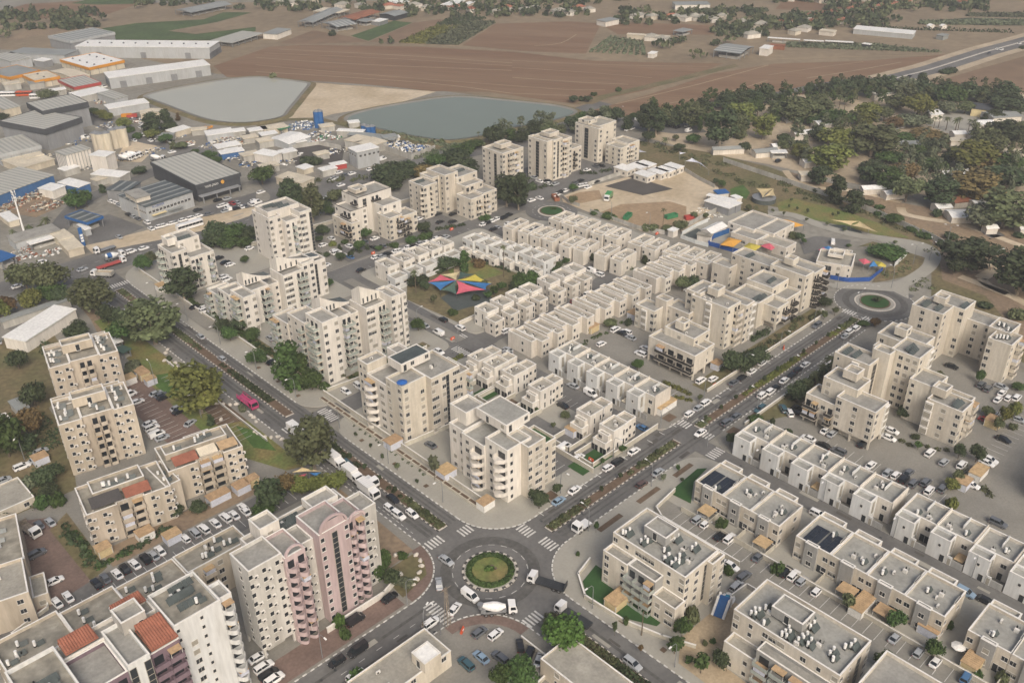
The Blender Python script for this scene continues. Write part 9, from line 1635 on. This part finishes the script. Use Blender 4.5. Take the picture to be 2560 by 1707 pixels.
wall_line('blue_fence','blue fence in front of the school',[(204.6,25.5),(206.9,19.1),(208.0,17.3),(214.1,11.9),(226.4,12.7)],1.8,0.1,'fence_blue','fence',3)
wall_line('white_fence','white hoarding around the rubber pad',[(195.7,89.3),(195.4,81.6),(196.5,75.6)],1.8,0.1,'panel_white','fence',3)
wall_line('white_fence','white hoarding beside the lane to the cabins',[(198.9,91.1),(211.3,92.1),(218.8,91.6)],1.8,0.1,'panel_white','fence',3)
wall_line('white_fence','white sheet fence on the weedy slope',[(233.5,11.2),(246.8,12.6)],2.0,0.1,'panel_white','fence',3)
wall_line('white_fence','pale panel fence of the scrap pile',[(177,278),(178,256),(178,252),(197,255)],3,0.2,'concrete_wall','fence',4)
wall_line('white_fence','pale panel fence below the tank yard',[(141,313),(158,308),(162,293)],2.2,0.2,'concrete_wall','fence',4)
wall_line('garden_wall','long cream wall behind the courtyard houses',[(47,8),(47,48)],1.8,0.25,'garden_wall','wall',0)
planter_row('row of raised planting beds along the avenue, far part',13.4,58,94,9)
planter_row('row of raised planting beds along the avenue, near part',13.4,20,55,10)
wall_line('garden_wall','cream garden wall behind the planting beds',[(16.4,96),(16.4,20)],1.4,0.25,'garden_wall','wall',0)
bay_lines('bay lines of the walled court behind the rounded block',44,16,0,2.6,9,-5,0)
bay_lines('bay lines of the parking strip before the long low block',-110,57,2.6,0,36,0,4.6)
bay_lines('bay lines along the red-brown court',-12,92,0,2.6,20,-4.8,0)
bay_lines('bay lines on the left of the red-brown court',-30,92,0,2.6,20,4.8,0)
bay_lines('bay lines of the paved lane behind the grey-bay terrace',46.5,-120,0,2.7,38,4.8,0)
bay_lines('bay lines of the court behind the white terrace',97,-110,0,2.7,36,4.6,0)
bay_lines('bay lines in front of the pillared blocks',100,-66,0,2.7,14,8,0)
bay_lines('bay lines along the residential street',66.6,14,0,2.6,24,3.6,0)
bay_lines('bay lines of the court beside the balcony block',93,14,0,2.6,15,4.6,0)
bay_lines('bay lines of the far right court',118,-70,2.7,0,20,0,4.8)
bay_lines('bay lines behind the first corner block',33,45,0,2.6,13,4.8,0)
bay_lines('bay lines of the court between the white towers',30,114,0,2.6,12,4.8,0)
bay_lines('bay lines of the stepped-block court',84,172,2.6,0,20,0,4.6)
bay_lines('bay lines along the street before the stepped blocks',78,160.2,5.4,0,15,0,2.2)
wall_line('garden_wall','cream wall in front of the first corner block',[(17,55),(38,52.5),(47,52.5)],1.6,0.2,'garden_wall','wall',0)
wall_line('garden_wall','cream wall between the court and the avenue',[(57,8.6),(77,8.6)],1.8,0.2,'garden_wall','wall',0)
wall_line('garden_wall','cream wall of the white towers along the avenue',[(15,225),(15,165),(15,110),(18,96),(30,94.5),(58,94.5)],1.3,0.3,'garden_wall','wall',0)
wall_line('garden_wall','white wall at the foot of the pink tower',[(-40,11.5),(-24,11.5),(-17.5,13.5)],1.8,0.3,'white_wall','wall',0)
wall_line('garden_wall','curved cream wall around the artificial lawn',[(20,-15),(14,-16.5),(9.8,-22.5),(10.5,-34),(13,-43),(16,-50)],1.2,0.3,'garden_wall','wall',0)
wall_line('garden_wall','cream wall beside the solar-roofed terrace lawn',[(56.5,-13.5),(47,-14.5),(45,-18),(45,-42)],1.5,0.25,'garden_wall','wall',0)
wall_line('garden_wall','cream wall along the paved lane behind the terraces',[(51.4,-44),(51.4,-128)],1.5,0.25,'garden_wall','wall',0)
wall_line('garden_wall','grey wall around the inflatable slide yard',[(34,-47),(40,-47.5),(40,-54),(34.5,-55)],1.5,0.2,'concrete_wall','wall',0)
wall_line('garden_wall','cream wall behind the white-fronted terrace',[(90,56),(90,13)],1.7,0.25,'garden_wall','wall',0)
wall_line('garden_wall','cream wall behind the lane terrace',[(95,-14),(95,-112)],1.6,0.25,'garden_wall','wall',0)
wall_line('garden_wall','cream wall in front of the pillared beige block',[(97,-9),(150,-9)],1.1,0.3,'garden_wall','wall',0)
wall_line('garden_wall','cream wall before the balcony blocks',[(104,9.8),(176,9.8)],1.2,0.3,'garden_wall','wall',0)
wall_line('garden_wall','wall beside the playground hedge',[(77,99),(132,99)],1.6,0.25,'cream2','wall',0)
wall_line('garden_wall','low wall around the red-brown court',[(-10.5,150),(-10.5,86)],1.0,0.2,'concrete_wall','wall',0)
wall_line('garden_wall','wall along the red brick court',[(-92,61.5),(-83,64),(-80.5,71)],1.2,0.25,'garden_wall','wall',0)
wall_line('garden_wall','wall of the white houses behind the sails',[(77,137),(114,137)],1.8,0.2,'cool_white','wall',0)
wall_line('garden_wall','grey wall along the bypass behind the white towers',[(60,214),(140,206),(175,202)],1.8,0.25,'garden_wall','wall',0)
wall_line('garden_wall','wall along the small car park',[(-9.8,-21),(-9.8,-32),(-24,-33)],1.2,0.25,'garden_wall','wall',0)
boulders('on the dry corner by the pink tower',[(-9.6,17.1),(-10.1,14.8),(-11.1,13.1),(-12.9,11.7),(-14.7,10.4),(-16.6,9.7),(-13.3,20.7),(-16.5,14.5)])
boulders('edging the beds of the strip park',[(-10.7,151.3),(-10.2,148.3),(-8.7,147.3),(-9.8,144.4),(-11.0,142.7),(-8.0,155.8),(-6.5,157.4),(-10.3,117.8),(-11.2,114.8),(-9.8,113.1),(-8.5,111.3),(-6.9,110.1),(-14.6,105.9),(-6.9,101.6),(-6.8,99.8),(-10.5,93.0),(-10.4,91.3),(-9.9,88.4),(-8.6,86.8),(-7.1,85.7),(-6.8,83.8),(-7.5,97.3)])
cabin('white-roofed cream cabin on the sandy plot, first of seven',237.2,141.2,6.5,8.5,3.2,0,'cream2','metal_white','white-roofed cabins')
cabin('white-roofed cream cabin on the sandy plot, second of seven',245,139,6.5,8.5,3.2,0,'cream2','metal_white','white-roofed cabins')
cabin('white-roofed cream cabin on the sandy plot, third of seven',250,138,6.5,8.5,3.2,0,'cream2','metal_white','white-roofed cabins')
cabin('white-roofed cream cabin on the sandy plot, fourth of seven',256,138,6.5,8.5,3.2,0,'cream2','metal_white','white-roofed cabins')
cabin('white-roofed cream cabin on the sandy plot, fifth of seven',237,154,6.5,8.5,3.2,0,'cream2','metal_white','white-roofed cabins')
cabin('white-roofed cream cabin on the sandy plot, sixth of seven',244,151,6.5,8.5,3.2,0,'cream2','metal_white','white-roofed cabins')
cabin('white-roofed cream cabin on the sandy plot, seventh of seven',249,150,6.5,8.5,3.2,0,'cream2','metal_white','white-roofed cabins')
shed('long white-roofed prefab hall beside the sandy plot, front',230.5,89.1,0.0,7.6,13.1,3.6,name='prefab_hall',cat='hall',rm='metal_white',wall='mid_cladding')
shed('long white-roofed prefab hall beside the sandy plot, rear',235.7,88.6,0.0,4.0,13.6,3.8,name='prefab_hall',cat='hall',rm='metal_white',wall='mid_cladding')
shed('white cabin with blue roof sheet beside the prefab halls',243.4,104.0,-0.54,5.5,4.5,3,name='prefab_hall',cat='hall',rm='metal_blue',wall='white_wall')
shed('white canopy roof behind the prefab halls',240.7,93.1,0.19,2.7,13.6,3,name='prefab_hall',cat='hall',rm='metal_white',wall='steel',open_=True)
shed('small white cabin at the end of the prefab halls',244.6,93.9,-0.18,2.9,4.2,3,name='prefab_hall',cat='hall',rm='metal_white',wall='white_wall')
shed('white ridged tent hall beside the rubber pad',203.4,79.2,0.0,11.3,5.4,3,name='prefab_hall',cat='hall',rm='metal_white',wall='white_wall',roof='gx',rise=1.2)
shed('small white building with arched windows on the rubber pad',199.4,77.0,0.27,2.5,5.8,3.2,name='prefab_hall',cat='hall',rm='deck_old',wall='white_wall')
shed('small white kiosk at the fence corner',193.3,91.9,0.0,3.5,2.7,3,name='kiosk',cat='kiosk',rm='metal_white',wall='white_wall')
skip_bin('green skip lying on the sandy plot, left',196.9,120.0,0.35,'metal_green')
skip_bin('green skip lying on the sandy plot, right',210.7,106.1,-0.26,'metal_green')
skip_bin('dark red container beside the bushes',215.9,99.0,-0.44,'metal_red')
skip_bin('red and yellow skip beside the turning circle',190.4,158.8,1.05,'metal_rust')
skip_bin('orange pallet bin on the yard',106,436,-0.52,'metal_orange')
skip_bin('red container in the industrial park',108,433,-0.52,'metal_red')
skip_bin('red container at the far road of the industrial park',82,562,-0.52,'metal_red')
barrier('orange barrier at the court entrance beside the two-wing corner',50.8,12.0,-1.57)
barrier('orange barrier at the gate of the paved court',108.5,10.3,0.0)
barrier('orange barrier at the small junction',68.5,92.9,0.0)
barrier('orange barrier beside the narrow houses',191.7,99.2,0.0)
barrier('orange barrier in the street of the stepped blocks',92.1,170.8,0.0)
barrier('second orange barrier by the stepped blocks',131.8,166.4,0.0)
barrier('orange bin on the red footpath',-17.8,-9.7,0.52)
barrier('orange barrier at the avenue kerb',145.2,7.4,0.52)
lamps('along the avenue south of the roundabout',[(8.6,-26,180),(8.6,-50,180),(8.6,-74,180),(8.6,-98,180),(8.6,-122,180)])
lamps('along the avenue towards the far junction',[(8.6,28,180),(8.6,52,180),(8.6,76,180),(8.6,100,180),(8.6,124,180),(8.6,148,180),(8.6,172,180),(8.6,196,180)])
lamps('along the lane between the terraces',[(81.60000000000001,-24,180),(81.60000000000001,-44,180),(81.60000000000001,-64,180),(81.60000000000001,-84,180),(81.60000000000001,-104,180)])
lamps('along the planted avenue, left pavement',[(34,8.2,-90),(56,8.2,-90),(78,8.2,-90),(100,8.2,-90),(122,8.2,-90),(144,8.2,-90),(166,8.2,-90)])
lamps('along the planted avenue, right pavement',[(28,-7.4,90),(54,-7.4,90),(80,-7.4,90),(106,-7.4,90),(132,-7.4,90),(158,-7.4,90)])
lamps('along the residential street',[(64.8,20,0),(64.8,42,0),(64.8,64,0),(64.8,86,0),(64.8,108,0),(64.8,130,0)])
lamps('on the side street',[(-22,-7,90),(-45,6.4,-90),(-70,6.4,-90)])
lamp('grey lamp post with curved arm, inside the far roundabout',187.2,2.5,0.0,9,2.0,True)
lamp('grey lamp post with curved arm, on the plaza behind the far roundabout',214.3,3.0,1.3,9,2.0,False)
lamp('grey lamp post with curved arm, on the weedy slope',240.7,6.9,2.6,9,2.0,True)
lamp('grey lamp post with curved arm, at the bend of the footpath',249.3,4.1,3.9,9,2.0,True)
lamp('grey lamp post with curved arm, with double arm by the concrete fence',269.1,5.6,5.2,9,2.0,True)
lamp('grey lamp post with curved arm, beside the far zebra crossing',198.7,17.3,6.5,9,2.0,False)
lamp('grey lamp post with curved arm, by the park court',-20.1,138.5,7.8,9,2.0,False)
lamp('grey lamp post with curved arm, in the strip park',-18.3,111.3,9.1,9,2.0,False)
lamp('grey lamp post with curved arm, by the lane of the old slabs',-65.4,127.8,10.4,9,2.0,False)
lamp('grey lamp post with curved arm, by the red footpath',-22.0,5.0,11.7,9,2.0,False)
lamp('grey lamp post with curved arm, at the corner of the side street',-25.4,-5.5,13.0,9,2.0,False)
lamp('grey lamp post with curved arm, at the fence of the sandy plot',190.2,124.0,14.3,9,2.0,False)
lamp('grey lamp post with curved arm, by the bushes of the sandy plot',192.6,104.1,15.6,9,2.0,False)
lamp('grey lamp post with curved arm, behind the far towers',308,218,16.9,9,2.0,False)
lamp('grey lamp post with curved arm, on the bare land',258.1,-17.8,18.2,9,2.0,False)
lamp('grey lamp post with curved arm, beside the bypass',240,232,19.5,9,2.0,False)
mast(-5.1,293.7,21)
pylon(-19.0,-6.0,12)
pole('leaning wooden utility pole beside the artificial lawn',10.5,-39.2,7.5)
pole('wooden utility pole by the side street',-25.6,-5.4,5.5)
[sheet('planting_square',[(x,y),(x+w,y),(x+w,y+d),(x,y+d)],.16,'bed','brown planting square in the pavement '+l) for x,y,w,d,l in ((30,-10,9,1.6,'beside the planted avenue, first'),(46,-10,9,1.6,'beside the planted avenue, second'),(62,-10,8,1.6,'beside the planted avenue, third'),(100,-8.6,9,1.4,'before the pillared block'),(9.2,100,1.3,1.3,'of the avenue, far one'),(9.2,112,1.3,1.3,'of the avenue, next to the far one'),(9.2,124,1.3,1.3,'of the avenue near the white tower'),(9.2,66,1.3,1.3,'before the first corner block'),(9.2,50,1.3,1.3,'between the corner blocks'),(9.2,36,1.3,1.3,'before the rounded block'),(10,-34,1.3,1.3,'south of the roundabout, first'),(10,-46,1.3,1.3,'south of the roundabout, second'),(10,-58,1.3,1.3,'south of the roundabout, third'),(30,8,3,3,'at the roundabout corner'),(82,8,4,3,'at the terrace end'),(90,-10,4,3,'at the lane mouth'))]
inflatable(29.9,-47.6)
parasol('white parasol on the garden of the last terrace house',56.3,-91.4,0,'awning_white')
parasol('blue parasol on the roof terrace of the corner block',18.7,56.3,19.2,'tarp_blue')
booths([(12.6,56.0,4.5,3.5,'in front of the first corner block'),(13.5,16.9,4,3,'in front of the rounded block'),(14.6,34.2,4.5,4,'beside the rounded block wall'),(11.1,-30.9,8,3.5,'on the artificial lawn'),(18.2,-35.2,3.5,3.5,'below the curved balconies'),(49.7,-71.8,7,3.2,'on the paved lane beside the terraces'),(55.8,-86.8,5,4.5,'in the last garden of the terrace'),(52.3,-97.0,9,3.4,'in the garden beside the white parasol'),(55.1,22.9,4.5,3.5,'beside the white courtyard house'),(82.7,11.9,8,3.2,'along the end of the terrace'),(116.5,14.6,3.5,3,'beside the balcony block'),(147.7,-63.6,4,4,'on the turf of the beige block'),(112.3,-69.2,4.5,3.5,'in the right-hand court'),(118.9,-70.2,6,3.2,'between the parked cars of the right court'),(-22.2,139.4,3.4,2.6,'front one beside the red-brown court'),(-22.2,144.1,3.4,2.6,'middle one beside the red-brown court'),(-22.3,147.1,3.4,2.6,'rear one beside the red-brown court'),(-27.3,144.7,4,3.4,'at the foot of the farthest old slab'),(-29.7,69.2,4,3.4,'at the corner of the weathered slab'),(-25.8,70.0,3.4,2.6,'beside the small booth of the weathered slab'),(-64.4,121.6,4,3.4,'on the lane of the old slabs'),(-57.3,69.8,4,3.2,'with purple trim beside the parking strip'),(-52.7,64.0,4,3.2,'beside the olive bush of the parking strip'),(-67.1,71.9,3.4,3,'at the hedge corner'),(-37.3,70.1,6,3,'before the weathered slab'),(11.9,200.8,4.5,3.5,'beside the white tower at the far junction'),(124.0,56.2,4,3.5,'behind the cream houses'),(105.5,60.8,4.5,3.5,'beside the first cream houses')])
sheet('grey_pad',[(291.9,0.5),(298.4,-4.4),(295.6,-8.2),(289,-4.9)],0.1,'asphalt','grey pad beside the lone kiosk')
shed('long white-roofed sports hall behind the park trees',-41.6,190.1,0.47,24.5,9.5,4.5,name='sports_hall',cat='hall',rm='metal_white',wall='white_wall')
shed('grey roof strip behind the sports hall',-41.6,213.4,0.0,24.4,3.1,3,name='sports_hall',cat='hall',rm='metal_grey',wall='concrete_wall')
sheet('sports_court',[(-41.7,217.7),(-16.3,217.6),(-16.1,210),(-40.4,210.7)],0.13,'asphalt','grey sports court beside the white hall')
sheet('bare_yard',[(-14.5,217.1),(-11.6,212.9),(-11.8,191.2),(-18.9,185.8),(-16.1,199.1)],0.13,'soil','bare yard behind the sports hall')
shed('green canvas shelter beside the strip park',-20.0,161.6,0.22,2.9,4.1,2.8,name='shelter',cat='shelter',rm='canvas_green',wall='steel',open_=True)
shed('white shelter roof beside the farthest old slab',-20.3,169.3,0.0,3.5,4.3,3,name='shelter',cat='shelter',rm='metal_white',wall='steel',open_=True)
shed('grey tin-roofed hut among the trees at the left edge',-58.6,150.2,0.0,3.2,7.5,3,name='hut',cat='hut',rm='metal_grey',wall='concrete_wall')
haze()
